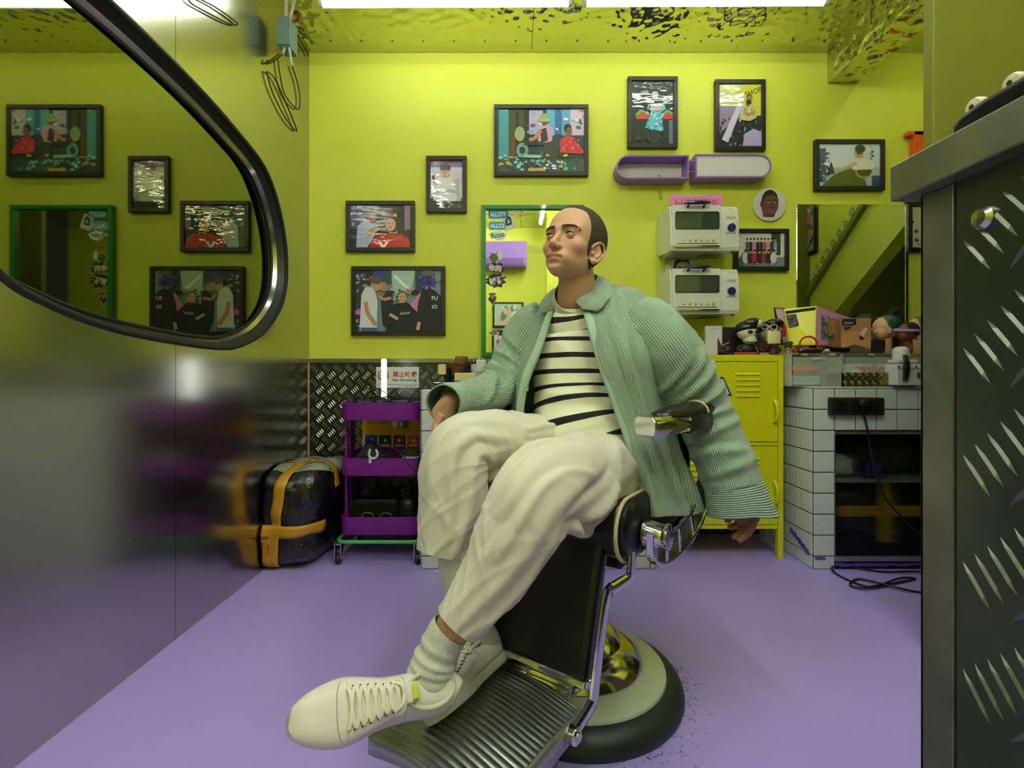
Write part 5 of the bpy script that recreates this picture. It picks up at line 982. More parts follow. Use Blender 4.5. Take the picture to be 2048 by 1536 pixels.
tl = P(0,1072,Yr0).z+.01; x = tx(818,2.52)
r_ = thing('water_flask', (x,2.52,tl), 'black flask bottle with a narrow neck in the bottom tray', 'bottle')
obj('flask_body', MB().lathe((x,2.52,tl), [(.045,0),(.051,.006),(.051,.10),(.046,.125),(.026,.142),(.018,.145)], 28), M('flask_black', (24,28,30), .4), r_, smooth=True); obj('flask_cap', MB().lathe((x,2.52,tl+.143), [(.018,0),(.022,.006),(.022,.03),(.014,.034),(.014,.05),(0,.051)], 20), BLK, r_, smooth=True)
single('cardboard_sheet', MB().box((tx(793),2.58,tl),(tx(822),2.583,tl+.165)), M('olive_card', (80,82,60), .7), 'olive grey card standing behind the black flask', 'card')
single('acrylic_case', MB().grid([rrect(tx(690),tx(795),2.5,2.6,.02,z) for z in (tl,tl+.13)], closed_u=True), M('smoky_plastic', (50,52,30), .2, trans=.5), 'smoky see-through box in the bottom tray of the trolley', 'box', solid=.002)
single('adapter', MB().box((tx(718,2.42),2.40,tl),(tx(765,2.42),2.45,tl+.055)), DRK, 'black adapter in the bottom tray', 'adapter', bevel=.01)
single('spectacles', MB().tube([P(735+12*math.cos(k*PI/6), 1032+7*math.sin(k*PI/6), 2.40) for k in range(12)], .003, 8, closed=True).tube([P(772+12*math.cos(k*PI/6), 1032+6*math.sin(k*PI/6), 2.40) for k in range(12)], .003, 8, closed=True), M('lilac_shine', (170,140,190), .2, .7), 'lilac rimmed goggles in the bottom tray', 'goggles', smooth=True)
# ---- the taped parcel on the floor
def big_parcel():
    cx, cy, cz = P(612,0,2.42).x-.028, 2.50, .235; rx, ry, rz = .180, .26, .235
    r = thing('wrapped_parcel', (cx,cy,0), 'black plastic wrapped parcel crossed with yellow tape, on the floor by the steel wall', 'parcel')
    PW = 4.6
    def hit(d, k=1.0):                      # where the ray from the centre along d leaves the lumpy box
        d = Vector(d); t = (abs(d.x/rx)**PW+abs(d.y/ry)**PW+abs(d.z/rz)**PW)**(-1/PW); p = d*t
        w_ = k*(1+.016*math.sin(p.x*38+p.z*20)+.014*math.sin(p.y*44-p.z*31)+.014*math.sin(p.z*52+p.x*17)-.05*math.exp(-((p.z+.005)/.03)**2))
        p = p*w_; p.x += .03*(p.z/rz)-.01; p = Matrix.Rotation(-.10,3,'Z') @ p
        return Vector((max(XL+.012, cx+p.x), cy+p.y, max(.002, cz+p.z)))
    G = [[hit((math.sin(PI*j/60)*math.cos(2*PI*i/90), math.sin(PI*j/60)*math.sin(2*PI*i/90), math.cos(PI*j/60))) for i in range(90)] for j in range(61)]
    obj('wrapping', MB().grid(G, closed_u=True), M('black_wrap', (17,18,18), .22, coat=.4, bump=(26,.9,'noise',.012)), r, smooth=True, angle=180)
    def band(f): obj('tape', MB().grid(f), TAPE, r, smooth=True, solid=.001, angle=180)
    def loop(ax, off, w_, t0, t1, n=44):    # ax 'x': loop in the y-z plane at x offset; 'z': level loop; 'y': loop in x-z
        rows = []
        for e in (-w_/2, -w_/6, w_/6, w_/2):
            row = []
            for k in range(n+1):
                t = t0+(t1-t0)*k/n; c, q = math.cos(t), math.sin(t); m = max(abs(c), abs(q))
                c /= m; q /= m
                row.append(hit({'x': (off+e, c*ry, q*rz), 'z': (c*rx, q*ry, off+e), 'y': (c*rx, off+e, q*rz)}[ax], 1.022))
            rows.append(row)
        band(rows)
    loop('x', .0, .052, PI*.45, PI*1.42)
    loop('z', -.045, .055, PI*1.02, PI*1.85)
    loop('x', -.035, .045, PI*1.10, PI*1.45)
    loop('y', -.05, .05, PI*.15, PI*.85)
    G = [[hit((math.sin(.02+j*.09)*math.cos(2*PI*i/40), math.sin(.02+j*.09)*math.sin(2*PI*i/40), math.cos(.02+j*.09)), 1.008) for i in range(40)] for j in range(9)]
    obj('clear_film', MB().grid(G, closed_u=True), M('grey_film', (150,154,150), .2, coat=.5, bump=(30,1,'noise',.01)), r, smooth=True)
big_parcel()
single('cotton_swab', MB().tube([fl(868,1143),fl(876,1146),fl(888,1147)], .0025, 8), WHT, 'tiny white cotton swab on the purple floor by the vanity', 'cotton swab', smooth=True)
# ================================================================ the steel counter in the right foreground
Xc, Ye, ztop = .401, .52, 1.138; Xb, Yb = .42, .504
CS = M('worn_counter_steel', (150,152,140), .38, .85, noise=(12,.5,(120,122,112)))
r = thing('counter', (.7,.2,0), 'steel topped counter with a tread plate side in the right foreground', 'counter')
obj('countertop', MB().box((Xc,-.25,ztop-.0375),(1.2,Ye,ztop)), CS, r, bevel=.0015)
obj('body', MB().box((Xb+.003,-.25,0),(1.2,Yb,ztop-.0375)), CONC, r)
obj('corner_post', MB().box((Xb,Yb-.0375,0),(Xb+.004,Yb,ztop-.0375)).box((Xb,Yb-.004,0),(Xb+.04,Yb,ztop-.0375)), CS, r, bevel=.001)
PL2 = M('dark_tread_steel', (112,118,110), .3, .9, noise=(7,.8,(78,84,76)), bump=(30,.15))
obj('tread_panel', MB().box((Xb+.001,-.25,0),(Xb+.004,Yb-.0405,ztop-.0375)), PL2, r)
o = obj('tread_bars', tread(MB(), (Xb+.001,Yb-.0405,0), (0,-1,0), (0,0,1), .55, 1.09, .085, .100, .043, .0048, .0022, 5, -1), M('tread_bar_dark', (104,110,100), .42, .85), r); o['kind'] = 'stuff'
sp = PX(1968,436,Xb); obj('screw_head', MB().lathe((Xb+.001,sp.y,sp.z), [(.0105,0),(.0105,.003),(.007,.0065),(0,.007)], 20, (-1,0,0)), SILV, r, smooth=True)
# skateboard upside down on the counter
r = thing('skateboard', (.62,.1,ztop), 'small skateboard lying wheels up on the steel counter', 'skateboard')
G = []
for i in range(61):
    t = i/60; y = .515-.755*t; lift = .0+ .055*max(0,(.12-t)/.12)**1.3; lift = 0; w2 = .09*min(1, math.sqrt(max(0.0,1-((.05-t)/.05)**2)) if t < .05 else 1)+.004
    z = ztop+.031-(.010*max(0,(.08-t)/.08)); G.append([(.53-w2, y, z), (.53, y, z-.002), (.53+w2, y, z)])
obj('deck', MB().grid(G), BLK, r, solid=.006, smooth=True)
WHL = M('cream_wheel', (206,196,170), .5); 
for (px, py) in ((1957,214),(2034,166)):
    c = PX(px,py,.462); y = c.y; z = c.z
    w_ = obj('wheel', MB().lathe((.455,y,z), [(.004,0),(.0078,.001),(.009,.003),(.009,.009),(.0078,.012),(.004,.013)], 24, (1,0,0)), WHL, r, smooth=True)
    obj('bearing', MB().lathe((.4545,y,z), [(.0024,0),(.0024,.0012)], 16, (1,0,0)), BLK, w_)
for y in (.03,-.14):
    obj('truck', MB().tube([(.45,y,ztop+.06),(.64,y,ztop+.06)], .006, 10).box((.52,y-.03,ztop+.024),(.57,y+.03,ztop+.05)), SILV, r, smooth=True)
# ================================================================ barber chair
CC = Vector((.19,1.45,0)); Fd = Vector((-.58,-.81,0)).normalized(); Sd = Vector((.81,-.58,0)).normalized(); B0 = .035
def C_(a, b, z): return CC+Fd*a+Sd*b+Vector((0,0,z))
LEA = M('black_vinyl_leather', (15,15,16), .34, coat=.15, bump=(140,.12)); PIP = M('cream_piping', (206,196,158), .5)
ch = thing('barber_chair', CC, 'chrome and black vinyl barber chair on a round base, with the man seated in it', 'barber chair')
RUB = M('dusty_black_rubber', (40,48,42), .45, noise=(14,.6,(30,36,32)))
obj('base_rubber_ring', MB().lathe(CC, [(.300,0),(.304,.012),(.302,.024),(.292,.040),(.272,.054),(.252,.060),(.20,.060)], 72), RUB, ch, smooth=True)
obj('enamel_base', MB().lathe(CC, [(.256,.058),(.254,.066),(.225,.078),(.19,.084),(.10,.084)], 72), M('aged_white_enamel', (200,208,186), .22, coat=.5), ch, smooth=True)
WCH = M('aged_chrome', (205,200,175), .13, 1.0, bump=(8,.05))
obj('base_dome', MB().lathe(CC, [(.186,.083),(.190,.088),(.184,.102),(.166,.120),(.142,.134),(.130,.139),(.127,.144),(.116,.160),(.098,.174),(.078,.184),(.066,.194),(.064,.34)], 72), WCH, ch, smooth=True, angle=25)
obj('pump_column', MB().lathe(CC, [(.05,.34),(.05,.44)], 32), WCH, ch, smooth=True)
obj('seat_mount', MB().obox(C_(0,B0,.455), Fd*.15, Sd*.17, Vector((0,0,.025))), BLK, ch, bevel=.008)
# seat: rounded side profile swept across
def sweep(prof, b0, b1, n=2):
    return MB().grid([[C_(a,b0+(b1-b0)*k/n,z) for a,z in prof] for k in range(n+1)], closed_u=True, caps=True)
def rprof(a0,a1,z0,z1,r0,r1,n=8):
    pts = []
    for (ca, cz, r, s) in ((a1-r1,z1-r1,r1,0),(a0+r0,z1-r0,r0,1),(a0+r0,z0+r0,r0,2),(a1-r1,z0+r1,r1,3)): pts += [(ca+r*math.cos(PI/2*s+k*PI/2/n), cz+r*math.sin(PI/2*s+k*PI/2/n)) for k in range(n+1)]
    return pts
pr = rprof(-.25,.27,.485,.625,.04,.068)
obj('seat', sweep(pr, B0-.205, B0+.205, 6), LEA, ch, smooth=True, bevel=.006)
pr2 = rprof(-.22,.262,.492,.628,.04,.066)
for s in (-1,1):
    b = B0+s*.205; obj('side_panel', MB().grid([[C_(a,b,z) for a,z in pr2],[C_(a,b+s*.018,z) for a,z in pr2],[C_(a*.94+.002,b+s*.028,(z-.56)*.86+.56) for a,z in pr2],[C_(a*.5,b+s*.030,(z-.56)*.4+.56) for a,z in pr2]], closed_u=True, caps=True), LEA, ch, smooth=True)
    obj('piping', MB().tube([C_(a*1.012,b+s*.004,(z-.56)*1.03+.56) for a,z in pr], .0048, 8, closed=True), PIP, ch, smooth=True)
# backrest
obj('backrest', MB().grid([[C_(-.27-.05*math.cos(t)-.12*max(0,zz-.62), B0+.22*math.sin(t), zz) for t in [2*PI*k/28 for k in range(28)]] for zz in (.60,.62,.75,.88,.93,.945)], closed_u=True, caps=True), LEA, ch, smooth=True, bevel=.01)
# leg rest panel
lr = MB()
def slab(a0,z0,a1,z1,b0,b1,th):
    d = Vector((0,0,0))+Fd*(a1-a0)+Vector((0,0,z1-z0)); c = C_((a0+a1)/2,(b0+b1)/2,(z0+z1)/2); n = d.cross(Sd).normalized()
    return MB().obox(c, d/2, Sd*((b1-b0)/2), n*th/2)
obj('leg_rest', slab(.235,.545,.335,.245,B0-.19,B0+.175,.045), LEA, ch, bevel=.018, seg=4)
lf = slab(.33,.25,.338,.236,B0-.19,B0+.175,.05); obj('leg_rest_trim', lf, CHR, ch, bevel=.004)
# small ribbed kick plate behind
K = MB(); G = []
for i in range(49):
    t = i/48; a = .275+.075*t; z = .255-.055*t+.0022*math.sin(i*PI/3); G.append([C_(a,B0-.17,z),C_(a,B0+.13,z)])
obj('kick_plate', K.grid(G), WCH, ch, smooth=True, solid=.004)
# foot rest
ALU = M('worn_cast_aluminium', (176,182,172), .32, 1.0, noise=(12,.8,(140,146,136)), bump=(60,.15))
def frz(a, b): return .205+.014*math.sin((b+.05)*14)-.03*max(0,(a-.56))*1.2+.01*math.cos((a-.5)*10)
G = []; na = 168
A0, A1, B1_, B2_ = .345, .665, B0-.155, B0+.165
for i in range(na+1):
    a = A0+(A1-A0)*i/na; row = []
    for j in range(33):
        b = B1_+(B2_-B1_)*j/32; edge = min(1, min(j, 32-j)/1.5)*min(1, min(i, na-i)/6)
        row.append(C_(a+.012*math.sin((b-B0)*9), b, frz(a,b)+.0026*edge*abs(math.sin(i*PI/7.6))**.7))
    G.append(row)
fr = obj('foot_rest', MB().grid(G), ALU, ch, smooth=True, angle=180)
rim = [(A0+(A1-A0)*k/20, B2_) for k in range(20)]+[(A1, B2_+(B1_-B2_)*k/20) for k in range(20)]+[(A1+(A0-A1)*k/20, B1_) for k in range(20)]+[(A0, B1_+(B2_-B1_)*k/20) for k in range(20)]
S = [[C_(a+.012*math.sin((b-B0)*9),b,frz(a,b)+.0006) for a,b in rim],[C_(a+.012*math.sin((b-B0)*9),b,frz(a,b)-.04-.012*math.sin(PI*k/20)) for k,(a,b) in enumerate(rim)]]
obj('foot_rest_skirt', MB().grid(S, closed_u=True), M('brushed_cast_side', (170,172,166), .4, .9), ch, solid=.005, smooth=True)
# chrome rods from the seat side to the foot rest
def rod(s):
    pts = [C_(.215,B0+s*.225,.515),C_(.222,B0+s*.225,.47),C_(.238,B0+s*.222,.452),C_(.295,B0+s*.212,.448),C_(.315,B0+s*.205,.43),C_(.345,B0+s*.193,.25),C_(.352,B0+s*.192,.225),C_(.405,B0+s*.178,.188)]
    return pts
for s in (1,-1):
    obj('side_rod', MB().tube(rod(s), (lambda t: (.009,.016)), 10, smooth=3, flat=Sd), CHR, ch, smooth=True)
    c = C_(.41,B0+s*.178,.186); h_ = obj('pivot', MB().lathe(c-Sd*s*.012, [(.015,0),(.019,.003),(.019,.02),(.015,.024),(.0,.024)], 6 if s < 0 else 10, Sd*s), CHR, ch, bevel=.002)
    obj('pivot_bolt', MB().lathe(c+Sd*s*.011, [(.009,0),(.009,.004),(.0,.005)], 16, Sd*s), CHR, h_, smooth=True)
    # hinge boss under the seat
    obj('hinge_boss', MB().lathe(C_(.175,B0+s*.24,.545), [(.030,0),(.031,.01),(.026,.045),(.030,.05),(.030,.058),(.0,.06)], 28, Sd*s), CHR, ch, smooth=True)
    # cast C-shaped arm: outer and inner rims joined by slanted ribs
    bb = lambda a: B0+s*(.262+.02*(.2-a))
    outer = [(.205,.500),(.16,.466),(.09,.448),(.0,.447),(-.10,.458),(-.19,.487),(-.255,.54),(-.28,.62),(-.275,.70),(-.25,.77)]
    inner = [(.205,.560),(.15,.543),(.08,.536),(.0,.535),(-.08,.548),(-.15,.572),(-.20,.612),(-.222,.66),(-.218,.72),(-.195,.77)]
    O_ = crspline([Vector((a,bb(a),z)) for a,z in outer], 6); I_ = crspline([Vector((a,bb(a),z)) for a,z in inner], 6)
    cast = MB(); n = len(O_)
    def band(U, V):
        g = [[C_(p.x,p.y+o,p.z) for (p,o) in ((u,-.011),(u,.011),(v,.011),(v,-.011))] for u, v in zip(U, V)]; return MB().grid(g, closed_u=True, caps=True)
    mixp = lambda t: [o*(1-t)+i*t for o, i in zip(O_, I_)]
    arm = obj('cast_arm', band(O_, mixp(.16)), CHR, ch, smooth=True, bevel=.003)
    obj('inner_rim', band(mixp(.86), I_), CHR, arm, smooth=True, bevel=.003)
    obj('front_plate', MB().grid([[C_(p.x,p.y+o,p.z) for (p,o) in ((O_[k],-.009),(O_[k],.009),(I_[k],.009),(I_[k],-.009))] for k in range(0,5)], closed_u=True, caps=True), CHR, arm, smooth=True, bevel=.002)
    for k in (11,18,25,32,39,46,51):
        if k+2 < n:
            u, v = O_[k], I_[max(0,k-1)]; d = (O_[k+1]-O_[k-1]).normalized()*.009
            obj('rib', MB().grid([[C_(p.x+e.x,p.y+o,p.z+e.z) for e,o in ((-d,-.007),(d,-.007),(d,.007),(-d,.007))] for p in (u,v)], closed_u=True, caps=True), CHR, arm, bevel=.003)
    web = MB().grid([[C_(p.x,p.y-s*.006,p.z) for p in (O_[k], I_[k])] for k in range(4,n-1)]); obj('web', web, M('dull_cast_web', (110,106,84), .4, .8), arm, solid=.002)
    # arm rest
    ab = lambda a: B0+s*(.264-.15*(a-.1))
    obj('arm_front_cap', MB().grid([[C_(a-(.55*(.034-w_*s*(1 if s > 0 else -1)) if a > .1 else 0),ab(a)+.0+w_*s*k,z) for (w_,z) in ((-.029,.772+.003*q),(-.035,.790),(-.034,.808),(-.024,.819),(.024,.819),(.034,.808),(.035,.790),(.029,.772+.003*q))] for a,k,q in ((.215,.92,1),(.208,1,0),(.035,1,0))], closed_u=True, caps=True), CHR, ch, smooth=True, bevel=.002)
    obj('arm_base', MB().grid([[C_(a,ab(a)+w_*s,z) for (w_,z) in ((-.03,.766),(.03,.766),(.033,.812),(-.033,.812))] for a in (.035,-.1,-.24)], closed_u=True, caps=True), LEA, ch, bevel=.004)
    obj('arm_pad', MB().grid([[C_(a,ab(a)+.034*k*math.cos(t)*s,.814+h*math.sin(t)) for t in [2*PI*i/18 for i in range(18)]] for a,k,h in ((.14,.5,.006),(.12,.85,.016),(.05,1,.024),(-.08,1,.030),(-.2,1,.028),(-.24,.7,.014))], closed_u=True, caps=True), LEA, ch, smooth=True, angle=180)
    obj('arm_piping', MB().tube([C_(-.065,ab(-.06)+s*.0350*math.cos(t),.814+.0305*math.sin(t)) for t in [PI*i/12 for i in range(13)]], .003, 8), PIP, ch, smooth=True)
# hair clippings on the floor round the base
hb = MB(); R = random.Random(21)
for i in range(150):
    an = R.choice((R.gauss(-.6,.5), R.gauss(-1.5,.4), R.gauss(.2,.4))); rad = .305+abs(R.gauss(0,.035)); c = CC+Vector((math.cos(an)*rad, math.sin(an)*rad, .0012)); t = R.uniform(0,6); l = R.uniform(.004,.013)
    d = Vector((math.cos(t),math.sin(t),0)); n = Vector((-d.y,d.x,0))*.0007; hb.add([c-d*l-n,c+d*l*.1+n*6-n,c+d*l+n,c+d*l*.1+n*6+n],[(0,1,2,3)])
o = obj('hair_clippings', hb, M('dark_hair_clippings', (50,30,60), .8)); tagp(o, 'scattered hair clippings on the purple floor round the chair base', 'hair', kind='stuff')
# ================================================================ the seated man
CAMP = np.array([0,0,CH])
def crn(A, k):
    """Catmull-Rom through the rows of A, k steps between rows"""
    A = np.asarray(A, float); n = len(A); out = []
    for i in range(n-1):
        a, b, c, d = A[max(0,i-1)], A[i], A[i+1], A[min(n-1,i+2)]
        for j in range(k):
            t = j/k; out.append(0.5*((2*b)+(c-a)*t+(2*a-5*b+4*c-d)*t*t+(3*b-a-3*c+d)*t**3))
    out.append(A[-1]); return np.array(out)
def segdist(U, V, s):
    u0, v0, u1, v1 = s; du, dv = u1-u0, v1-v0; L = du*du+dv*dv+1e-12
    t = np.clip(((U-u0)*du+(V-v0)*dv)/L, 0, 1); return np.hypot(U-u0-t*du, V-v0-t*dv), t
def foldsum(U, V, su, sv, folds):
    """U,V in 0..1 units, su,sv the sizes in metres; fold = (u0,v0,u1,v1,width,amp)"""
    D = np.zeros_like(U)
    for (u0,v0,u1,v1,w_,a) in folds:
        d, t = segdist(U*su, V*sv, (u0*su,v0*sv,u1*su,v1*sv))
        D += a*np.exp(-(d/w_)**2)*(.45+.55*np.sin(np.pi*np.clip(t,.04,.96)))
    return D
def wob(U, V, seed, amp, f=1.0):
    R = random.Random(seed); D = np.zeros_like(U)
    for i in range(7):
        a, b, p = R.uniform(8,42)*f, R.uniform(8,42)*f, R.uniform(0,6.3)
        D += np.sin(a*U+b*V*R.choice((-1,1))+p)/7
    E = np.zeros_like(U)
    for i in range(4):
        a, b, p = R.uniform(14,46)*f, R.uniform(14,46)*f, R.uniform(0,6.3)
        E += (1-np.abs(np.sin(a*U+b*V*(1 if i % 2 else -1)+p+1.3*np.sin(9*U+7*V))))**3/4
    return D*amp+E*amp*2.2
def limb(rows, n=56, k=9, folds=(), seed=0, amp=.002, mb=None, caps=False, f=1.0, world=False):
    A = np.array([([*P(r[0],r[1],r[2])] if not world else list(r[:3]))+[r[3], r[4] if len(r) > 4 else r[3]] for r in rows])
    B = crn(A, k); C = B[:,:3]; T = np.gradient(C, axis=0); T /= np.linalg.norm(T, axis=1)[:,None]+1e-9
    ref = CAMP-C; ref -= T*(ref*T).sum(1)[:,None]; ref /= np.linalg.norm(ref, axis=1)[:,None]; side = np.cross(T, ref)
    L = np.r_[0, np.cumsum(np.linalg.norm(np.diff(C, axis=0), axis=1))]; circ = float(2*PI*B[:,3:5].mean())
    u = (np.arange(n)/n)-.5; U = np.repeat(u[None], len(C), 0); V = np.repeat((L/L[-1])[:,None], n, 1)
    D = foldsum(U, V, circ, L[-1], folds)+wob(U*circ, V*L[-1], seed, amp, f)
    a = U*2*PI
    G = C[:,None,:]+side[:,None,:]*((B[:,3][:,None]+D)*np.sin(a))[:,:,None]+ref[:,None,:]*((B[:,4][:,None]+D)*np.cos(a))[:,:,None]
    uv = [((U[i,j]+.5)*circ, V[i,j]*L[-1]) for i in range(len(C)) for j in range(n)]
    return (mb or MB()).grid(G, closed_u=True, uv=uv, caps=caps)
def lerprows(A, k):
    A = np.asarray(A, float); return np.array([A[i]+(A[i+1]-A[i])*j/k for i in range(len(A)-1) for j in range(k)]+[A[-1]])
def sheet(rows, ku=6, kv=8, folds=(), seed=0, amp=.0015, flipn=False, linear=False):
    crn_ = lerprows if linear else crn
    A = np.array([[[*P(*q)] for q in r] for r in rows])
    A = crn_(A, kv); A = np.stack([crn_(A[i], ku) for i in range(len(A))])
    dv = np.gradient(A, axis=0); du = np.gradient(A, axis=1); N = np.cross(du, dv); N /= np.linalg.norm(N, axis=2)[:,:,None]+1e-9
    if flipn: N = -N
    lu = np.linalg.norm(np.diff(A, axis=1), axis=2); Lu = np.concatenate([np.zeros((len(A),1)), np.cumsum(lu, 1)], 1); su = float(Lu[:,-1].mean())
    lv = np.linalg.norm(np.diff(A, axis=0), axis=2); Lv = np.concatenate([np.zeros((1,A.shape[1])), np.cumsum(lv, 0)], 0); sv = float(Lv[-1].mean())
    U = np.repeat(np.linspace(0,1,A.shape[1])[None], len(A), 0); V = np.repeat(np.linspace(0,1,len(A))[:,None], A.shape[1], 1)
    D = foldsum(U, V, su, sv, folds)+wob(U*su, V*sv, seed, amp)
    G = A+N*D[:,:,None]; uv = [(U[i,j]*su, V[i,j]*sv) for i in range(len(A)) for j in range(A.shape[1])]
    return MB().grid(G, uv=uv)
man = thing('person', (.19,1.4,.2), 'young man with cropped hair, green corduroy shirt, striped tee and cream trousers, seated looking up', 'person')
# ---- colours
SKIN = bpy.data.materials.new('skin'); SKIN.use_nodes = True
_b = SKIN.node_tree.nodes['Principled BSDF']; _a = SKIN.node_tree.nodes.new('ShaderNodeAttribute'); _a.attribute_name = 'Col'
SKIN.node_tree.links.new(_a.outputs['Color'], _b.inputs['Base Color']); _b.inputs['Roughness'].default_value = .48; _b.inputs['Subsurface Weight'].default_value = .08
_b.inputs['Subsurface Radius'].default_value = (.01,.004,.002); _b.inputs['Specular IOR Level'].default_value = .4
CORD = M('sage_corduroy', (166,192,172), .9, bump=(170,.9,'uvx',.0014,.66), sheen=.2); CORDH = M('sage_corduroy_crosswise', (166,192,172), .9, bump=(170,.9,'uvy',.0014,.66), sheen=.2)
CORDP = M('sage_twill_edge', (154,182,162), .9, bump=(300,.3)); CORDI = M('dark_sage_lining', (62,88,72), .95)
TRO = M('cream_cotton_twill', (208,204,190), .85, bump=(420,.12), sheen=.2)
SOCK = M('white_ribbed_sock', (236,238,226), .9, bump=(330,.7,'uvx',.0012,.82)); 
TEE = M('striped_jersey', (226,224,200), .85, bump=(350,.1)); nt = TEE.node_tree
_tc = nt.nodes.new('ShaderNodeTexCoord'); _sp = nt.nodes.new('ShaderNodeSeparateXYZ'); nt.links.new(_tc.outputs['UV'], _sp.inputs[0])
_m = nt.nodes.new('ShaderNodeMath'); _m.operation = 'MULTIPLY_ADD'; _m.inputs[1].default_value = 21.5; _m.inputs[2].default_value = .35; nt.links.new(_sp.outputs['Y'], _m.inputs[0])
_f = nt.nodes.new('ShaderNodeMath'); _f.operation = 'FRACT'; nt.links.new(_m.outputs[0], _f.inputs[0])
_g = nt.nodes.new('ShaderNodeMath'); _g.operation = 'LESS_THAN'; _g.inputs[1].default_value = .30; nt.links.new(_f.outputs[0], _g.inputs[0])
_x = nt.nodes.new('ShaderNodeMix'); _x.data_type = 'RGBA'; _x.inputs[6].default_value = rgb((226,224,200)); _x.inputs[7].default_value = rgb((14,14,24)); nt.links.new(_g.outputs[0], _x.inputs['Factor'])
nt.links.new(_x.outputs[2], nt.nodes['Principled BSDF'].inputs['Base Color'])
# ---- head, solved outwards from its centre as a smooth union of volumes
HC = np.array(P(1145,496,1.40)); yaw, pit, rol = math.radians(34), math.radians(13), math.radians(4)
fwd0 = np.array([-math.sin(yaw), -math.cos(yaw), 0]); sid = np.array([math.cos(yaw), -math.sin(yaw), 0])      # sid: his left, towards the lens' right
fwd = fwd0*math.cos(pit)+np.array([0,0,1])*math.sin(pit); up = np.array([0,0,1])*math.cos(pit)-fwd0*math.sin(pit)
sid2 = sid*math.cos(rol)-up*math.sin(rol); up = up*math.cos(rol)+sid*math.sin(rol); sid = sid2
HM = np.stack([sid, fwd, up])          # rows: local x,y,z axes in the world
def hw(p): return HC+np.asarray(p, float) @ HM
def ellsd(p, c, r): q = (p-np.array(c))/np.array(r); return (np.linalg.norm(q, axis=-1)-1)*min(r)
def smin(a, b, k): h = np.clip(.5+.5*(b-a)/k, 0, 1); return b*(1-h)+a*h-k*h*(1-h)
def capsd(p, a, b, ra, rb):
    a, b = np.array(a), np.array(b); t = np.clip(((p-a)@(b-a))/((b-a)@(b-a)), 0, 1); return np.linalg.norm(p-a-t[...,None]*(b-a), axis=-1)-(ra+(rb-ra)*t)
def head_sd(p):
    d = ellsd(p, (0,-.026,.040), (.0765,.097,.086))
    d = smin(d, ellsd(p, (0,.020,.022), (.066,.068,.080)), .02)
    d = smin(d, ellsd(p, (0,.030,-.036), (.0515,.053,.055)), .02)
    d = smin(d, ellsd(p, (0,.027,-.066), (.042,.053,.026)), .018)
    d = smin(d, ellsd(p, (0,.071,-.090), (.022,.020,.015)), .016)
    d = smin(d, ellsd(p, (0,-.04,-.045), (.043,.04,.045)), .02)
    for s in (-1,1):
        d = smin(d, ellsd(p, (s*.043,.0,-.050), (.011,.022,.024)), .022)
        d = smin(d, ellsd(p, (s*.044,.048,-.022), (.018,.022,.018)), .016)
        d = smin(d, capsd(p, (s*.010,.0845,.019), (s*.046,.068,.022), .0075, .006), .012)
    for s in (-1,1):                                      # eye sockets
        e = ellsd(p, (s*.031,.094,.002), (.019,.0175,.0115)); d = -smin(-d, e, .010)
    d = smin(d, capsd(p, (0,.080,.012), (0,.1035,-.030), .0065, .0085), .009)
    d = smin(d, ellsd(p, (0,.1055,-.0345), (.0092,.0105,.0088)), .006)
    for s in (-1,1): d = smin(d, ellsd(p, (s*.0115,.0945,-.0375), (.0068,.0095,.0070)), .005)
    d = smin(d, ellsd(p, (0,.078,-.0655), (.028,.014,.018)), .010)
    d = smin(d, ellsd(p, (0,.0895,-.0605), (.0225,.0070,.0048)), .004)
    d = smin(d, ellsd(p, (0,.0880,-.0735), (.0185,.0080,.0062)), .004)
    for s in (-1,1):
        d = -smin(-d, capsd(p, (0,.0995,-.0670), (s*.024,.087,-.0690), .0022, .0016), .003)
        d = -smin(-d, ellsd(p, (s*.0065,.1065,-.0455), (.0038,.0060,.0030)), .002)
    d = -smin(-d, ellsd(p, (0,.096,-.0845), (.016,.008,.004)), .007)
    d = -smin(-d, capsd(p, (0,.102,-.050), (0,.1005,-.056), .0015, .0012), .003)
    return d
def head_mesh():
    nu, nv = 200, 170; th = np.linspace(-PI, PI, nu, endpoint=False); ph = np.linspace(.0005, PI-.0005, nv)
    PH, TH = np.meshgrid(ph, th, indexing='ij')
    # rays are denser around the face
    TH = TH-.42*np.sin(TH); D = np.stack([np.sin(PH)*np.sin(TH), np.sin(PH)*np.cos(TH), np.cos(PH)], -1)
    o = np.array([0,.02,-.02]); t = np.zeros(PH.shape); 
    lo = np.zeros(PH.shape); hi = np.full(PH.shape, .18)
    ts = np.linspace(.02,.18,90); S = np.stack([head_sd(o+D*q) for q in ts]) ; ins = S < 0
    last = ins.shape[0]-1-np.argmax(ins[::-1], axis=0); lo = ts[last]; hi = ts[np.minimum(last+1, 89)]
    for _ in range(14):
        m = (lo+hi)/2; q = head_sd(o+D*m[...,None]) < 0; lo = np.where(q, m, lo); hi = np.where(q, hi, m)
    return (o+D*((lo+hi)/2)[...,None])
HL = head_mesh()
Bd = MB(); Bd.grid(hw(HL), closed_u=True, caps=True)
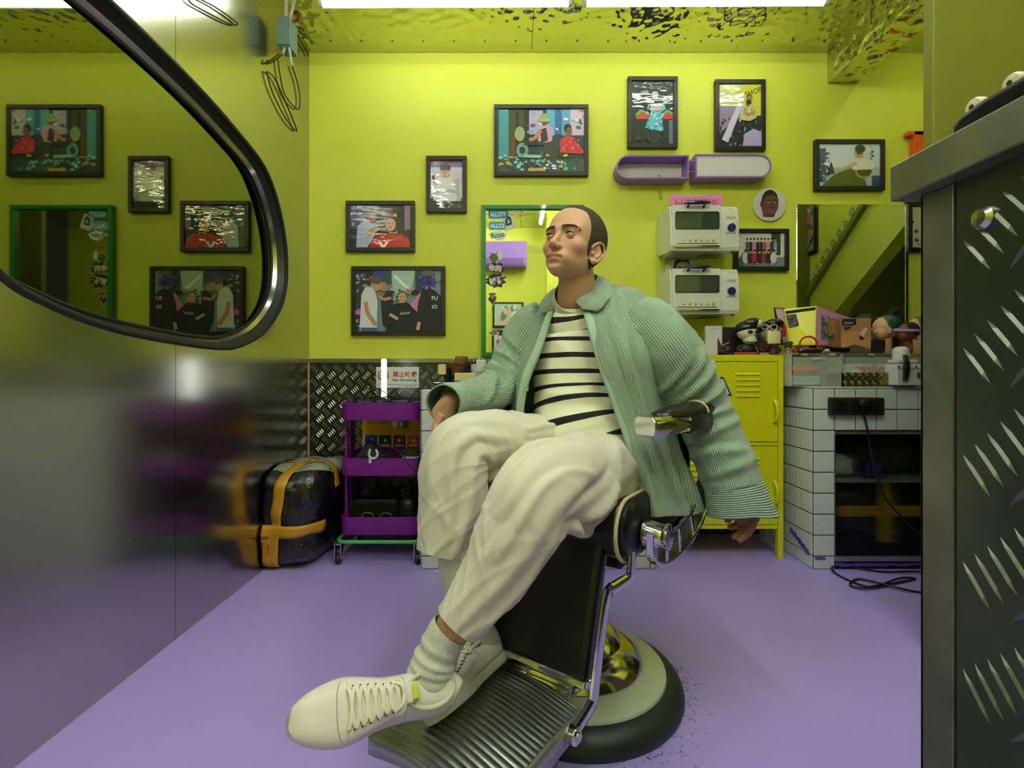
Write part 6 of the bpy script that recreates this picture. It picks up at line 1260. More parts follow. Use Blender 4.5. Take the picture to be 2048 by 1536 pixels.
# ear: cup with a raised helix and lobe, both sides
def ear(s):
    def e(x, y, z): return hw((s*(.0715+x-(.016 if s < 0 else 0)), .004+y, -.022+z))
    pts = [(-.004,.006,.010),(.004,.004,.022),(.011,-.006,.031),(.016,-.018,.030),(.019,-.026,.018),(.018,-.026,.002),(.013,-.019,-.014),(.007,-.008,-.025),(.001,.003,-.028),(-.004,.006,-.018)]
    Bd.tube([e(*q) for q in pts], lambda t: .0042-.0008*math.sin(PI*t), 10, smooth=4)
    Bd.tube([e(.004,-.006,.018),e(.010,-.015,.014),e(.011,-.016,.0),e(.005,-.008,-.012)], .0042, 8, smooth=3)
    Bd.add([e(-.002,.004,.018),e(.012,-.010,.026),e(.015,-.022,.008),e(.010,-.016,-.012),e(.002,.0,-.024),e(-.006,.004,0), e(-.010,.004,.018),e(-.004,-.016,.026),e(-.004,-.026,.008),e(-.004,-.02,-.012),e(-.008,.0,-.024),e(-.012,.004,0)],
        [(0,1,2),(0,2,3),(0,3,5),(3,4,5),(6,8,7),(6,9,8),(6,11,9),(9,11,10)]+[(i,i+6,(i+1)%6+6,(i+1)%6) for i in range(6)])
    Bd.ell(e(.004,-.001,-.026), (.0075,.0075,.0080), 14, 8); Bd.ell(e(.001,.005,-.004), (.005,.005,.006), 12, 8)
for s in (-1,1): ear(s)
# neck and torso core, arms, legs, all closed volumes
def bl(rows, **k): limb(rows, n=28, k=5, amp=0, mb=Bd, caps=True, **k)
nb = hw((0,-.030,-.045))
def wr(p, r, r2=None): return (p[0],p[1],p[2],r,r2 or r)
bl([wr(nb,.050), wr(np.array(P(1153,560,1.425)),.052,.055), wr(np.array(P(1150,590,1.44)),.056,.057), wr(np.array(P(1150,615,1.455)),.066,.056), wr(np.array(P(1156,650,1.475)),.10,.06), wr(np.array(P(1160,720,1.48)),.10,.065), wr(np.array(P(1165,830,1.46)),.10,.07), wr(np.array(P(1185,915,1.45)),.12,.08)], world=True)
bl([(1195,650,1.46,.04),(1280,650,1.40,.052),(1330,710,1.39,.048),(1390,800,1.38,.042),(1440,900,1.36,.036),(1474,985,1.335,.028),(1480,1008,1.33,.027)])
bl([(1110,665,1.51,.04),(1060,675,1.56,.048),(1025,735,1.54,.042),(995,780,1.48,.038),(940,795,1.37,.032),(902,803,1.31,.026),(895,808,1.302,.024)])
bl([(1215,930,1.40,.075),(1140,955,1.18,.07),(1070,990,1.03,.055),(1000,1120,.995,.05),(930,1225,.97,.040),(900,1265,.965,.0345),(880,1300,.962,.033),(868,1345,.958,.033)])
bl([(1130,915,1.5,.075),(1010,895,1.34,.065),(915,890,1.21,.055),(912,1000,1.18,.05),(925,1140,1.16,.037),(962,1270,1.17,.032)])
# near hand: palm and five separate fingers hanging from the cuff
bl([(1479,1000,1.332,.026,.022),(1486,1018,1.33,.031,.020),(1493,1034,1.325,.034,.018),(1496,1046,1.322,.028,.014)])
for f_ in ([(1503,1036,1.315,.0115),(1501,1052,1.308,.0105),(1491,1069,1.304,.0095),(1480,1080,1.302,.0082),(1476,1083,1.301,.005)],
           [(1494,1040,1.322,.0110),(1489,1056,1.318,.0100),(1477,1068,1.316,.0088),(1467,1074,1.316,.0078),(1464,1075,1.316,.005)],
           [(1486,1036,1.335,.0110),(1480,1048,1.336,.0098),(1468,1052,1.337,.0088),(1459,1055,1.338,.0078),(1456,1056,1.338,.005)],
           [(1508,1034,1.330,.0098),(1507,1050,1.334,.0088),(1500,1064,1.337,.0078),(1492,1073,1.338,.0066),(1489,1076,1.338,.004)],
           [(1474,1010,1.325,.0135),(1464,1024,1.312,.0118),(1458,1036,1.306,.0102),(1455,1043,1.304,.0090),(1454,1046,1.304,.006)]):
    limb(f_, n=16, k=5, amp=0, mb=Bd, caps=True)
# far hand laid over the outer side of the knee
bl([(895,806,1.30,.025,.022),(892,816,1.30,.030,.020),(888,830,1.30,.034,.017),(884,842,1.30,.028,.014)])
for i, (dx, dY, ln) in enumerate(((0,-.035,1.0),(-2,-.012,1.1),(-2,.012,1.05),(0,.034,.85))):
    limb([(884+dx,828,1.30+dY,.0105),(875+dx,846,1.30+dY,.0100),(870+dx,864,1.29+dY,.009),(869+dx,864+14*ln,1.28+dY,.0078),(869+dx,868+17*ln,1.278+dY,.005)], n=16, k=5, amp=0, mb=Bd, caps=True)
limb([(893,812,1.30,.012),(898,824,1.30,.0110),(902,832,1.30,.0095),(904,836,1.30,.006)], n=16, k=5, amp=0, mb=Bd, caps=True)
def remeshed(name, mb, vox, smooth_it, mat, parent, colour=None):
    o = obj(name, mb, mat, None)
    m = o.modifiers.new('r', 'REMESH'); m.mode = 'VOXEL'; m.voxel_size = vox; m.use_smooth_shade = True
    if smooth_it: q = o.modifiers.new('s', 'SMOOTH'); q.factor = .5; q.iterations = smooth_it
    bpy.context.view_layer.update()
    me = bpy.data.meshes.new_from_object(o.evaluated_get(bpy.context.evaluated_depsgraph_get()))
    bpy.data.objects.remove(o); me.materials.clear(); me.materials.append(mat)
    o = bpy.data.objects.new(name, me); COL.objects.link(o); o.name = name; o.parent = parent; o.location = -parent.location
    me.polygons.foreach_set('use_smooth', [True]*len(me.polygons))
    if colour:
        v = np.zeros(len(me.vertices)*3); me.vertices.foreach_get('co', v); v = v.reshape(-1,3); ca = me.color_attributes.new('Col','FLOAT_COLOR','POINT')
        c = colour(v); ca.data.foreach_set('color', np.c_[c, np.ones(len(c))].ravel())
    return o
def lin(c): return np.array(rgb(c)[:3])
def skin_colour(v):
    L = (v-HC) @ HM.T; c = np.tile(lin((194,150,122)), (len(v),1)); x, y, z = L.T; head = (np.linalg.norm(L, axis=1) < .17)
    def blend(mask, col): nonlocal c; mask = np.clip(mask*head, 0, 1)[:,None]; c = c*(1-mask)+lin(col)*mask
    g = lambda cx,cy,cz,r: np.exp(-(((np.abs(x)-cx)**2+(y-cy)**2+(z-cz)**2)/r**2))
    blend(.35*g(.04,.06,-.03,.025), (206,136,112)); blend(.3*g(0,.108,-.034,.014), (206,130,110))
    lipz = -.0670; lw = .026; e = np.clip(1-(x/lw)**2, 0, 1)
    upm = ((z < lipz+.0085*np.sqrt(e)+.001) & (z > lipz-.0105*np.sqrt(e)) & (y > .078) & (np.abs(x) < lw)).astype(float); blend(.8*upm, (168,94,86))
    blend(.9*((np.abs(z-lipz-(-.002*(x/lw)**2)) < .0014) & (y > .078) & (np.abs(x) < lw)).astype(float), (96,48,40))
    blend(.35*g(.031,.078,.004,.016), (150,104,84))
    ear_m = np.clip(g(.087,-.02,-.012,.02),0,1); blend(.55*ear_m, (206,120,96))
    st = np.clip((-.045-z)/.03,0,1)*np.clip((y-.0)/.04,0,1)*(z > -.13); blend(.16*st, (120,100,84))
    hand = (v[:,2] < .80) & (v[:,2] > .40) & (np.linalg.norm(v-np.array(P(1485,1050,1.32)), axis=1) < .12); c[hand] = lin((170,112,92))
    return c
body = remeshed('body', Bd, .0026, 2, SKIN, man, skin_colour)
# eyes with lids
EYW = M('eye_white', (170,160,150), .3, coat=.3); IRI = M('dark_brown_iris', (40,27,18), .25, coat=.3); PUP = M('pupil_black', (6,6,6), .1, coat=1.0)
LID = M('eyelid_skin', (176,128,104), .5); LASH = M('dark_lash_hair', (32,24,20), .8)
gz_ = np.array([-.10,.93,.34]); gz_ /= np.linalg.norm(gz_)
for s in (-1,1):
    c = np.array([s*.0305,.0715,.0035]); R_ = .0120
    mb = MB().ell(hw(c), (R_,R_,R_), 24, 16); ey = obj('eye', mb, EYW, body, smooth=True)
    d = gz_+np.array([s*.03,0,0]); d /= np.linalg.norm(d); wd = d @ HM
    obj('iris', MB().lathe(hw(c), [(.0068,R_*.835),(.0061,R_*.875),(.0042,R_*.950),(.002,R_*.99),(.0,R_*1.0)], 20, wd, cap=False), IRI, ey, smooth=True)
    obj('pupil', MB().lathe(hw(c), [(.0027,R_*.985),(.0014,R_*1.006),(.0,R_*1.012)], 16, wd, cap=False), PUP, ey, smooth=True)
    def lid(name, e0, e1, rr0, mat, bow):
        G = []
        for i in range(9):
            row = []
            for j in range(21):
                az = (j/20-.5)*2.35; k = math.cos((j/20-.5)*PI*.97)
                el = (e0*k+bow*(1-k))+(e1-e0)*(i/8)*(.4+.6*k) ; r = R_*rr0+.0006*math.sin(PI*i/8)+(.0014 if i > 6 else 0)
                row.append(hw(c+np.array([math.sin(az)*math.cos(el), math.cos(az)*math.cos(el), math.sin(el)])*r))
            G.append(row)
        return obj(name, MB().grid(G), mat, body, smooth=True, solid=.0008)
    lid('upper_eyelid', .36, 1.35, 1.09, LID, -.05); lid('lower_eyelid', -.22, -1.25, 1.09, LID, -.05)
    obj('lashes', MB().tube([hw(c+np.array([math.sin(az), math.cos(az)*math.cos(el_), math.sin(el_)*1.0])*R_*1.15) for az, el_ in [((j/10-.5)*2.0, .36*math.cos((j/10-.5)*2.6)) for j in range(11)]], lambda t: .0007, 6), LASH, body, smooth=True)
    bp = [(s*.012,.0925,.0185),(s*.022,.0915,.0225),(s*.034,.0855,.0245),(s*.045,.0765,.0225),(s*.054,.0645,.0155)]
    bq = []
    for q in bp:                    # lay the brow on the skin
        q = np.array(q); dr = q/np.linalg.norm(q); t = np.linspace(.05,.14,400); tt = t[np.argmax(head_sd(dr[None]*t[:,None]) > 0)]; bq.append(hw(dr*(tt+.0004)))
    obj('eyebrow', MB().tube(bq, lambda t: (.0013, .0048-.0024*t), 10, smooth=5, flat=fwd), M('brow_hair', (60,42,32), .95, bump=(700,1)), body, smooth=True)
# cropped hair: a shell over the scalp, cut along the hairline
def hairmask(L):
    x, y, z = L[...,0], L[...,1], L[...,2]; ax = np.abs(x)
    front = z-(.083+.25*np.maximum(0,y-.03)-.35*np.maximum(0,ax-.042))            # above the forehead line
    temple = (.032-y)+.10*(z-.02)-(z < -.02)*(.9*(-.02-z))                         # behind the temple line
    nape = z+.062+.25*(-y-.03)*0
    side = np.minimum(temple, nape)
    return np.maximum(np.minimum(front*1.2, 1), np.where(ax > .03, side, np.where(y < 0, nape, front)))
N = HL.shape; nrm = np.cross(np.roll(HL,-1,1)-np.roll(HL,1,1), np.gradient(HL, axis=0)); nrm /= np.linalg.norm(nrm, axis=2)[...,None]+1e-9
if (nrm*(HL-np.array([0,0,0]))).sum() < 0: nrm = -nrm
mk = hairmask(HL); th = np.clip(mk/.022, -.6, 1)*.0034; HS = HL+nrm*th[...,None]
hv = hw(HS).reshape(-1,3); hf = []; nu = N[1]
ok_ = (mk > -.010)
for j in range(N[0]-1):
    for i in range(nu):
        i2 = (i+1) % nu
        if ok_[j,i] and ok_[j,i2] and ok_[j+1,i] and ok_[j+1,i2]: hf.append((j*nu+i, j*nu+i2, (j+1)*nu+i2, (j+1)*nu+i))
HAIR = M('cropped_brown_hair', (82,68,48), .9, noise=(900,.7,(44,36,26)), bump=(1200,.8)); obj('hair', MB().add(hv, hf), HAIR, body, smooth=True, angle=180)
p = hw((.0815,-.014,-.040)); obj('earring', MB().ell(p, (.0035,.0035,.0035), 14, 8), VB, body, smooth=True)
# ---- striped tee
tee = limb([(1148,602,1.440,.060,.066),(1149,614,1.448,.070,.074),(1152,634,1.456,.105,.088),(1160,664,1.465,.132,.098),(1160,715,1.46,.136,.106),(1160,780,1.45,.134,.112),(1164,830,1.43,.138,.118),(1171,862,1.42,.152,.131),(1175,876,1.418,.162,.140)],
    n=72, folds=[(.12,.72,-.10,.80,.012,.007),(.14,.86,-.12,.90,.012,.010),(.10,.80,-.14,.85,.010,-.006),(.12,.93,-.10,.93,.012,.008),(-.10,.45,-.02,.75,.014,.006),(.13,.5,.05,.7,.014,.005),(-.02,.88,-.14,.80,.012,.008),(.1,.3,-.05,.6,.014,.005)], seed=4, amp=.003)
tee_o = obj('tee_shirt', tee, TEE, man, smooth=True, solid=.002, angle=180)
obj('neck_band', limb([(1149,590,1.405,.0575,.0615),(1148,600,1.425,.0625,.066),(1148,611,1.442,.0695,.0725)], n=56, k=4, amp=0), M('cream_neck_rib', (222,218,194), .9, bump=(330,.6,'uvx',.001)), tee_o, smooth=True, solid=.0025)
# ---- trousers
nearleg = limb([(1262,925,1.44,.10,.10),(1225,945,1.36,.112,.11),(1160,958,1.22,.110,.11),(1105,970,1.10,.100,.10),(1068,1000,1.03,.088,.086),(1035,1065,1.005,.080,.075),(998,1135,.99,.070,.064),(955,1195,.978,.056,.053),(915,1248,.968,.0465,.047)],
    n=150, k=20, seed=2, amp=.0042, f=.8,
    folds=[(-.05,.42,-.22,.60,.011,.024),(.02,.44,-.16,.66,.010,-.012),(-.10,.40,-.26,.52,.012,.014),(-.20,.48,-.26,.66,.014,.028),(-.16,.48,-.22,.62,.010,-.014),(.20,.10,.02,.40,.018,.006),(.1,.45,.05,.95,.018,.006),(-.10,.62,-.02,.98,.016,.006),(0,.60,.10,.80,.012,-.005),(-.06,.05,-.15,.35,.02,.006),(.18,.30,.20,.45,.014,.008),(.05,.12,-.04,.42,.014,.006),(-.12,.15,-.22,.42,.012,.008),(.16,.52,.22,.80,.012,.009),(.12,.50,.18,.70,.009,-.007),(-.02,.52,.02,.80,.010,.006),(-.16,.70,-.14,.98,.014,.008),(-.20,.56,-.18,.80,.010,-.008)])
farleg = limb([(1185,905,1.50,.10,.10),(1120,905,1.43,.10,.10),(1050,892,1.36,.090,.09),(985,885,1.28,.082,.082),(928,893,1.215,.078,.076),(908,935,1.195,.080,.076),(908,1000,1.185,.080,.072),(900,1055,1.175,.074,.066),(889,1106,1.165,.063,.060)],
    n=150, k=20, seed=5, amp=.0042, f=.8,
    folds=[(.20,.05,.08,.46,.008,.013),(.155,.05,.02,.46,.007,-.009),(.11,.06,-.04,.46,.008,.013),(.03,.05,-.12,.46,.008,.013),(.065,.05,-.08,.44,.007,-.009),(-.01,.10,-.17,.46,.008,.010),(-.02,.45,-.24,.60,.010,.026),(-.08,.43,-.28,.54,.009,.020),(-.08,.49,-.22,.62,.008,-.018),(.02,.52,.0,.95,.014,.007),(-.10,.60,-.06,.98,.014,.007),(.10,.55,.12,.95,.014,.006),(-.03,.6,-.02,.95,.01,-.005)])
nearleg.v += []; o1 = len(nearleg.v)
tr = MB(); tr.add(nearleg.v, nearleg.f, uvs=nearleg.uv); tr.add(farleg.v, farleg.f, uvs=farleg.uv)
pel = limb([(1175,868,1.425,.140,.118),(1180,884,1.42,.152,.130),(1190,900,1.42,.165,.140),(1200,940,1.43,.165,.135),(1205,985,1.45,.14,.12)], n=72, folds=[(.2,.1,-.1,.5,.012,.010),(.12,.05,-.15,.4,.010,.009),(-.02,.35,-.02,.6,.01,-.01)], seed=9, amp=.003, caps=True)
tr.add(pel.v, pel.f, uvs=pel.uv)
tro = obj('trousers', tr, TRO, man, smooth=True, solid=.0025, angle=180)
def hem(rows, name='trouser_hem'): return obj(name, limb(rows, n=64, k=4, amp=.001), TRO, tro, smooth=True, solid=.003, angle=180)

# ---- socks and shoes
def sockf(rows, folds): return limb(rows, n=56, k=8, folds=folds, seed=3, amp=.001)
sk1 = sockf([(901,1259,.966,.0385,.0385),(893,1270,.965,.0385,.0385),(881,1294,.962,.0380,.038),(870,1322,.960,.041,.042),(862,1350,.958,.046,.046),(856,1374,.955,.044,.044)], [(-.5,.30,.5,.30,.004,.003),(-.3,.42,.4,.40,.004,-.003),(-.5,.5,.5,.52,.004,.0035),(-.3,.62,.3,.66,.004,.003),(-.5,.72,.5,.70,.004,-.002)])
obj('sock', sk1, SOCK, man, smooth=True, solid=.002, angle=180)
sk2 = sockf([(914,1085,1.16,.044,.044),(917,1130,1.16,.044,.044),(925,1180,1.16,.041,.041),(945,1240,1.165,.038,.038),(968,1285,1.172,.038,.04),(975,1310,1.175,.040,.045)], [(-.5,.2,.5,.2,.004,.003),(-.5,.42,.5,.43,.004,.003),(-.5,.47,.5,.5,.004,-.002),(-.3,.6,.3,.62,.004,.003)])
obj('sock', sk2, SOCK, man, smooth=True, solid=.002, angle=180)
SHO = M('cream_white_leather', (218,214,206), .42, coat=.1, bump=(160,.1)); SOL = M('cream_rubber_sole', (206,204,200), .55); LAC = M('white_cotton_lace', (226,222,204), .8)
def shoe(H, T, upv, label, lift=0):
    H, T = np.array(H), np.array(T); L = np.linalg.norm(T-H); ax = (T-H)/L; uv_ = np.array(upv, float); uv_ -= ax*(uv_@ax); uv_ /= np.linalg.norm(uv_); wv = np.cross(ax, uv_)
    def W(s, w_, h): return H+ax*s*L+wv*w_+uv_*h
    r = obj('shoe', None_mb(), SHO, man); 
    ss = np.r_[np.linspace(0,.06,6), np.linspace(.1,.86,28), np.linspace(.89,1,9)]
    def halfw(s): return (.036+.004*math.sin(PI*min(1,s/.3))+.014*math.exp(-((s-.70)/.17)**2))*(math.sqrt(max(0,1-((.10-s)/.10)**2)) if s < .10 else 1)*(max(0,1-((s-.80)/.20)**2.4)**.5 if s > .80 else 1)
    def top(s): return .052+.026*(1-min(1,s/.45))+(.010*math.exp(-((s-.42)/.12)**2))-.016*max(0,(s-.55)/.45)-(0 if s < .9 else .020*((s-.9)/.1)**2)
    G = []
    for s in ss:
        hwd, t = halfw(s)+.0006, top(s); row = []
        for j in range(33):
            a = PI*j/32; c, q = math.cos(a), math.sin(a); opn = 0
            x = math.copysign(abs(c)**.62, c)*hwd*(1-.10*q*(s < .5)); h = .020+(t-.020)*abs(q)**.72
            if s < .40: h = min(h, .020+(.052 if s > .1 else .058-.0*s)+.0); 
            row.append(W(s, x, h))
        G.append(row)
    up_mb = MB().grid(G); me = bpy.data.meshes.new('shoe'); me.from_pydata(up_mb.v, [], up_mb.f); me.materials.append(SHO); me.polygons.foreach_set('use_smooth', [True]*len(me.polygons)); r.data = me
    m = r.modifiers.new('s','SOLIDIFY'); m.thickness = .003; m.offset = 0
    # sole with a rounded toe and a foxing line
    S = [[W(s, sg*(halfw(s)*k), h) for s, sg in [(q,1) for q in ss]+[(q,-1) for q in ss[::-1]]] for k, h in ((.0,.0),(.93,.0),(1.02,.004),(1.05,.012),(1.05,.022),(1.0,.026))]
    obj('sole', MB().grid(S, closed_u=True), SOL, r, smooth=True, angle=50)
    def on(s, fr, off=.0015):                # a point on the upper: fr 0..1 across
        hwd, t = halfw(s), top(s); a = PI*fr; c, q = math.cos(a), math.sin(a); return W(s, math.copysign(abs(c)**.62,c)*hwd*(1-.10*q*(s < .5)), .020+(t-.020)*abs(q)**.72+off)
    # eyestay panels either side of the tongue
    for (f0, f1) in ((.10,.40),(.60,.90)):
        G = []
        for s in np.linspace(.36,.69,16):
            k = (s-.36)/.33; a0, a1 = (f0+.02+.0*k, f1-.03*k) if f0 < .5 else (f0+.03*k, f1-.02)
            G.append([on(s, a0+(a1-a0)*j/8, .0026) for j in range(9)])
        obj('eyestay', MB().grid(G), SHO, r, smooth=True, solid=.0022)
    obj('toe_seam', MB().tube([on(.70+.05*math.sin(PI*j/16), .06+.88*j/16, .0018) for j in range(17)], .0011, 6), M('seam_grey', (170,166,160), .6), r, smooth=True)
    # tongue
    G = [[on(s, .40+.20*j/6, .004+.020*max(0,(.38-s)/.1)*.6) for j in range(7)] for s in np.linspace(.30,.66,12)]
    obj('tongue', MB().grid(G), SHO, r, smooth=True, solid=.004)
    obj('tongue_label', MB().grid([[on(s, .42+.16*j/4, .0075+.012*max(0,(.38-s)/.1)) for j in range(5)] for s in (.30,.32,.335)]), M('neon_yellow_lining', (196,206,70), .6), r, smooth=True, solid=.001)
    for k in range(7):
        s = .39+k*.043; g_ = .008+.003*(k % 2)
        for d in (1,-1):
            A = [on(s+.0*d, .5-d*.16, .006), on(s+.018, .5-d*.06, .0085+.001*d), on(s+.030, .5+d*.06, .0085-.001*d), on(s+.042, .5+d*.16, .006)]
            obj('lace', MB().tube(A, lambda t: (.0013,.0034), 8, smooth=4, flat=uv_), LAC, r, smooth=True)
    for fr in (.33,.67):
        for k in range(7): obj('eyelet', MB().lathe(on(.40+k*.043, fr, .0040), [(.0019,0),(.0019,.0008)], 8, uv_), BLK, r)
    kn = [on(.385,.50,.013)]
    for d in (1,-1):
        A = [kn[0], on(.40,.5+d*.09,.016), on(.43,.5+d*.17,.010), on(.42,.5+d*.24,.008), on(.385,.5+d*.15,.012), kn[0]]
        obj('lace_bow', MB().tube(A, lambda t: (.0014,.0030), 8, smooth=5, flat=uv_), LAC, r, smooth=True)
    G = [[W(.03+.37*abs(math.cos(a))**.8 if True else 0, 0, 0)] for a in (0,)]
    obj('collar_lining', MB().tube([W(.055+.30*(1-math.cos(a))/2, .030*math.sin(a), .070+.004*math.cos(a)) for a in [2*PI*i/24 for i in range(24)]], .0045, 8, closed=True), M('pale_lining', (200,202,180), .8), r, smooth=True)
    return tagp(r, label)
def None_mb():
    return MB().box((0,0,0),(.001,.001,.001))
shoe(P(894,1378,.990), P(569,1452,.835), (.10,-.80,.62), 'cream lace-up sneaker swung forward, nearest the camera')
shoe(P(1000,1322,1.18), P(862,1452,.950), (-.62,-.05,.78), 'cream sneaker resting on the ribbed foot rest')
# ---- the open corduroy shirt: body sheet (near front edge, round the back, to the far front edge)
def back(r, l, dep=.12):  # three points round the back between near side r and far side l
    (x1,y1,Y1), (x2,y2,Y2) = r, l
    a, b = P(*r), P(*l); bk = -Fd*dep; out = []
    for t, k in ((.2,.75),(.5,1.0),(.8,.75)):
        p = a.lerp(b, t)+bk*k; out.append((CX+p.x/p.y*F, CY-(p.z-CH)/p.y*F, p.y))
    return out
near = [
 [(1163,606,1.385),(1176,600,1.395),(1192,584,1.425),(1206,573,1.46),(1215,567,1.49)],
 [(1166,622,1.365),(1192,604,1.365),(1225,586,1.375),(1262,582,1.395),(1290,590,1.43)],
 [(1176,662,1.325),(1205,655,1.305),(1245,645,1.31),(1290,650,1.345),(1318,672,1.41)],
 [(1192,718,1.300),(1222,712,1.270),(1262,708,1.275),(1302,715,1.325),(1330,735,1.41)],
 [(1214,782,1.280),(1244,780,1.26),(1280,780,1.28),(1315,788,1.35),(1345,805,1.43)],
 [(1243,862,1.262),(1270,862,1.245),(1300,864,1.29),(1328,870,1.37),(1352,882,1.45)],
 [(1270,945,1.236),(1295,947,1.208),(1325,950,1.255),(1347,955,1.315),(1382,962,1.40)],
 [(1284,1000,1.222),(1306,1002,1.193),(1336,1002,1.245),(1358,1004,1.315),(1397,1002,1.385)],
 [(1291,1032,1.215),(1313,1034,1.188),(1344,1032,1.243),(1372,1031,1.315),(1405,1018,1.38)]]
far = [
 [(1112,600,1.47),(1110,597,1.48),(1112,592,1.50),(1120,586,1.53),(1130,580,1.55)],
 [(1107,620,1.425),(1097,616,1.44),(1083,618,1.48),(1072,626,1.54),(1080,618,1.58)],
 [(1097,655,1.39),(1083,650,1.41),(1068,648,1.45),(1056,655,1.53),(1060,660,1.60)],
 [(1083,700,1.37),(1068,695,1.39),(1054,695,1.44),(1042,700,1.52),(1045,705,1.60)],
 [(1060,755,1.36),(1048,752,1.38),(1036,752,1.43),(1028,758,1.50),(1035,765,1.60)],
 [(1050,800,1.36),(1040,798,1.39),(1030,798,1.44),(1024,802,1.50),(1032,805,1.60)],
 [(1047,835,1.37),(1040,835,1.40),(1034,836,1.45),(1030,838,1.52),(1040,840,1.60)],
 [(1060,855,1.42),(1054,856,1.44),(1048,858,1.48),(1044,860,1.54),(1050,862,1.60)],
 [(1070,870,1.46),(1064,872,1.48),(1058,874,1.52),(1054,876,1.56),(1060,878,1.60)]]
rows = [n_+back(n_[-1], f_[-1], (.012,.05,.09)[i] if i < 3 else .12)+f_[::-1] for i, (n_, f_) in enumerate(zip(near, far))]
jf = [(.02,.28,.10,.98,.012,.004),(.10,.20,.13,.75,.014,-.010),(.135,.25,.16,.80,.012,.012),(.17,.18,.19,.60,.012,-.010),(.09,.72,.07,.98,.012,.006),(.20,.12,.14,.45,.014,.010),(.23,.62,.25,.98,.016,.020),(.27,.60,.30,.98,.014,-.016),(.30,.55,.33,.98,.014,.012),
      (.93,.2,.94,.75,.010,.007),(.90,.2,.90,.7,.010,-.006),(.96,.35,.98,.7,.008,.005)]
jk = obj('corduroy_shirt', sheet(rows, ku=9, kv=9, folds=[(a,b,c,d,e,-f_) for a,b,c,d,e,f_ in jf], seed=12, amp=.002), CORD, man, smooth=True, solid=.0035, angle=180)
# placket strips along both front edges
def strip(pts, w_, off, mat, name):
    A = crn([[*P(*q)] for q in pts], 6); T = np.gradient(A, axis=0); T /= np.linalg.norm(T, axis=1)[:,None]; v = CAMP-A; v /= np.linalg.norm(v, axis=1)[:,None]; s = np.cross(T, v)
    G = [[a+sd*w_*k+vv*(off+.003*math.sin(PI*max(0,min(1,k)))) for k in (0,.25,.5,.75,1)] for a, sd, vv in zip(A, s, v)]
    return obj(name, MB().grid(G), mat, jk, smooth=True, solid=.003, angle=180)
strip([n_[0] for n_ in near[1:]], -.030, .006, CORDP, 'placket')
strip([f_[0] for f_ in far[1:7]], .022, .006, CORDP, 'placket')
BTN = M('sage_button', (130,160,146), .3, coat=.5)
for (x,y,Y) in ((1072,710,1.365),(1053,778,1.345)):
    c = P(x,y,Y); d = Vector((-.1,-1,.05)).normalized(); b_ = obj('button', MB().lathe(c, [(.0062,0),(.0066,.0015),(.0058,.0026),(.004,.0018),(0,.0018)], 20, d), BTN, jk, smooth=True)
# collar: two pointed leaves and the stand behind the neck
def collar(rows, name='collar'):
    return obj(name, sheet(rows, ku=6, kv=6, folds=(), amp=.0006, linear=True), CORDH if name != 'collar' else CORD, jk, smooth=True, solid=.004, angle=180)
collar([[(1160,592,1.395),(1172,583,1.400),(1186,568,1.43),(1196,556,1.47),(1198,551,1.51)],
        [(1152,604,1.372),(1172,596,1.372),(1192,582,1.385),(1208,566,1.43),(1212,558,1.50)],
        [(1165,618,1.345),(1186,610,1.342),(1208,592,1.352),(1222,578,1.40),(1222,570,1.50)],
        [(1196,623,1.330),(1204,616,1.330),(1216,600,1.340),(1227,584,1.39),(1226,576,1.50)]])
collar([[(1116,592,1.455),(1113,588,1.470),(1112,583,1.50),(1116,577,1.53),(1124,572,1.55)],
        [(1112,604,1.430),(1105,598,1.440),(1100,592,1.47),(1103,584,1.52),(1112,576,1.56)],
        [(1107,618,1.412),(1096,610,1.420),(1088,603,1.45),(1090,594,1.52),(1102,582,1.57)],
        [(1082,628,1.405),(1080,620,1.415),(1079,612,1.44),(1083,602,1.52),(1097,588,1.575)]])
obj('collar_stand', sheet([[(1163,603,1.40),(1180,585,1.42),(1192,570,1.46),(1190,562,1.52),(1165,560,1.57),(1135,568,1.57),(1118,580,1.53),(1110,600,1.46)],
        [(1162,590,1.40),(1178,575,1.42),(1192,558,1.46),(1192,549,1.52),(1165,548,1.57),(1135,556,1.57),(1116,570,1.53),(1111,590,1.46)]], ku=6, kv=4, amp=0), CORDI, jk, smooth=True, solid=.003)
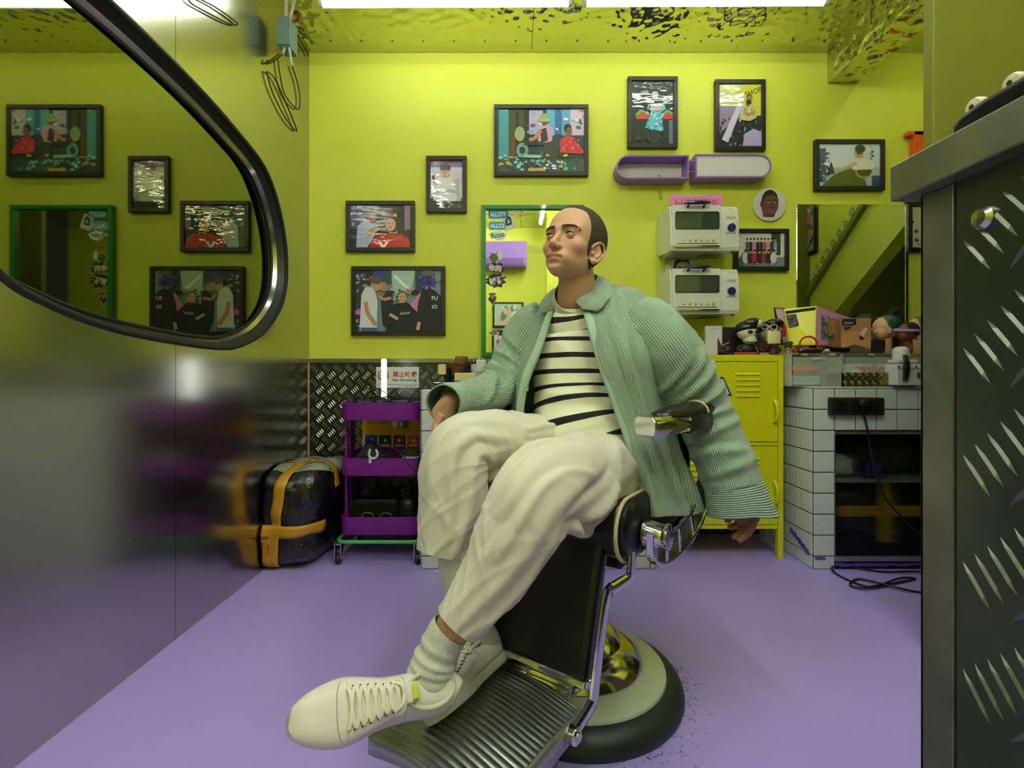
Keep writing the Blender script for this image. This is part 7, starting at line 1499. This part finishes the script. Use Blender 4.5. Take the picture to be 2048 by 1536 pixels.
# sleeves and cuffs
sl = limb([(1262,628,1.41,.060,.085),(1288,652,1.40,.088,.095),(1325,700,1.385,.096,.092),(1362,755,1.40,.088,.086),(1399,815,1.41,.081,.078),(1429,875,1.39,.076,.074),(1452,930,1.36,.076,.072),(1469,980,1.338,.0735,.066)], n=96, k=12, seed=8, amp=.003, f=.8,
    folds=[(-.28,.40,.10,.46,.012,.016),(-.25,.48,.14,.50,.010,-.012),(-.22,.53,.22,.50,.012,.017),(.25,.55,-.12,.60,.010,-.010),(.24,.60,-.18,.64,.011,.013),(-.26,.30,.05,.40,.012,.010),(-.05,.30,.24,.42,.010,.012),(-.25,.70,.08,.73,.010,.010),(.24,.74,-.10,.80,.010,-.009),(.24,.80,-.20,.86,.012,.012),(-.24,.88,.10,.93,.010,.011),(.20,.93,-.05,.95,.008,-.006),(.05,.10,.24,.30,.012,.010),(.0,.12,.18,.36,.010,-.008),(-.18,.10,-.06,.30,.014,.008)])
so = obj('sleeve', sl, CORD, jk, smooth=True, solid=.003, angle=180)
cf = limb([(1465,962,1.340,.0715,.064),(1469,980,1.338,.0752,.067),(1474,1005,1.335,.078,.069),(1478,1026,1.332,.080,.070)], n=80, k=6, seed=3, amp=.0015)
# the cuff is open at its outer side and its corner flicks out
cv = []
for (x,y,z), (u,v) in zip(cf.v, cf.uv):
    p = Vector((x,y,z)); w_ = max(0,(v/.075))
    px = CX+x/y*F
    if px > 1505: p += Vector((.016,0,-.010))*min(1.2,w_)*((px-1505)/35)
    cv.append(tuple(p))
cf.v = cv; obj('cuff', cf, CORDH, so, smooth=True, solid=.004, angle=180)
s2 = limb([(1092,636,1.52,.062,.07),(1068,660,1.54,.078,.08),(1040,705,1.55,.072,.076),(1018,745,1.53,.068,.072),(995,777,1.48,.060,.066),(962,790,1.42,.053,.058),(930,796,1.36,.046,.052),(907,799,1.315,.042,.048)], n=80, k=11, seed=6, amp=.003,
    folds=[(.22,.35,-.15,.50,.009,.012),(.24,.42,-.10,.60,.008,-.009),(.22,.50,-.14,.68,.009,.013),(.20,.58,-.10,.78,.008,-.009),(.22,.62,-.05,.84,.008,.011),(.16,.74,-.16,.90,.008,.008),(.2,.2,-.1,.35,.012,.009)], caps=True)
s2o = obj('sleeve', s2, CORD, jk, smooth=True, solid=.003, angle=180)
obj('cuff', limb([(912,799,1.325,.0435,.049),(900,801,1.302,.0445,.052),(886,806,1.275,.046,.056)], n=64, k=6, seed=3, amp=.001), CORDH, s2o, smooth=True, solid=.004, angle=180)
obj('cuff_lining', limb([(905,800,1.31,.040,.047),(887,806,1.277,.043,.053)], n=48, k=3, seed=3, amp=0), CORDI, s2o, smooth=True)
